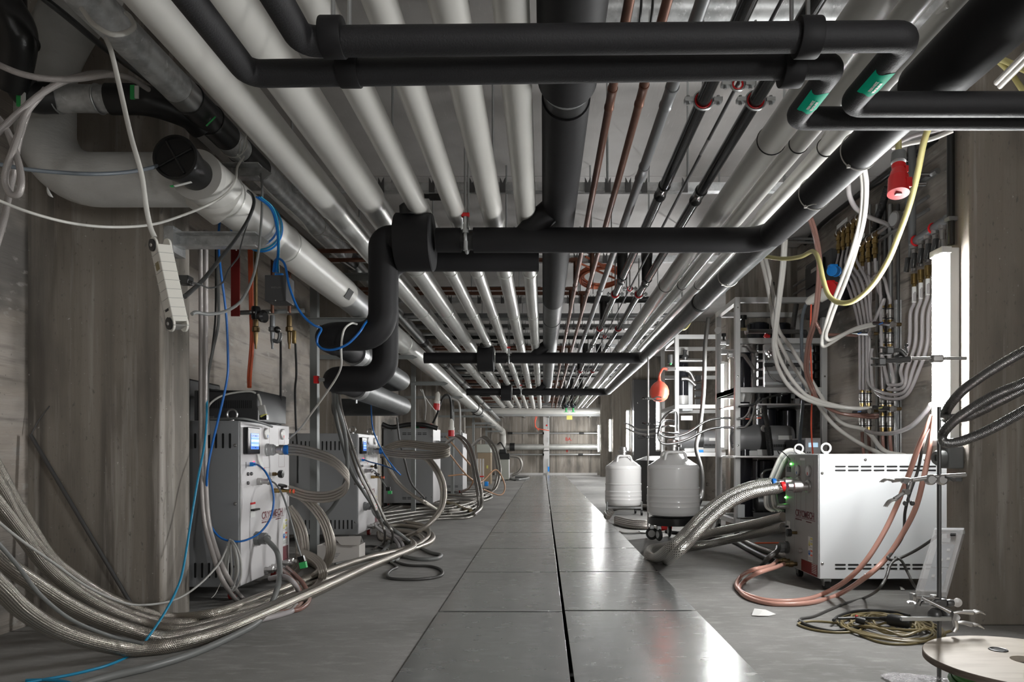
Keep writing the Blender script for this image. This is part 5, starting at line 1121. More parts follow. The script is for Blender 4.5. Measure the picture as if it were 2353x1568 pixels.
MB().box(along(-hw-.0004,0,.075),(.0008,.018,.02),R=Matrix((sx,sy,dn)).transposed()).build('tape_piece','tan_cable',t)
t = T('power_adapter','small black power adapter plugged into the white socket strip','power adapter',P(428,645,1.78)); q = P(426,645,1.80)
MB().box(q,(.030,.03,.022)).build('body','plastic_black',t,bevel=.002); MB().cyl(P(436,648,1.79),P(444,650,1.79),.004,seg=8).build('lead_end','rubber_black',t)
# red/white plug couplings far left
for (px,py,Y,nm,d_) in ((1006,928,8.6,'left red and white plug hanging on a black cable above the tall compressor',(-.1,0,-1)),(1037,990,8.9,'right red and white plug hanging on a black cable above the tall compressor',(0,0,-1))):
    q = P(px,py-22,Y); t = T('power_plug',nm,'plug',q,'red and white plugs on black cables'); MB().lathe([(.012,-.03),(.03,0),(.034,.08),(.04,.085),(.04,.12)],q,d_,18).build('white_body','plastic_white',t); MB().lathe([(.042,.12),(.042,.20),(.034,.202)],q,d_,18).build('red_end','red',t)
t = T('warning_light','red and green box on top of the tall grey compressor','signal box',P(970,972,9.2)); q = P(971,973,9.2); MB().bb(q.x-.05,q.x+.12,9.2,9.35,1.06,1.12).build('red_part','red',t,bevel=.02); MB().bb(q.x-.13,q.x-.055,9.2,9.35,1.06,1.125).build('green_part','green',t,bevel=.02)
# ---------------------------------------------------------------- hoses and cables, left side
BR = 'braided steel hoses sweeping over the floor on the left'
H = hose
H('braided_hose','top braided steel hose of the bundle sweeping in from the left edge','hose',[(-60,985,1.95),(0,1092,2.1),(33,1152,2.2),(72,1217,2.3),(120,1286,2.42),(181,1333,2.55),(254,1377,2.68),(326,1404,2.8),(399,1420,2.9),V(F(500,1408,.05)),(600,1372),(700,1335),(770,1307),(850,1281),(930,1262),(985,1235),(975,1210),(930,1200)],.021,'braid',BR)
H('braided_hose','braided steel hose tucked just under the topmost one at the left edge','hose',[(-60,1035,1.95),(0,1120,2.08),(40,1195,2.2),(90,1262,2.3),(150,1328,2.42),(215,1372,2.55),(280,1402,2.66),(345,1424,2.78),(420,1432),(500,1418),(600,1388),(700,1350),(780,1322),(860,1296),(930,1270),(988,1246),(992,1228),(965,1214),(915,1208),(882,1212)],.020,'braid',BR)
H('braided_hose','third braided steel hose from the top at the left edge','hose',[(-60,1092,1.95),(0,1165,2.05),(54,1236,2.18),(109,1306,2.3),(181,1364,2.45),(254,1404,2.6),(326,1430,2.72),(410,1448),(500,1428),(610,1398),(690,1366),(750,1345),(850,1303),(940,1264),(972,1242),(950,1226),(900,1219)],.021,'braid',BR)
H('braided_hose','fourth braided steel hose from the top, thick and shiny','hose',[(-60,1222,1.9),(0,1286,2.0),(72,1337,2.12),(145,1384,2.25),(217,1420,2.38),(290,1446,2.5),(370,1466),(440,1455),(500,1440),(570,1420),(640,1390),(690,1372),(728,1352),(742,1325),(730,1300),(700,1288),(675,1296)],.026,'braid',BR)
H('braided_hose','lowest and thickest braided steel hose touching the floor at the left','hose',[(-60,1290,1.85),(0,1350,1.95),(54,1402,2.06),(127,1446,2.18),(217,1476,2.3),(310,1492),(399,1482),(500,1455),(590,1418),(650,1392),(740,1352),(830,1310),(900,1281),(948,1260),(940,1244),(892,1238)],.028,'braid',BR)
H('grey_cable','thin white cable looping from the left edge to the hanging coil','cable',[(-60,1150,1.9),(0,1203,2.0),(54,1246,2.1),(127,1297,2.25),(199,1348,2.4),(272,1382,2.6),(326,1391,2.7),(399,1380,2.85),(453,1348,2.95),(500,1300,3.05),(520,1262,3.15),(528,1240,3.2)],.0045,'cable_lgrey')
H('grey_cable','dark grey cable crossing over the braided hoses at the left edge','cable',[(-60,1190,1.88),(0,1254,1.95),(43,1304,2.02),(91,1366,2.1),(163,1424,2.2),(254,1462,2.33),(330,1480,2.36)],.006,'cable_grey')
H('teal_cable','long teal network cable running down past the left pillar to the floor','cable',[(474,880,3.2),(475,950,3.15),(470,1020,3.1),(455,1100,3.0),(438,1203,2.92),(420,1312,2.8),(404,1360,2.72),(380,1406,2.64),(344,1460,2.5),(310,1500),(254,1527),(190,1545),(127,1558),(80,1566),(20,1580)],.0048,'teal')
H('teal_cable','short teal cable piece at the bottom left corner of the picture','cable',[(60,1564),(110,1563),(150,1567),(180,1578)],.0048,'teal')
H('grey_power_cable','thick grey power cable from the nearest left compressor across the floor','cable',[V((-1.398,3.48,.285)),(612,1240,3.45),(636,1268,3.4),(643,1310,3.35),(638,1350,3.2),(618,1400),(590,1432),(540,1460),(450,1500),(350,1532),(250,1556),(150,1584)],.013,'cable_grey')
H('clear_braided_hose','left one of two pinkish braided hoses hanging down at the left pillar edge','hose',[(461,530,3.16),(462,700,3.16),(462,900,3.16),(463,1100,3.16),(470,1200,3.16),(488,1270,3.1),(512,1335,3.05),(548,1385),(590,1410),(640,1412),(680,1390),(700,1368),(690,1335),(660,1318),V(F(640,1322,.08))],.0105,'pvc_braid','pinkish braided hoses on the left')
H('clear_braided_hose','right one of two pinkish braided hoses hanging down at the left pillar edge','hose',[(473,530,3.17),(473,700,3.17),(472,900,3.17),(473,1100,3.17),(480,1200,3.17),(498,1268,3.12),(524,1328,3.08),(556,1374),(600,1396),(650,1396),(680,1376),(682,1350),(660,1330),(640,1320,3.45)],.0105,'pvc_braid','pinkish braided hoses on the left')
H('blue_cable','blue network cable looping in front of the nearest left compressor','cable',[V((-1.445,3.425,.665)),(594,1070,3.35),(610,1085,3.3),(624,1115,3.3),(629,1150,3.3),(622,1190,3.28),(600,1222,3.25),(570,1240,3.22),(540,1245,3.2),(505,1235,3.2),(480,1200,3.2),(474,1160,3.2)],.0048,'blue')
H('blue_cable','bright blue network cable hanging down beside the left pillar','cable',[(506,480,3.05),(502,560,3.1),(507,620,3.1),(515,680,3.12),(521,740,3.14),(524,830,3.15),(522,870,3.15),(512,920,3.15),(500,970,3.15),(486,1030,3.15),(476,1090,3.15),(474,1160,3.2)],.0052,'blue')
H('blue_cable','bright blue network cable from the black switch box draped over the drop pipe','cable',[(628,625,2.98),(632,600,2.95),(642,595,2.92),(655,610,2.9),(664,655,2.88),(680,700,2.86),(700,730,2.85),(722,748,2.85),(738,756,2.86),(730,775,2.84),(730,792,2.84),(745,803,2.83),(770,803,2.83),(800,790,2.83),(825,765,2.84),(838,745,2.87),(848,732,2.95)],.0050,'blue')
for j,(dx,r_) in enumerate(((0,.0032),(6,.0032),(11,.0032))): H('blue_cable','%s blue cable dropping from the pipe coil to the black switch box'%('left','middle','right')[j],'cable',[(588+dx,452,2.6),(622+dx*.6,480,2.65),(636+dx*.4,530,2.75),(638+dx*.3,580,2.88),(634+dx*.5,605,2.95),(632+dx*.8,626,2.985)],r_,('blue','blue_bright','teal')[j],'blue cables of the switch box')
t = T('blue_cable_loop','blue cables wound round the thick pale drain pipe','cable',bp(3.0),None)
for j,(y,rr,m_) in enumerate(((3.02,.099,'blue'),(3.06,.103,'teal'),(3.10,.099,'blue_bright'))): MB().torus(bp(y)+V((0,0,-.008)),(.15*(j-1),1,.1),rr+.004,.0045,40,8).build('turn',m_,t)
H('white_cable','white cable hanging from the zinc pipe to the power socket strip','cable',[(188,20,1.75),(215,55,1.72),(255,78,1.70),(290,75,1.72),(308,60,1.78),(300,40,1.9),(290,30,2.0)],.0062,'cable_white','white cables of the socket strip')
H('white_cable','white lead running straight down into the top of the socket strip','cable',[(244,90,1.85),(256,120,1.8),(275,200,1.78),(300,310,1.77),(325,400,1.76),(335,470,1.75),(345,520,1.75),(355,545,1.75)],.0062,'cable_white','white cables of the socket strip')
H('white_cable','long thin white cable sagging from the left edge up to the bracket','cable',[(-60,430,1.9),(0,462,1.95),(80,492,2.0),(170,514,2.1),(260,522,2.2),(350,516,2.35),(420,495,2.45),(480,470,2.5),(520,445,2.55),(541,415,2.62),(545,385,2.7),(560,360,2.85)],.0045,'cable_white')
H('steel_cable','dark steel grey cable sagging from the left edge behind the black screw cap','cable',[(-60,370,1.95),(0,378,2.0),(60,389,2.05),(130,396,2.1),(210,400,2.15),(290,396,2.25),(350,385,2.35),(380,372,2.45)],.0062,'cable_steel')
H('grey_cable','grey cable looping from the socket strip up over the pipe bracket','cable',[(441,722,1.8),(452,718,1.82),(480,722,1.9),(520,715,2.1),(555,690,2.3),(580,640,2.5),(592,590,2.6),(598,540,2.65),(602,480,2.68),(602,430,2.72),(600,400,2.78)],.0048,'cable_grey')
H('black_cable','thick black cable running from the socket strip up round the drain pipe','cable',[(424,682,1.78),(436,672,1.85),(470,640,2.1),(510,590,2.3),(545,545,2.45),(570,505,2.52),(583,470,2.55),(580,450,2.6),(570,440,2.7)],.0062,'cable_black')
H('black_cable','thin black adapter cable looping up to the drain pipe bracket','cable',[(444,650,1.79),(462,655,1.9),(480,662,2.0),(500,658,2.1),(515,645,2.2),(525,620,2.3),(548,590,2.4),(552,570,2.5),(560,540,2.6),(570,510,2.7),(572,492,2.8)],.0025,'cable_black')
H('grey_cable','thin white cable hanging from the drop pipe down to the nearest compressor','cable',[(820,745,2.88),(806,744,2.85),(790,760,2.83),(784,800,2.84),(784,840,2.9),(772,870,3.0),(745,910,3.1),(712,955,3.2),(690,985,3.3),(665,1008,3.4)],.0045,'cable_white')
H('grey_cable','straight grey cable hanging beside the pinkish hoses','cable',[(500,540,3.3),(501,640,3.3),(502,740,3.3),(490,800,3.3),(482,840,3.3),(477,880,3.3),(478,1000,3.28)],.007,'cable_grey')
H('black_cable','black cable hanging beside the straight grey cable at the left wall','cable',[(496,540,3.35),(496,640,3.35),(495,730,3.35),(488,800,3.35),(480,850,3.35),(477,890,3.38),(500,898,3.4),(540,900,3.42),(575,902,3.42)],.005,'cable_black')
H('black_cable','left black cable hanging down the wall from the zinc coloured valve','cable',[(645,770,3.68),(645,900,3.7),(644,1000,3.95),(645,1060,4.1),(650,1120,4.2)],.006,'cable_black','black cables hanging down the left wall')
H('black_cable','right black cable hanging down the wall from the brass valve','cable',[(679,790,3.72),(681,860,3.75),(678,900,3.8),(680,980,4.0),(684,1040,4.2),(684,1110,4.3)],.006,'cable_black','black cables hanging down the left wall')
H('grey_cable','light cable lying over the black electronics box','cable',[(476,940,3.35),(486,925,3.36),(510,910,3.38),(545,902,3.40),(575,900,3.41),(588,904,3.42)],.005,'cable_white')
H('grey_cable','grey cable lying across the top of the nearest left compressor','cable',[(478,964,3.31),(510,963,3.3),(560,963,3.28),(600,972,3.4),(625,981,3.6)],.006,'cable_grey')
H('grey_cable','grey signal cable hanging from the round connector, ending in a green plug','cable',[V((-1.392,3.506,.575)),(635,1115,3.45),(650,1140,3.4),(665,1185,3.38),(680,1240,3.38),(693,1282,3.38)],.0045,'cable_grey')
t = T('green_connector','green screw terminal plug hanging in front of the braided hoses','plug',P(696,1298,3.38)); MB().box(P(693,1285,3.38),(.03,.02,.028),R=Matrix.Rotation(-.3,3,'Y')).build('black_part','plastic_black',t); MB().box(P(697,1299,3.38),(.032,.022,.030),R=Matrix.Rotation(-.2,3,'Y')).build('green_part','green',t)
# coil of white cable hanging in front of the compressor
t = T('cable_coil','coil of thin pale cable hanging in front of the nearest left compressor','cable coil',P(530,1240,3.18))
for j in range(6):
    w_ = 4+j*2.6; dx = (-4,2,0,3,-2,4)[j]; top = 1242; bot = 1345+(j%3)*7
    MB().tube(pts([(530+dx*.3,top,3.18-j*.004),(530+dx+w_,top+35,3.17-j*.006),(532+dx+w_,bot-30,3.17-j*.006),(530+dx,bot,3.17-j*.004),(528+dx-w_,bot-35,3.18-j*.003),(529+dx-w_*.8,top+35,3.18-j*.003)]),.0042,8,closed=True).build('turn','cable_lgrey',t)
H('cable_tie','thin pale tie tail below the hanging cable coil','cable tie',[(520,1310,3.15),(505,1345,3.1),(495,1365,3.05),(486,1375,3.04)],.0015,'cable_white')
H('leaning_rod','thin grey metal tube leaning on the front of the left pillar','tube',[(70,1000,2.80),(307,1398,2.78),(330,1437,2.76)],.008,'steel_dark',smooth=False)
H('thin_wire','short thin bent wire on the left pillar above the leaning tube','wire',[(72,998,2.82),(90,965,2.83),(114,933,2.84)],.0025,'steel_dark')
# pale braided water hoses in the upper left corner
CB = 'clear braided hoses in the upper left corner'
H('clear_braided_hose','upper clear braided hose sagging in the top left corner','hose',[(-60,120,2.0),(0,150,2.0),(50,170,2.02),(110,181,2.05),(180,181,2.1),(250,172,2.15),(300,180,2.25),(340,205,2.4)],.0092,'pvc_braid',CB)
H('clear_braided_hose','shiny clear braided hose running down to the left edge','hose',[(-60,360,1.95),(0,300,2.0),(40,262,2.02),(100,212,2.05),(160,182,2.1),(220,168,2.2),(270,170,2.3)],.0092,'pvc_braid',CB)
H('clear_braided_hose','clear braided hose making a narrow loop at the left edge','hose',[(105,205,2.06),(60,260,2.03),(42,310,2.0),(28,350,1.98),(14,390,1.97),(12,420,1.97),(24,446,1.97),(42,446,1.97),(49,420,1.97),(44,380,1.98),(30,335,2.0),(10,290,2.02),(-40,230,2.05)],.0092,'pvc_braid',CB)
H('clear_braided_hose','clear braided hose hanging down behind the narrow loop at the left edge','hose',[(66,250,2.1),(44,320,2.1),(32,390,2.1),(20,450,2.08),(8,510,2.05),(-20,600,2.0)],.0092,'pvc_braid',CB)
H('black_cable','black cable with red print running beside the zinc pipe at the top','cable',[(80,-20,1.9),(150,35,2.0),(215,90,2.15),(250,118,2.3),(320,170,2.6),(420,240,3.0)],.010,'cable_black')
H('white_cable','white cable lying on the zinc pipe and ending on the far bracket','cable',[gp(2.9)+V((.02,-.05,-.05)),gp(3.2)+V((0,0,-.062)),gp(3.6)+V((.01,0,-.062)),gp(3.9)+V((-.01,0,-.066)),gp(4.3)+V((.0,0,-.064)),gp(4.6)+V((.03,0,-.062))],.0045,'cable_white')
for j,(y,tl) in enumerate(((2.86,(.06,-.10,.02)),(3.9,(.28,.0,-.12)))):
    t = T('cable_tie','%s pale cable tie round the zinc pipe with a long tail'%('near','far')[j],'cable tie',gp(y),'cable ties on the zinc pipe'); MB().torus(gp(y),(0,1,0),.060,.0022,28,6).build('strap','cable_white',t); q = gp(y)+V((.03,-.01,-.052)); MB().tube([q,q+V(tl)*.5+V((0,0,.02)),q+V(tl)],.0018,6).build('tail','cable_white',t)
H('cable_tie','thin upright pale tie tail on the near pipe bracket','cable tie',[(556,355,2.8),(563,325,2.8),(570,300,2.8),(576,282,2.8)],.0022,'cable_white')
# hose loops of the left compressors
LB = 'ribbed steel hose loops at the left compressors'
def strand(name,lb,lst,n,gap,r,m,grp,ax=(0,0,1),dz=0.):
    """several hoses tied side by side = several hoses of one bundle"""
    for k in range(n):
        off = V(ax)*(gap*(k-(n-1)/2)); p = [q+off for q in pts(lst,r,dz)]
        p = [V((a.x,a.y,max(a.z,r+.001))) for a in p]
        o = MB().tube(p,r,10,7).build(name,m,sharp=80); tag(o,lb%(('upper','lower') if n == 2 else ('top','middle','bottom') if n == 3 else ('outer','second','third','inner'))[k],'hose',grp)
strand('braided_hose','%s braided hose of the big loop at the nearest left compressor',[V((-1.352,3.62,.738)),(680,1034,3.62),(720,1042,3.6),(762,1058,3.58),(792,1085,3.58),(800,1105,3.6),(788,1128,3.62),(755,1142,3.65),(710,1141,3.7),(665,1128,3.8)],4,.0150,.0080,'braid',LB)
strand('braided_hose','%s hose of the bundle curving down beside the nearest left compressor',[(668,1128,3.78),(700,1145,3.75),(725,1170,3.72),(745,1200,3.7),(757,1240,3.7),(758,1270,3.72),(745,1300,3.78),(720,1322,3.8),(690,1330)],4,.0145,.0078,'braid',LB,(.8,0,.5))
strand('braided_hose','%s rear hose of the bundle curving down beside the nearest left compressor',[(672,1132,3.9),(706,1150,3.88),(733,1178,3.86),(753,1210,3.84),(763,1245,3.84),(760,1275,3.86),(745,1303,3.9),(715,1330)],3,.016,.0078,'braid',LB,(.9,0,-.4))
strand('braided_hose','%s rear hose of the inner bundle beside the nearest left compressor',[(664,1178,4.0),(676,1200,3.98),(684,1225,3.96),(688,1255,3.96),(685,1285,3.98),(672,1312,4.0),(655,1335,4.0)],3,.0145,.0078,'braid',LB,(.9,0,.3))
strand('braided_hose','%s hose of the inner bundle beside the nearest left compressor',[(664,1165,3.9),(680,1185,3.88),(695,1215,3.86),(702,1250,3.86),(700,1280,3.88),(690,1305,3.9),(668,1335,3.95)],3,.0145,.0078,'braid',LB,(.9,0,.3))
strand('braided_hose','%s hose of the tight bend lying on the floor beside the carton',[(690,1268,3.72),(715,1278,3.68),(735,1295,3.62),(742,1318,3.56),(735,1340),(715,1355),(680,1368),(640,1390)],4,.0145,.0078,'braid',LB,(.7,0,.3))
strand('braided_hose','%s hose of the flat loop from the second left compressor',[V((-1.356,5.74,.738)),(900,1042,5.7),(950,1046,5.5),(1000,1046,5.3),(1030,1040,5.25),(1025,1030,5.4),(985,1026,5.7),(930,1020,6.0),(895,1028,6.1),(875,1045,6.2)],4,.0165,.0088,'braid',LB,(0,.1,1))
strand('braided_hose','%s hose of the wide round loop in front of the tall grey compressor',[(880,1046,6.1),(935,1040,6.0),(975,1050,5.8),(1003,1080,5.6),(1018,1120,5.5),(1015,1165,5.4),(990,1200,5.3),(960,1222,5.3),(920,1238),(880,1240),(872,1225)],2,.030,.0155,'braid',LB,(.8,0,.4))
strand('braided_hose','%s braided hose crossing diagonally down from the second compressor',[(880,1030,6.3),(893,1075,6.2),(915,1110,6.1),(950,1140,6.0),(985,1160,5.95),(1015,1178),(1040,1186)],2,.034,.0145,'braid',LB,(.7,0,-.6))
H('grey_hose','grey hose descending diagonally past the second left compressor','hose',[(766,900,3.9),(772,960,4.3),(790,1030,4.7),(810,1090,5.0),(835,1130,5.1),(858,1165,5.1),(875,1195,5.1),(890,1225),(893,1250),(880,1268)],.013,'cable_grey')
H('braided_hose','left braided hose hanging from the steel post across the second compressor','hose',[(772,880,4.2),(780,950,4.5),(800,1020,4.8),(822,1085,5.0),(850,1140,5.05),(870,1190,5.05),(884,1222,5.0),(880,1250),(860,1262)],.010,'braid_far','hoses hanging beside the steel post')
H('braided_hose','right braided hose hanging from the steel post across the second compressor','hose',[(776,880,4.2),(786,950,4.5),(806,1015,4.8),(832,1085,4.95),(862,1145,5.0),(885,1195,5.0),(902,1225,5.0),(898,1250),(880,1275)],.010,'braid_far','hoses hanging beside the steel post')
H('grey_cable','thick grey cable hanging from the steel post in front of the second compressor','cable',[(770,880,4.0),(775,930,4.1),(790,985,4.3),(797,1040,4.5),(797,1085,4.6),(785,1130,4.7),(765,1165,4.8),(740,1192,4.85)],.013,'cable_grey')
H('grey_power_cable','grey power cable from the second left compressor crossing the floor','cable',[V((-1.402,5.60,.285)),(860,1180,5.4),(880,1200,5.2),(915,1225,5.0),(950,1252),(990,1270),(1013,1276),(1003,1284),(960,1285),(910,1276),(850,1272),(820,1270)],.013,'cable_grey')
H('dark_cable','dark cable lying in a loop on the floor right of the carton','cable',[(830,1282),(880,1278),(930,1298),(990,1302),(1015,1312),(1010,1325),(960,1332),(900,1330),(890,1320),(900,1310),(912,1303),(890,1290),(850,1280),(815,1276),(820,1262),(850,1255),(885,1262),(905,1280)],.0085,'cable_dark')
H('grey_cable','mid grey cable bundle lying on the floor behind the loop of dark cable','cable',[(770,1297),(820,1288),(860,1285),(900,1290),(915,1284),(890,1274),(850,1268),(818,1272)],.010,'cable_grey')
H('blue_cable','blue cable dropping from the ceiling to the second left compressor','cable',[(853,895,4.5),(853,940,4.6),(858,990,4.8),(880,1040,5.0),(905,1075,5.1),(920,1092,5.2)],.005,'blue','blue cables at the second compressor')
H('blue_cable','short blue cable from the network plug of the second compressor','cable',[V((-1.449,5.545,.665)),(850,1062,5.4),(880,1070,5.3),(905,1080,5.2),(921,1092,5.2)],.005,'blue','blue cables at the second compressor')
H('grey_cable','grey signal cable of the second compressor ending in a green plug','cable',[V((-1.396,5.626,.575)),(862,1084,5.5),(875,1100,5.4),(888,1120,5.4)],.0045,'cable_grey')
t = T('green_connector','small green terminal plug hanging beside the second left compressor','plug',P(893,1128,5.4)); MB().box(P(892,1124,5.4),(.032,.02,.03)).build('black_part','plastic_black',t); MB().box(P(896,1132,5.4),(.03,.02,.024)).build('green_part','green',t)
# floor coils behind the second compressor
FC = 'braided hose coils on the floor by the second left pillar'
for j in range(5):
    dx = j*9; H('braided_hose','%s braided hose lying in flat curves on the floor behind the second pillar'%('front','second','middle','fourth','rear')[j],'hose',[(878,1215-j*9),(920,1200-j*8+6),(975,1196-j*7),(1030,1192-j*6),(1075,1190-j*8),(1098,1178-j*8),(1085,1168-j*5),(1040,1176-j*7),(985,1172-j*5),(920,1166-j*4),(880,1180-j*6)],.014,'braid_far',FC,dz=.004*j)
strand('braided_hose','%s braided hose arching from the tall grey compressor to the floor',[V((-1.32,9.35,.86)),(1050,1004,9.2),(1072,1020,8.9),(1085,1050,8.6),(1095,1100,8.2),(1103,1140,8.0),(1102,1168,8.0),(1085,1185)],2,.05,.020,'braid_far','arching hoses at the far left compressors',(.8,0,.4))
strand('braided_hose','%s braided hose arching from the compressor behind the third pillar',[V((-1.30,12.55,.86)),(1110,1006,12.3),(1132,1025,12.0),(1142,1055,11.6),(1146,1090,11.3),(1136,1125,11.2),(1110,1142)],2,.06,.022,'braid_far','arching hoses at the far left compressors',(.8,0,.4))
for j in range(3): H('braided_hose','%s hose lying on the floor in front of the far left compressors'%('near','middle','far')[j],'hose',[(1030,1152-j*7),(1070,1156-j*8),(1110,1152-j*8),(1130,1142-j*7),(1110,1134-j*5),(1060,1136-j*6)],.020,'braid_far','hoses on the floor by the far compressors',dz=.004*j)
H('ringed_hose','black and yellow spiral wrapped hose lying on the floor','hose',[(1026,1155),(1045,1160),(1062,1169),(1082,1174)],.024,'tan_cable')
for j,(lst) in enumerate(([(1025,1003,9.3),(1060,1045,9.4),(1090,1085,9.6),(1080,1120,9.8),(1060,1132)],[(1030,1094,9.6),(1070,1092,9.8),(1092,1110,9.9),(1110,1105,10.2),(1140,1080,10.6),(1160,1115,10.6),(1150,1138,10.5),(1110,1125,10.3)],[(1034,1045,9.4),(1070,1090,9.6),(1096,1110,9.9)])):
    H('copper_hose','%s thin copper coloured hose looping by the far left compressors'%('upper','wide','short')[j],'hose',lst,.011,'hose_copper','copper coloured hoses on the left')
H('black_cable','black cable running from the hanging red and white plug up and down','cable',[(995,972,8.9),(1005,950,8.8),(1017,915,8.7),(1030,908,8.7),(1036,925,8.8),(1037,962,8.9)],.014,'cable_black')
H('grey_cable','grey cable hanging beside the far red and white plug','cable',[(1038,916,9.5),(1053,925,9.5),(1057,950,9.5),(1057,1010,9.6)],.014,'cable_lgrey')
H('grey_cable','white cable hanging down the wall behind the tall grey compressor','cable',[(970,895,8.0),(978,930,8.2),(976,965,8.6)],.009,'cable_lgrey')
H('grey_cable','thin light cable crossing the wall above the tall grey compressor','cable',[(965,895,8.0),(985,925,8.3),(1003,948,8.6)],.006,'cable_lgrey')
H('black_hose','black hose lying over the top of the tall grey compressor','hose',[(878,975,8.9),(900,982,8.95),(940,976,9.0),(975,977,9.0),(1005,985,9.05)],.03,'rubber_black')
H('grey_cable','dark grey cable hanging down the front of the tall compressor','cable',[(912,960,6.6),(918,1010,6.6),(930,1060,6.7),(945,1110,6.8),(975,1145,6.9)],.010,'cable_dark')
H('braided_hose','left hose hanging at the end wall beside the pale far cabinet','hose',[(1172,1048,17.8),(1192,1052,17.8),(1199,1070,17.8),(1192,1085,17.8),(1176,1093,17.8)],.035,'braid_far','hoses by the pale far cabinet')
H('grey_cable','pale cable lying on the floor by the pale far cabinet','cable',[(1172,1100),(1190,1103),(1215,1098),(1185,1097)],.03,'cable_grey')
strand('pinkish_hose','%s pinkish water hose at the foot of the second left compressor',[V((-1.39,5.75,.105)),(890,1226,5.4),(912,1240,5.2),(922,1262),(905,1275)],2,.05,.013,'hose_clear','water hoses at the second compressor',(.5,.6,0))
strand('pinkish_hose','%s pinkish water hose at the foot of the nearest left compressor',[V((-1.39,3.66,.105)),(668,1320,3.5),(690,1345,3.4),(703,1378),(685,1400),(650,1408)],2,.05,.011,'hose_brown','water hoses at the nearest compressor',(.5,.5,0))
H('thick_hose','thick clear reinforced hose bending beside the nearest compressor castor','hose',[(620,1330,3.35),(650,1325,3.3),(675,1340,3.25),(688,1370),(676,1400),(650,1412),(600,1425)],.012,'hose_clear')
# ---------------------------------------------------------------- hoses on the right
RB = 'thick braided steel hoses of the right compressor'
H('braided_hose','rear thick braided hose with a blue mark leaving the right compressor','hose',[V((1.28,3.82,.552)),(1760,1113,3.83),(1720,1121,3.85),(1670,1143,3.85),(1620,1180,3.85),(1570,1232,3.85),(1530,1268,3.9),(1505,1283),(1490,1276),(1497,1262),(1530,1256),(1570,1243,5.1),(1640,1224,5.0),(1720,1208,4.75),(1800,1188,4.45)],.032,'braid_big',RB)
H('braided_hose','front thick braided hose with a red collar leaving the right compressor','hose',[V((1.28,3.677,.540)),(1780,1124,3.68),(1730,1133,3.65),(1680,1155,3.65),(1630,1195,3.65),(1580,1248,3.65),(1550,1276,3.7),(1532,1288),(1530,1276),(1560,1262),(1600,1256),(1680,1240,4.95),(1800,1212,4.4)],.030,'braid_big',RB)
H('braided_hose','braided hose lying on the floor toward the back of the right compressor','hose',[(1640,1238),(1690,1236),(1740,1258),(1790,1276),(1850,1290)],.022,'braid_far')
H('dark_hose','grey hose on the floor curving behind the right compressor','hose',[(1560,1240),(1630,1236),(1680,1242),(1730,1268),(1775,1290)],.019,'cable_dark')
H('grey_power_cable','left dark grey power cable from the gland of the right compressor','cable',[V((1.37,3.99,.17)),(1785,1268,3.9),(1765,1283,3.85),(1750,1300),(1730,1312)],.014,'cable_dark','power cables of the right compressor')
H('orange_cable','straight orange cable on the floor behind the right compressor','cable',[(1703,1249),(1800,1248),(1870,1248)],.006,'orange')
PK = 'pink water hoses of the right compressor'
H('pink_hose','rear pink water hose looping on the floor from the right compressor','hose',[V((1.36,3.967,.095)),(1770,1301,3.75),(1730,1310,3.6),(1703,1325),(1692,1345),(1705,1362),(1750,1378),(1800,1382),(1850,1378),(1890,1366),(1940,1338,3.2),(1985,1295,3.15),(2025,1235,3.15),(2055,1175,3.15),(2085,1100,3.1),(2110,1030,3.05),(2130,985,3.0),(2142,955,3.0)],.0115,'hose_pink',PK)
H('pink_hose','front pink water hose looping on the floor from the right compressor','hose',[V((1.36,3.854,.095)),(1780,1305,3.65),(1740,1318,3.5),(1712,1335),(1698,1352),(1715,1372),(1760,1386),(1815,1389),(1870,1384),(1925,1368),(1985,1330,3.05),(2035,1285,3.05),(2075,1225,3.05),(2105,1165,3.02),(2122,1100,3.0),(2135,1040,3.0),(2143,985,2.98),(2148,955,2.98)],.0115,'hose_pink',PK)
H('black_cable','black cable hanging from the light down over the right compressor','cable',[(2140,955,3.02),(2122,1020,3.05),(2108,1085,3.1),(2092,1130,3.1),(2080,1175,3.1),(2075,1230,3.1),(2050,1270,3.05),(2040,1282,3.0),(2052,1288,3.0),(2075,1280,3.0),(2110,1262,3.05),(2150,1235,3.1),(2172,1218,3.2)],.0065,'cable_dark')
H('black_cable','black cable draped from the knot over the compressor onto the floor','cable',[(2060,1284,2.98),(2045,1300,2.95),(2035,1330,2.9),(2015,1358,2.9),(1985,1375),(1945,1386),(1905,1402),(1870,1417),(1840,1423),(1845,1432),(1880,1445),(1920,1450),(1980,1442),(2040,1442),(2080,1434),(2095,1424),(2085,1414),(2040,1412),(2000,1408)],.0062,'cable_dark')
H('black_cable','short black cable hanging from the knot behind the acrylic case','cable',[(2056,1280,3.0),(2072,1290,2.98),(2085,1315,2.96),(2100,1345,2.94),(2115,1362)],.0058,'cable_dark')
H('black_cable','black cable with an inline socket lying on the yellow-tan coil','cable',[(1915,1426),(1930,1415),(1965,1405),(2010,1403),(2060,1408),(2090,1416)],.006,'cable_black',dz=.02)
t = T('inline_socket','black inline socket lying on the coil of tan cable','socket',F(2070,1428)); a = F(2040,1424,.045); b_ = F(2092,1432,.045); MB().lathe([(.006,-.03),(.012,-.004),(.020,.0),(.024,.012),(.024,.075),(.018,.085),(.0001,.087)],a,b_-a,18).build('body','rubber_black',t); MB().tube([F(1925,1422,.03),F(1980,1421,.035),F(2035,1423,.045)],.006,10).build('lead','cable_black',t)
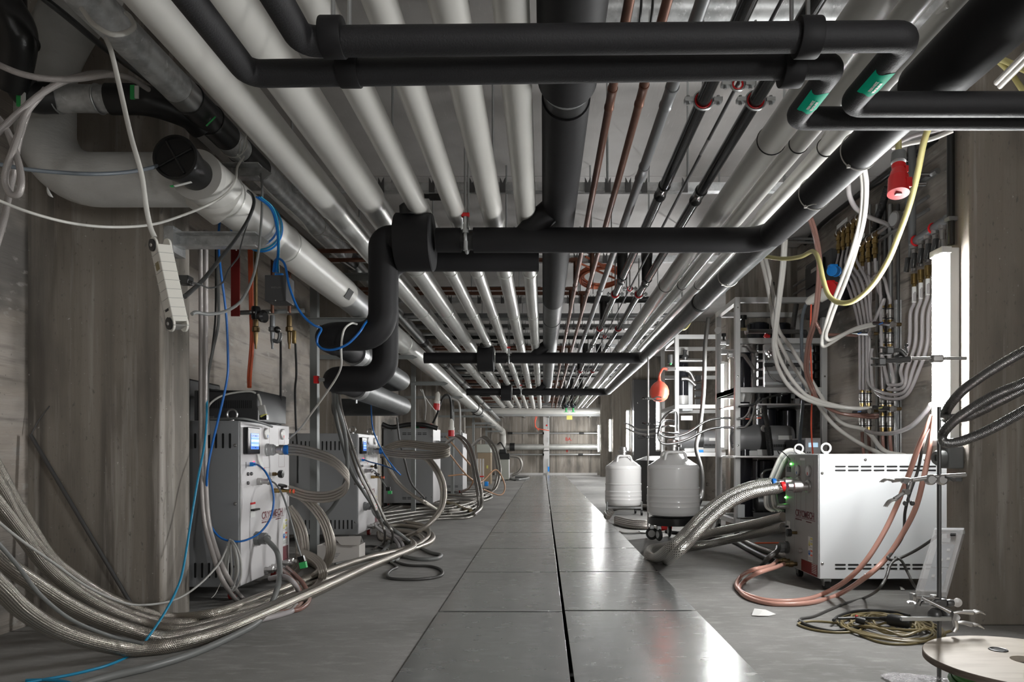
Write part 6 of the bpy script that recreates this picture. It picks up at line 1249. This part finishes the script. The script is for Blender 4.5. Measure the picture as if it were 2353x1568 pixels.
t = T('adapter_plug','small black plug with a red and a yellow dot on the tan coil','plug',F(1972,1425,.03)); MB().lathe([(.012,0),(.014,.01),(.014,.035),(.001,.036)],F(1966,1424,.04),(1,-.4,-.2),14).build('body','rubber_black',t); MB().sphere(F(1977,1427,.035),.007,8).build('yellow_dot','yellow',t); MB().sphere(F(1968,1417,.045),.006,8).build('red_dot','red',t)
# coil of tan cable
t = T('cable_coil','loose coil of tan yellow cable on the floor below the acrylic case','cable coil',F(2040,1440))
rr = random.Random(3)
for j in range(11):
    cx_ = 2046+rr.uniform(-14,14); cy_ = 1437+rr.uniform(-6,6); ax_ = 104-j*5.5+rr.uniform(-5,5); ay = 31-j*1.7+rr.uniform(-2,2); c = F(cx_,cy_,.006+.004*(j%5)); ra = ax_*c.y/FPX; rb = (F(cx_,cy_-ay).y-F(cx_,cy_+ay).y)/2
    an = rr.uniform(-.3,.3); pp = []
    for k in range(14): a = 2*PI*k/14; e = V((math.cos(a)*ra*(1+rr.uniform(-.05,.05)),math.sin(a)*rb*(1+rr.uniform(-.05,.05)),0)); pp.append(V((c.x,c.y,0))+Matrix.Rotation(an*.3,3,'Z')@e+V((0,0,.007+.003*j*rr.random())))
    MB().tube(pp,.0048,8,5,closed=True).build('turn','tan_cable',t)
H('tan_cable','tan cable end looping forward from the coil toward the wooden drum','cable',[(1985,1440),(1975,1452),(1985,1463),(2020,1476),(2060,1481),(2110,1478),(2150,1462),(2200,1445)],.0048,'tan_cable','loose ends of the tan cable')
H('tan_cable','tan cable end making a flat loop to the left of the coil','cable',[(1975,1452),(1920,1454),(1870,1448),(1838,1438),(1838,1432),(1870,1428),(1920,1432),(1960,1440)],.0048,'tan_cable','loose ends of the tan cable')
# scraps of paper
for j,(px,py,w_,n_) in enumerate(((1753,1414,.075,'crumpled white paper scrap on the floor in front of the right compressor'),(2073,1357,.022,'tiny pale scrap under the right compressor'),)):
    c = F(px,py); o = MB(); a = [V((c.x-w_*.75,c.y-.02,.004)),V((c.x-w_*.3,c.y+.05*w_/.075,.018)),V((c.x+w_*.35,c.y+.045*w_/.075,.014)),V((c.x+w_*.8,c.y+.005,.003)),V((c.x+w_*.2,c.y-.03*w_/.075,.004)),V((c.x-w_*.4,c.y-.035*w_/.075,.006)),V((c.x,c.y+.01,.016))]
    o.v = a+[q+V((0,0,-.0015)) for q in a]
    for k in range(6): o.face([6,(k+1)%6,k]); o.face([13,7+k,7+(k+1)%6]); o.face([k,(k+1)%6,7+(k+1)%6,7+k])
    tag(o.build('paper_scrap','paper',flat=True),n_,'paper')
# hoses round the trolley
for j in range(4): H('braided_hose','%s hose coiled on the floor between the two white flasks'%('lowest','second','third','topmost')[j],'hose',[(1398+j*3,1190-j*4),(1392+j*4,1178-j*3),(1420,1168-j*2),(1470,1168-j*2),(1530,1172),(1560,1185),(1520,1208-j*3),(1460,1212-j*4),(1415,1203-j*4)],.022,'braid_far','hoses coiled behind the black trolley',dz=.012*j)
H('black_tube_bundle','black flexible tube hanging between the two racks','hose',[(1628,730,6.55),(1620,800,6.65),(1617,900,6.7),(1608,985,6.75),(1600,1030,6.7),(1612,1080,6.6),(1614,1130,6.5),(1605,1160,6.4),(1595,1180)],.021,'cable_dark')
H('red_plug_lead','black tube lying on the floor under the trolley','hose',[(1530,1222),(1560,1225),(1590,1222),(1610,1205)],.016,'rubber_black')
t = T('floor_plug','red industrial plug lying on the floor behind the trolley wheels','plug',F(1522,1215)); MB().lathe([(.03,0),(.036,.02),(.04,.12),(.0001,.121)],F(1512,1212,.045),(1,.2,.1),18).build('body','red',t)
o = MB().tube([F(1424,1222,.008),F(1440,1226,.008),F(1490,1224,.01)],.007,8).build('floor_rod','steel_satin'); tag(o,'short steel rod lying on the floor left of the trolley','rod')
# steel tubes between stand and rack
ST = 'bent steel tubes between the lab stand and the rack'
H('steel_tube','upper bent steel tube reaching from the lamp to the farther rack','tube',[(1435,972,6.9),(1450,978,6.7),(1465,987,6.5),(1490,988,6.3),(1530,980,6.2),(1550,980,6.3)],.009,'steel',ST)
H('steel_tube','lower bent steel tube reaching from the lamp to the farther rack','tube',[(1440,985,6.9),(1455,992,6.7),(1475,998,6.5),(1495,998,6.3),(1520,995,6.2),(1560,997,6.3)],.009,'steel',ST)
H('steel_tube','long looping steel tube, upper strand at the nearer rack post','tube',[(1680,961,5.6),(1650,962,5.6),(1620,970,5.6),(1580,995,5.6),(1545,1005,5.6),(1520,1000,5.6),(1515,985,5.6),(1525,960,5.6),(1540,946,5.65),(1555,948,5.8),(1556,990,6.0)],.010,'steel',ST)
H('steel_tube','long looping steel tube, lower strand at the nearer rack post','tube',[(1682,983,5.55),(1650,983,5.55),(1620,990,5.55),(1580,1010,5.55),(1545,1020,5.55),(1520,1018,5.55),(1512,1000,5.55),(1518,975,5.6),(1530,967,5.7),(1548,968,5.8)],.010,'steel',ST)
H('steel_tube','bent steel tube inside the nearer rack dropping to the pump, front','tube',[(1697,962,5.7),(1710,961,5.7),(1722,945,5.72),(1727,915,5.75),(1730,900,5.8)],.010,'steel',ST)
H('steel_tube','bent steel tube inside the nearer rack dropping to the pump, rear','tube',[(1697,983,5.7),(1714,981,5.7),(1728,960,5.72),(1736,930,5.75),(1745,915,5.8)],.010,'steel',ST)
H('steel_tube','ribbed steel tube wrapped in black running down to the scroll pump','tube',[(1756,915,5.84),(1758,950,5.84),(1764,985,5.84),(1768,1015,5.84),(1770,1040,5.88)],.020,'corrugated',ST)
H('black_wrap','black spiral wrap round the ribbed tube at the scroll pump','hose wrap',[(1763,982,5.8),(1767,1010,5.8),(1771,1046,5.84)],.027,'black_ring')
H('black_cable','black cable sagging across the front of the nearer rack','cable',[(1697,935,5.6),(1730,930,5.6),(1770,912,5.6),(1810,905,5.7)],.008,'cable_black')
H('steel_tube','ribbed steel tube rising at the back of the nearer rack','tube',[(1830,700,6.1),(1825,730,6.05),(1822,755,6.0)],.022,'corrugated',ST)
# cables on the right compressor
CG = 'grey cables tied in a bundle over the right compressor'
for j in range(6):
    H('grey_cable','%s cable of the grey bundle arching behind the right compressor'%('outermost','second','third','fourth','fifth','innermost')[j],'cable',[(1858-j*4,1052+j*0,3.95),(1840-j*2,1040+j*3,4.0),(1815,1033+j*4,4.0),(1795+j*2,1045+j*4,4.0),(1780+j*3,1075+j*2,4.0),(1766+j*4,1110,4.0),(1758+j*5,1140,4.02),(1760+j*6,1165,4.05),(1775+j*5,1176,4.05)],.0075,('cable_white','cable_lgrey','cable_grey')[j%3],CG)
o = MB().torus(P(1802,1049,4.0),(.6,0,.55),.050,.003,20,6).build('cable_tie','rubber_black'); tag(o,'black cable tie round the grey cable bundle at the right compressor','cable tie')
for j in range(4): H('grey_cable','%s thin cable hanging under the foot of the nearer rack'%('left','second','third','right')[j],'cable',[(1612+j*13,1180,5.6),(1618+j*11,1200,5.6),(1612+j*9,1225),(1650+j*6,1236)],.006,('cable_white','cable_grey')[j%2],'thin cables under the nearer rack')
# ---------------------------------------------------------------- hoses hanging from above on the right
WH = 'white hoses hanging from the black header'
H('white_hose','left white hose hanging from the header and turning back right at the rack','hose',[(1978,385,2.9),(1983,430,3.0),(1978,500,3.2),(1960,570,3.4),(1935,640,3.7),(1912,700,3.9),(1898,745,4.0),(1889,780,4.1),(1892,796,4.15),(1910,788,4.3),(1950,764,4.5),(1990,752,4.6),(2010,748,4.65)],.0108,'hose_white',WH)
H('white_hose','right white hose hanging from the header and turning back right at the rack','hose',[(1986,385,2.88),(1991,430,2.98),(1986,500,3.18),(1970,565,3.38),(1946,640,3.68),(1922,700,3.88),(1906,745,3.98),(1898,770,4.05),(1905,782,4.1),(1930,772,4.3),(1965,755,4.5),(2000,745,4.62),(2015,742,4.65)],.0108,'hose_white',WH)
H('clear_hose','pale hose coming down from the header and across to the brass manifold','hose',[(1948,420,3.2),(1952,450,3.4),(1968,480,3.7),(2000,500,4.0),(2037,515,4.3),(2035,522,4.5),(2018,536,4.75)],.013,'hose_clear',WH)
for j,(x0_,x1_) in enumerate(((1748,1790),(1758,1798))):
    H('white_hose','%s pale hose of the left pair crossing in front of the nearer rack'%('first','second')[j],'hose',[(x0_,590,4.9),(x0_+14,650,5.0),(x0_+25,710,5.1),(x0_+32,760,5.2),(x0_+60,820-j*20,5.2),(x0_+100,880-j*16,5.2),(1905+j*20,965,5.0),(1960+j*30,1010-j*20,4.8),(2030,1045-j*10,4.4),(2080,1048,4.2)],.0145,'hose_white','pale hoses crossing the nearer rack')
for j in range(2):
    H('white_hose','%s pale hose of the right pair crossing in front of the nearer rack'%('first','second')[j],'hose',[(1801+j*5,550,4.7),(1796+j*5,620,4.8),(1788+j*4,690,4.9),(1780+j*4,760,5.0),(1778+j*6,800,5.05),(1790+j*15,850,5.0),(1820+j*18,895,4.95),(1870,925-j*8,4.9),(1950,938,4.8),(2040,940-j*3,4.75)],.0145,'hose_white','pale hoses crossing the nearer rack')
BH = 'brown hoses hanging from the header'
for j in range(2):
    H('brown_hose','%s brown hose hanging from the header down across the nearer rack'%('left','right')[j],'hose',[(1858+j*6,500,3.9),(1868+j*6,530,4.0),(1877+j*6,575,4.2),(1880+j*6,620,4.3),(1876+j*6,680,4.4),(1868+j*6,740,4.5),(1855+j*6,790,4.7),(1850+j*6,850,4.9),(1862+j*6,890,5.0),(1885,925,4.95),(1930,950,4.85),(2000,960-j*6,4.8),(2020,958-j*4,4.78)],.0105,'hose_brown',BH)
H('brown_hose','short brown branch hose ending at the rear black valve handle','hose',[(1872,735,4.5),(1882,755,4.5),(1892,768,4.5),(1940,770,4.6),(1968,772,4.75)],.0105,'hose_brown',BH)
YC = 'yellow power cables on the right'
H('yellow_cable','big yellow cable hanging in a wide loop over the right wall','cable',[(2135,290,2.6),(2122,330,2.65),(2108,400,2.75),(2090,470,2.85),(2065,540,2.95),(2040,600,3.05),(2005,655,3.15),(1965,690,3.25),(1930,696,3.35),(1905,680,3.45),(1892,645,3.55),(1882,600,3.65),(1868,578,3.75),(1840,590,3.9),(1800,595,4.1),(1760,590,4.3)],.0125,'yellow_cable',YC)
H('yellow_cable','straight yellow cable the red industrial plug hangs on','cable',[(2063,180,2.45),(2063,240,2.47),(2064,300,2.48),(2065,358,2.5)],.0105,'yellow_cable',YC)
H('yellow_cable','small yellow cable loop under the far black header','cable',[(1600,690,6.4),(1590,730,6.4),(1575,755,6.4),(1558,752,6.4),(1552,730,6.45),(1556,700,6.5)],.012,'yellow_cable',YC)
H('yellow_cable','yellow cable at the top right edge behind the black pipes','cable',[(2275,130,2.6),(2310,140,2.6),(2353,160,2.55),(2400,180,2.5)],.011,'yellow_cable',YC)
H('yellow_cable','darker yellow cable curving down at the top right edge','cable',[(2285,132,2.62),(2320,165,2.62),(2345,200,2.6),(2370,240,2.6)],.010,'yellow_cable',YC)
H('white_hose','pair of white tubes at the top right edge, left one','hose',[(2290,190,2.3),(2330,150,2.2),(2380,100,2.1)],.010,'hose_white','white tubes at the top right edge')
H('white_hose','pair of white tubes at the top right edge, right one','hose',[(2298,198,2.3),(2338,158,2.2),(2388,108,2.1)],.010,'hose_white','white tubes at the top right edge')
H('white_cable','white cable lying along the white pipes on the right of the ceiling','cable',[(1888,325,2.50),(1900,305,2.45),(1930,270,2.4),(2000,190,2.1),(2100,90,1.8),(2180,10,1.6)],.008,'hose_white')
H('white_cable','pale cable sagging from the header to the right pillar, upper','cable',[(2060,330,2.9),(2100,312,2.85),(2150,300,2.8),(2200,285,2.75)],.009,'hose_clear')
H('white_cable','pale cable sagging from the header to the right pillar, lower','cable',[(2050,340,2.9),(2090,330,2.85),(2140,320,2.8),(2190,300,2.75)],.009,'hose_white')
H('grey_cable','steel grey cable hanging from the big white plug through the nearer rack','cable',[P(1858,694,5.05),(1848,710,5.1),(1842,750,5.2),(1843,830,5.3),(1846,900,5.4),(1842,960,5.5),(1838,1010,5.6),(1836,1045,5.65)],.013,'cable_steel')
H('orange_cable','thin orange cable hanging down in front of the nearer rack','cable',[(1864,700,4.8),(1862,780,4.9),(1864,840,5.0),(1866,900,5.1),(1864,980,5.2),(1868,1048,5.3)],.006,'red_orange')
H('black_hose','ribbed black hose on the right wall behind the white hoses','hose',[W(2040,430,.06),W(2025,480,.06),W(2012,520,.06),W(2008,600,.06)],.025,'black_ring')
# clear hoses on the wall
CH = 'clear hoses hanging from the brass manifolds'
ends1 = [(1995,768),(1985,768),(1998,895),(1990,895),(2005,768)]
for i,q in enumerate(m1):
    e = [(1976,896),(1984,896),(1992,896),(1986,762),(2030,700)][i]
    H('clear_hose','clear hose from the upper brass manifold, %s from the left'%near[i],'hose',[q,q+V((-.04,-.05,-.15)),W((q.x,)[0]*0+1945+i*12,650,.14),W(1972+i*8,740,.15),W(e[0],(740+e[1])/2 if e[1]>760 else 690,.12),W(e[0],e[1],.10)],.0105,'hose_clear',CH)
for i,q in enumerate(m2):
    e = [(1996,896),(2028,700),(2028,895),(2045,700)][i]
    H('clear_hose','clear hose from the lower brass manifold, %s from the left'%near[i],'hose',[q,q+V((0,-.02,-.12)),W(1998+i*11,640,.12),W((e[0]+2000+i*11)/2,(640+e[1])/2,.12),W(e[0],e[1]-10,.10),W(e[0],e[1],.10)],.0105,'hose_clear',CH)
for i,q in enumerate(sv[:4]):
    e = [(2030,895),(2045,895),(1996,950),(2004,950)][i]; x_ = 2092+i*14
    H('pinkish_hose','pinkish hose looping from the steel manifold to the valve block, %s from the left'%near[i],'hose',[q,q+V((0,0,-.1)),W(x_,720,.10),W(x_-3,790,.10),W(x_-22,850,.12),W(2075+i*2,880+i*10,.14),W(2045-i*4,885+i*10,.14),W(e[0]+(8 if i < 2 else 2),870+i*6,.13),W(e[0]-2,820,.11),W(e[0],802,.10)],.0115,'hose_clear','pinkish hoses of the steel manifold')
    MB_ = MB().cyl(q+V((0,0,.0)),q+V((0,0,-.10)),.013,seg=12).build('hose_sleeve','white_label'); tag(MB_,'white label sleeve below the steel manifold, %s from the left'%near[i],'label sleeve','white label sleeves')
for i,(px,lb) in enumerate(((2028,'left'),(2045,'right'),(1981,'far left'),(1996,'middle left'))): H('brown_hose','brown hose leaving the bottom of the valve block, %s'%lb,'hose',[W(px,993,.10),W(px+1,1020,.10),W(px+6,1060,.12),W(px+14,1110,.14)],.0115,'hose_brown','brown hoses below the valve blocks')
H('clear_hose','pale hose sagging low across the right wall to the bright light','hose',[W(1990,990,.25),W(2010,996,.3),(2050,996,3.8),(2090,982,3.5),(2120,955,3.3),(2140,930,3.15)],.012,'hose_clear')
# corrugated hoses at the right edge
CO = 'corrugated steel hoses at the right edge'
H('corrugated_hose','upper corrugated steel hose arching in from the right edge','hose',[(2420,770,1.6),(2353,808,1.66),(2300,838,1.72),(2250,870,1.78),(2210,900,1.84),(2180,935,1.88),(2172,960,1.88),(2190,962,1.84),(2230,955,1.78),(2300,920,1.70),(2353,893,1.64),(2420,858,1.58)],.0125,'corrugated',CO,res=12)
H('corrugated_hose','lower corrugated steel hose making a loop at the right edge','hose',[(2420,850,1.56),(2353,881,1.62),(2300,902,1.68),(2240,935,1.74),(2190,970,1.80),(2166,1000,1.82),(2172,1018,1.80),(2210,1014,1.76),(2270,990,1.70),(2353,945,1.62),(2420,905,1.56)],.0125,'corrugated',CO,res=12)
# ---------------------------------------------------------------- front lab stand with clamps
SY = 2.14; SX = (2158-CX)*SY/FPX
t = T('lab_stand','steel lab stand rod with clamps in the right foreground','lab stand',(SX,SY,0))
MB().cyl((SX,SY,.012),(SX,SY,P(2158,935,SY).z),.0064,seg=16).build('rod','steel_dark',t); MB().bb(SX-.05,SX+.09,SY-.16,SY+.007,0,.012).build('base','steel_dark',t,bevel=.003)
def SP(px,py,d=0.): return P(px,py,SY+d)
def jaw(k,a,b_,m,wd=.012,n=3):
    a = V(a); b_ = V(b_); MB().tube([a,a.lerp(b_,.4)+V((0,0,.003)),b_],.006,8,rf=lambda s: .004+.004*s).build('finger_arm',m,k)
    d = (b_-a).normalized(); 
    for i in range(n): o = V((0,(i-(n-1)/2)*.010,0)); MB().tube([b_+o,b_+o+d*.018+V((0,0,.003)),b_+o+d*.034-V((0,0,.006))],.0035,8,rf=lambda s: .004*(1-.6*s)).build('finger',m,k)
t = T('lab_clamp','dark clamp with two wide forked jaws, topmost on the front stand','clamp',SP(2158,825))
MB().cyl(SP(2220,824),SP(2093,824),.0052,seg=12).build('arm','steel_satin',t); MB().box(SP(2152,825),(.036,.024,.024)).build('boss_head','steel_satin',t,bevel=.005)
MB().lathe([(.008,0),(.016,.006),(.016,.014),(.008,.02)],SP(2070,824),(0,1,0),14).build('hinge','steel_dark',t); MB().tube([SP(2090,826),SP(2060,828),SP(2030,830)],.008,10,rf=lambda s: .010-.003*s).build('jaw_arm','steel_dark',t); MB().tube([SP(2080,818),SP(2068,806),SP(2048,807)],.007,10).build('jaw_arm','steel_dark',t)
for (u,v_) in ((2018,832),(2036,806)):
    MB().bb(SP(u-0,v_).x-.006,SP(u+14,v_).x,SY-.016,SY+.016,SP(u,v_+10).z,SP(u,v_-8).z).build('jaw_pad','steel_dark',t,bevel=.004)
    for dz in (-6,6): MB().tube([SP(u,v_+dz),SP(u-16,v_+dz+(1 if dz>0 else -2))],.0035,8).build('jaw_finger','steel_dark',t)
MB().tube([SP(2085,812),SP(2082,800),SP(2084,792)],.003,8).build('wing_screw','steel_dark',t); MB().sphere(SP(2083,794),.006,8).build('wing_nut','steel_dark',t)
t = T('lab_clamp','silver clamp with open curved jaws, middle one on the front stand','clamp',SP(2158,1098))
MB().tube([SP(2219,1092,-.02),SP(2150,1096,-.02),SP(2095,1104,-.02)],.0068,12,smooth=False).build('arm','steel_satin',t)
for u in (2142,2168): MB().lathe([(.012,0),(.017,.004),(.017,.016),(.012,.02)],SP(u,1103,-.03),(0,1,0),14).build('boss_head','steel_satin',t)
MB().tube([SP(2172,1096,-.03),SP(2185,1100,-.035),SP(2192,1106,-.035)],.004,8).build('lever','steel_dark',t)
jaw(t,SP(2100,1104,-.02),SP(2050,1104,-.02),'steel_satin'); MB().lathe([(.009,0),(.009,.02)],SP(2083,1106,-.03),(0,1,0),16).lathe([(.009,0),(.009,.02)],SP(2086,1131,-.03),(0,1,0),16).build('hinge_pin','steel',t)
MB().tube([SP(2094,1108,-.02),SP(2090,1122,-.02),SP(2086,1131,-.02)],.006,8).build('lower_arm','steel_satin',t); jaw(t,SP(2086,1131,-.02),SP(2056,1148,-.02),'steel_satin')
MB().cyl(SP(2083,1106,-.02),SP(2089,1155,-.02),.003,seg=10).build('screw_rod','steel_dark',t)
for s in (-8,8): MB().sphere(SP(2088+s,1157,-.02),.008,8).build('wing_nut','steel_dark',t)
t = T('lab_clamp','chrome clamp with a slanting rod and round thumb screws near the drum','clamp',SP(2158,1388))
MB().cyl(SP(2118,1374,-.03),SP(2184,1407,-.06),.0068,seg=16).build('slanting_rod','steel',t); MB().torus(SP(2125,1392),(0,1,0),.020,.007,24,8,0,PI,2*PI).build('hook','steel',t)
MB().bb(SP(2093,1380).x,SP(2103,1380).x,SY-.01,SY+.01,SP(2100,1381).z,SP(2100,1364).z).build('end_block','steel',t,bevel=.002); MB().cyl(SP(2100,1373),SP(2160,1376),.006,seg=10).build('arm','steel',t)
MB().cyl(SP(2110,1387),SP(2200,1386),.0035,seg=10).build('screw_rod','steel_satin',t); MB().lathe([(.0001,0),(.014,.001),(.014,.004),(.0001,.005)],SP(2199,1385),(-.2,-1,0),24).build('thumb_disc','steel_satin',t); MB().lathe([(.0001,0),(.013,.001),(.013,.003),(.0001,.004)],SP(2094,1387),(0,-.2,1),20).build('thumb_disc','steel_satin',t)
MB().box(SP(2158,1386),(.04,.026,.026)).build('boss_head','steel_dark',t,bevel=.005); MB().lathe([(.010,0),(.012,.01),(.010,.02)],SP(2175,1386),(1,0,0),14).build('collar','steel_dark',t); MB().lathe([(.006,0),(.006,.012),(.010,.013),(.010,.017)],SP(2145,1380),(0,0,1),14).build('set_screw','steel',t)
t = T('lab_clamp','lowest clamp on the front stand with a square bar pointing left','clamp',SP(2158,1412))
MB().bb(SP(2053,1415).x,SP(2165,1415).x,SY-.05,SY-.038,SP(2100,1419).z,SP(2100,1410).z).build('square_bar','galv_fine',t,bevel=.001)
for u in (2148,2175): MB().sphere(SP(u,1413,-.022),.021,14).build('boss_head','steel_dark',t)
MB().lathe([(.0001,0),(.011,.001),(.011,.003),(.0001,.004)],SP(2197,1420,-.04),(-.5,-1,.4),20).build('thumb_disc','steel_satin',t)
jaw(t,SP(2185,1410,-.02),SP(2235,1408,-.02),'steel_satin'); MB().tube([SP(2193,1422,-.02),SP(2196,1440,-.02),SP(2190,1452,-.02)],.008,10).build('grip','steel_satin',t); jaw(t,SP(2200,1432,-.02),SP(2232,1436,-.02),'steel_satin')
# wooden cable drum
DX,DY,DR = 1.335,1.88,.255
t = T('cable_drum','wooden cable drum wound with green cable in the bottom right corner','cable drum',(DX,DY,0))
def disc(z0,z1,holes=True):
    b = MB(); n = 72; rin = .042
    def ring(r,z): 
        i0 = len(b.v)
        for k in range(n): a = 2*PI*k/n; b.v.append(V((DX+r*math.cos(a),DY+r*math.sin(a),z)))
        return i0
    r = [ring(rin,z1),ring(DR-.002,z1),ring(DR,z1-.002),ring(DR,z0),ring(rin,z0)]
    for i in range(5):
        a,c = r[i],r[(i+1)%5]
        for k in range(n): b.face([a+k,a+(k+1)%n,c+(k+1)%n,c+k],1 if i in (1,2) else 0)
    return b
disc(.132,.150).build('top_flange',['wood','wood_edge'],t,sharp=30); disc(.0,.014).build('bottom_flange',['wood','wood_edge'],t,sharp=30)
MB().cyl((DX,DY,.014),(DX,DY,.131),.15,seg=48).build('core','wood_edge',t)
for i in range(9): z = .024+i*.0122; MB().torus((DX,DY,z),(0,0,1),.178+.006*math.sin(i*2.1),.0078,48,8).build('green_winding','green_cable',t)
q = F(2294,1494,.1505); MB().torus(q,(0,0,1),.022,.003,28,8).build('rim_ring','steel_dark',t); MB().cyl(q,q-V((0,0,.003)),.0215,seg=24).build('bolt_hole','slot',t)
MB().cyl((DX,DY,.126),(DX,DY,.131),.041,seg=32).build('hub_hole','slot',t)
t = T('plastic_bag','crumpled clear plastic film on the floor at the bottom edge','plastic film',F(2140,1570)); b = MB(); n = 14; base = F(2045,1572); x1_ = F(2240,1572).x
for i in range(n+1):
    for j in range(n+1): u = i/n; v_ = j/n; hgt = .004+.035*max(0,math.sin(u*PI))*math.sin(v_*PI)*(.6+.4*math.sin(u*17+v_*9))+rr.random()*.006; b.v.append(V((base.x+(x1_-base.x)*u, base.y-.28+.34*v_+.03*math.sin(u*6), hgt)))
for i in range(n):
    for j in range(n): a = i*(n+1)+j; b.face([a,a+n+1,a+n+2,a+1])
b.build('film','plastic_film',t,sharp=180)
# transparent case leaning on the pillar
t = T('acrylic_case','clear acrylic case with grey parts, leaning on the right pillar','acrylic case',P(2150,1370,2.75))
A0,A1,B0,B1 = P(2106,1368,2.66),P(2176,1372,2.60),P(2150,1223,2.80),P(2218,1236,2.74)
ux = (A1-A0); uz = (B0-A0); nn = ux.cross(uz).normalized()
def slab(nm,u0,u1,v0,v1,d0,d1,m):
    b = MB(); o = A0+nn*d0; c = [o+ux*u0+uz*v0,o+ux*u1+uz*v0,o+ux*u1+uz*v1,o+ux*u0+uz*v1]; b.v = c+[q+nn*(d1-d0) for q in c]
    for f in ([3,2,1,0],[4,5,6,7],[0,1,5,4],[1,2,6,5],[2,3,7,6],[3,0,4,7]): b.face(f)
    return b.build(nm,m,t)
slab('front_sheet',0,1,0,1,.028,.031,'acrylic'); slab('back_sheet',0,1,0,1,-.003,.0,'acrylic'); slab('side_edge',0,.03,0,1,0,.028,'acrylic'); slab('side_edge',.97,1,0,1,0,.028,'acrylic'); slab('top_edge',0,1,.97,1,0,.028,'comp_white'); slab('bottom_edge',0,1,0,.03,0,.028,'acrylic')
slab('circuit_board',.22,.80,.42,.78,.004,.010,'cable_steel'); slab('circuit_board',.22,.80,.06,.40,.004,.010,'cable_steel')
for (u,v_) in ((.35,.62),(.6,.66),(.45,.5),(.68,.52),(.35,.25),(.55,.3),(.6,.14)): slab('component',u,u+.10,v_,v_+.035,.010,.016,'cable_lgrey')
slab('grey_block',.35,.62,.80,.86,.004,.016,'plastic_grey'); slab('black_label',.25,.9,.93,.95,.0311,.0315,'cable_grey'); slab('fastener',.62,.80,.86,.885,.031,.040,'plastic_black')
# orange corrugated coil under the ceiling
t = T('orange_coil','coil of orange corrugated tube lying on the rails under the ceiling','tube coil',P(1380,640,4.7))
for j in range(7):
    c = P(1380+rr.uniform(-4,4),641,4.75)+V((0,0,.004*j)); MB().torus(c,(rr.uniform(-.06,.06),+.20+rr.uniform(-.05,.05),1),.145+rr.uniform(-.018,.012),.0065,40,8).build('turn','copper_bright',t)
for j,(a,b_) in enumerate((((1425,634),(1370,605)),((1412,640),(1320,600)),((1430,632),(1345,590)))): MB().tube([P(a[0],a[1],4.7),P((a[0]+b_[0])/2,(a[1]+b_[1])/2,4.6),P(b_[0],b_[1],4.5)],.0075,8).build('tube_end','copper_bright',t)
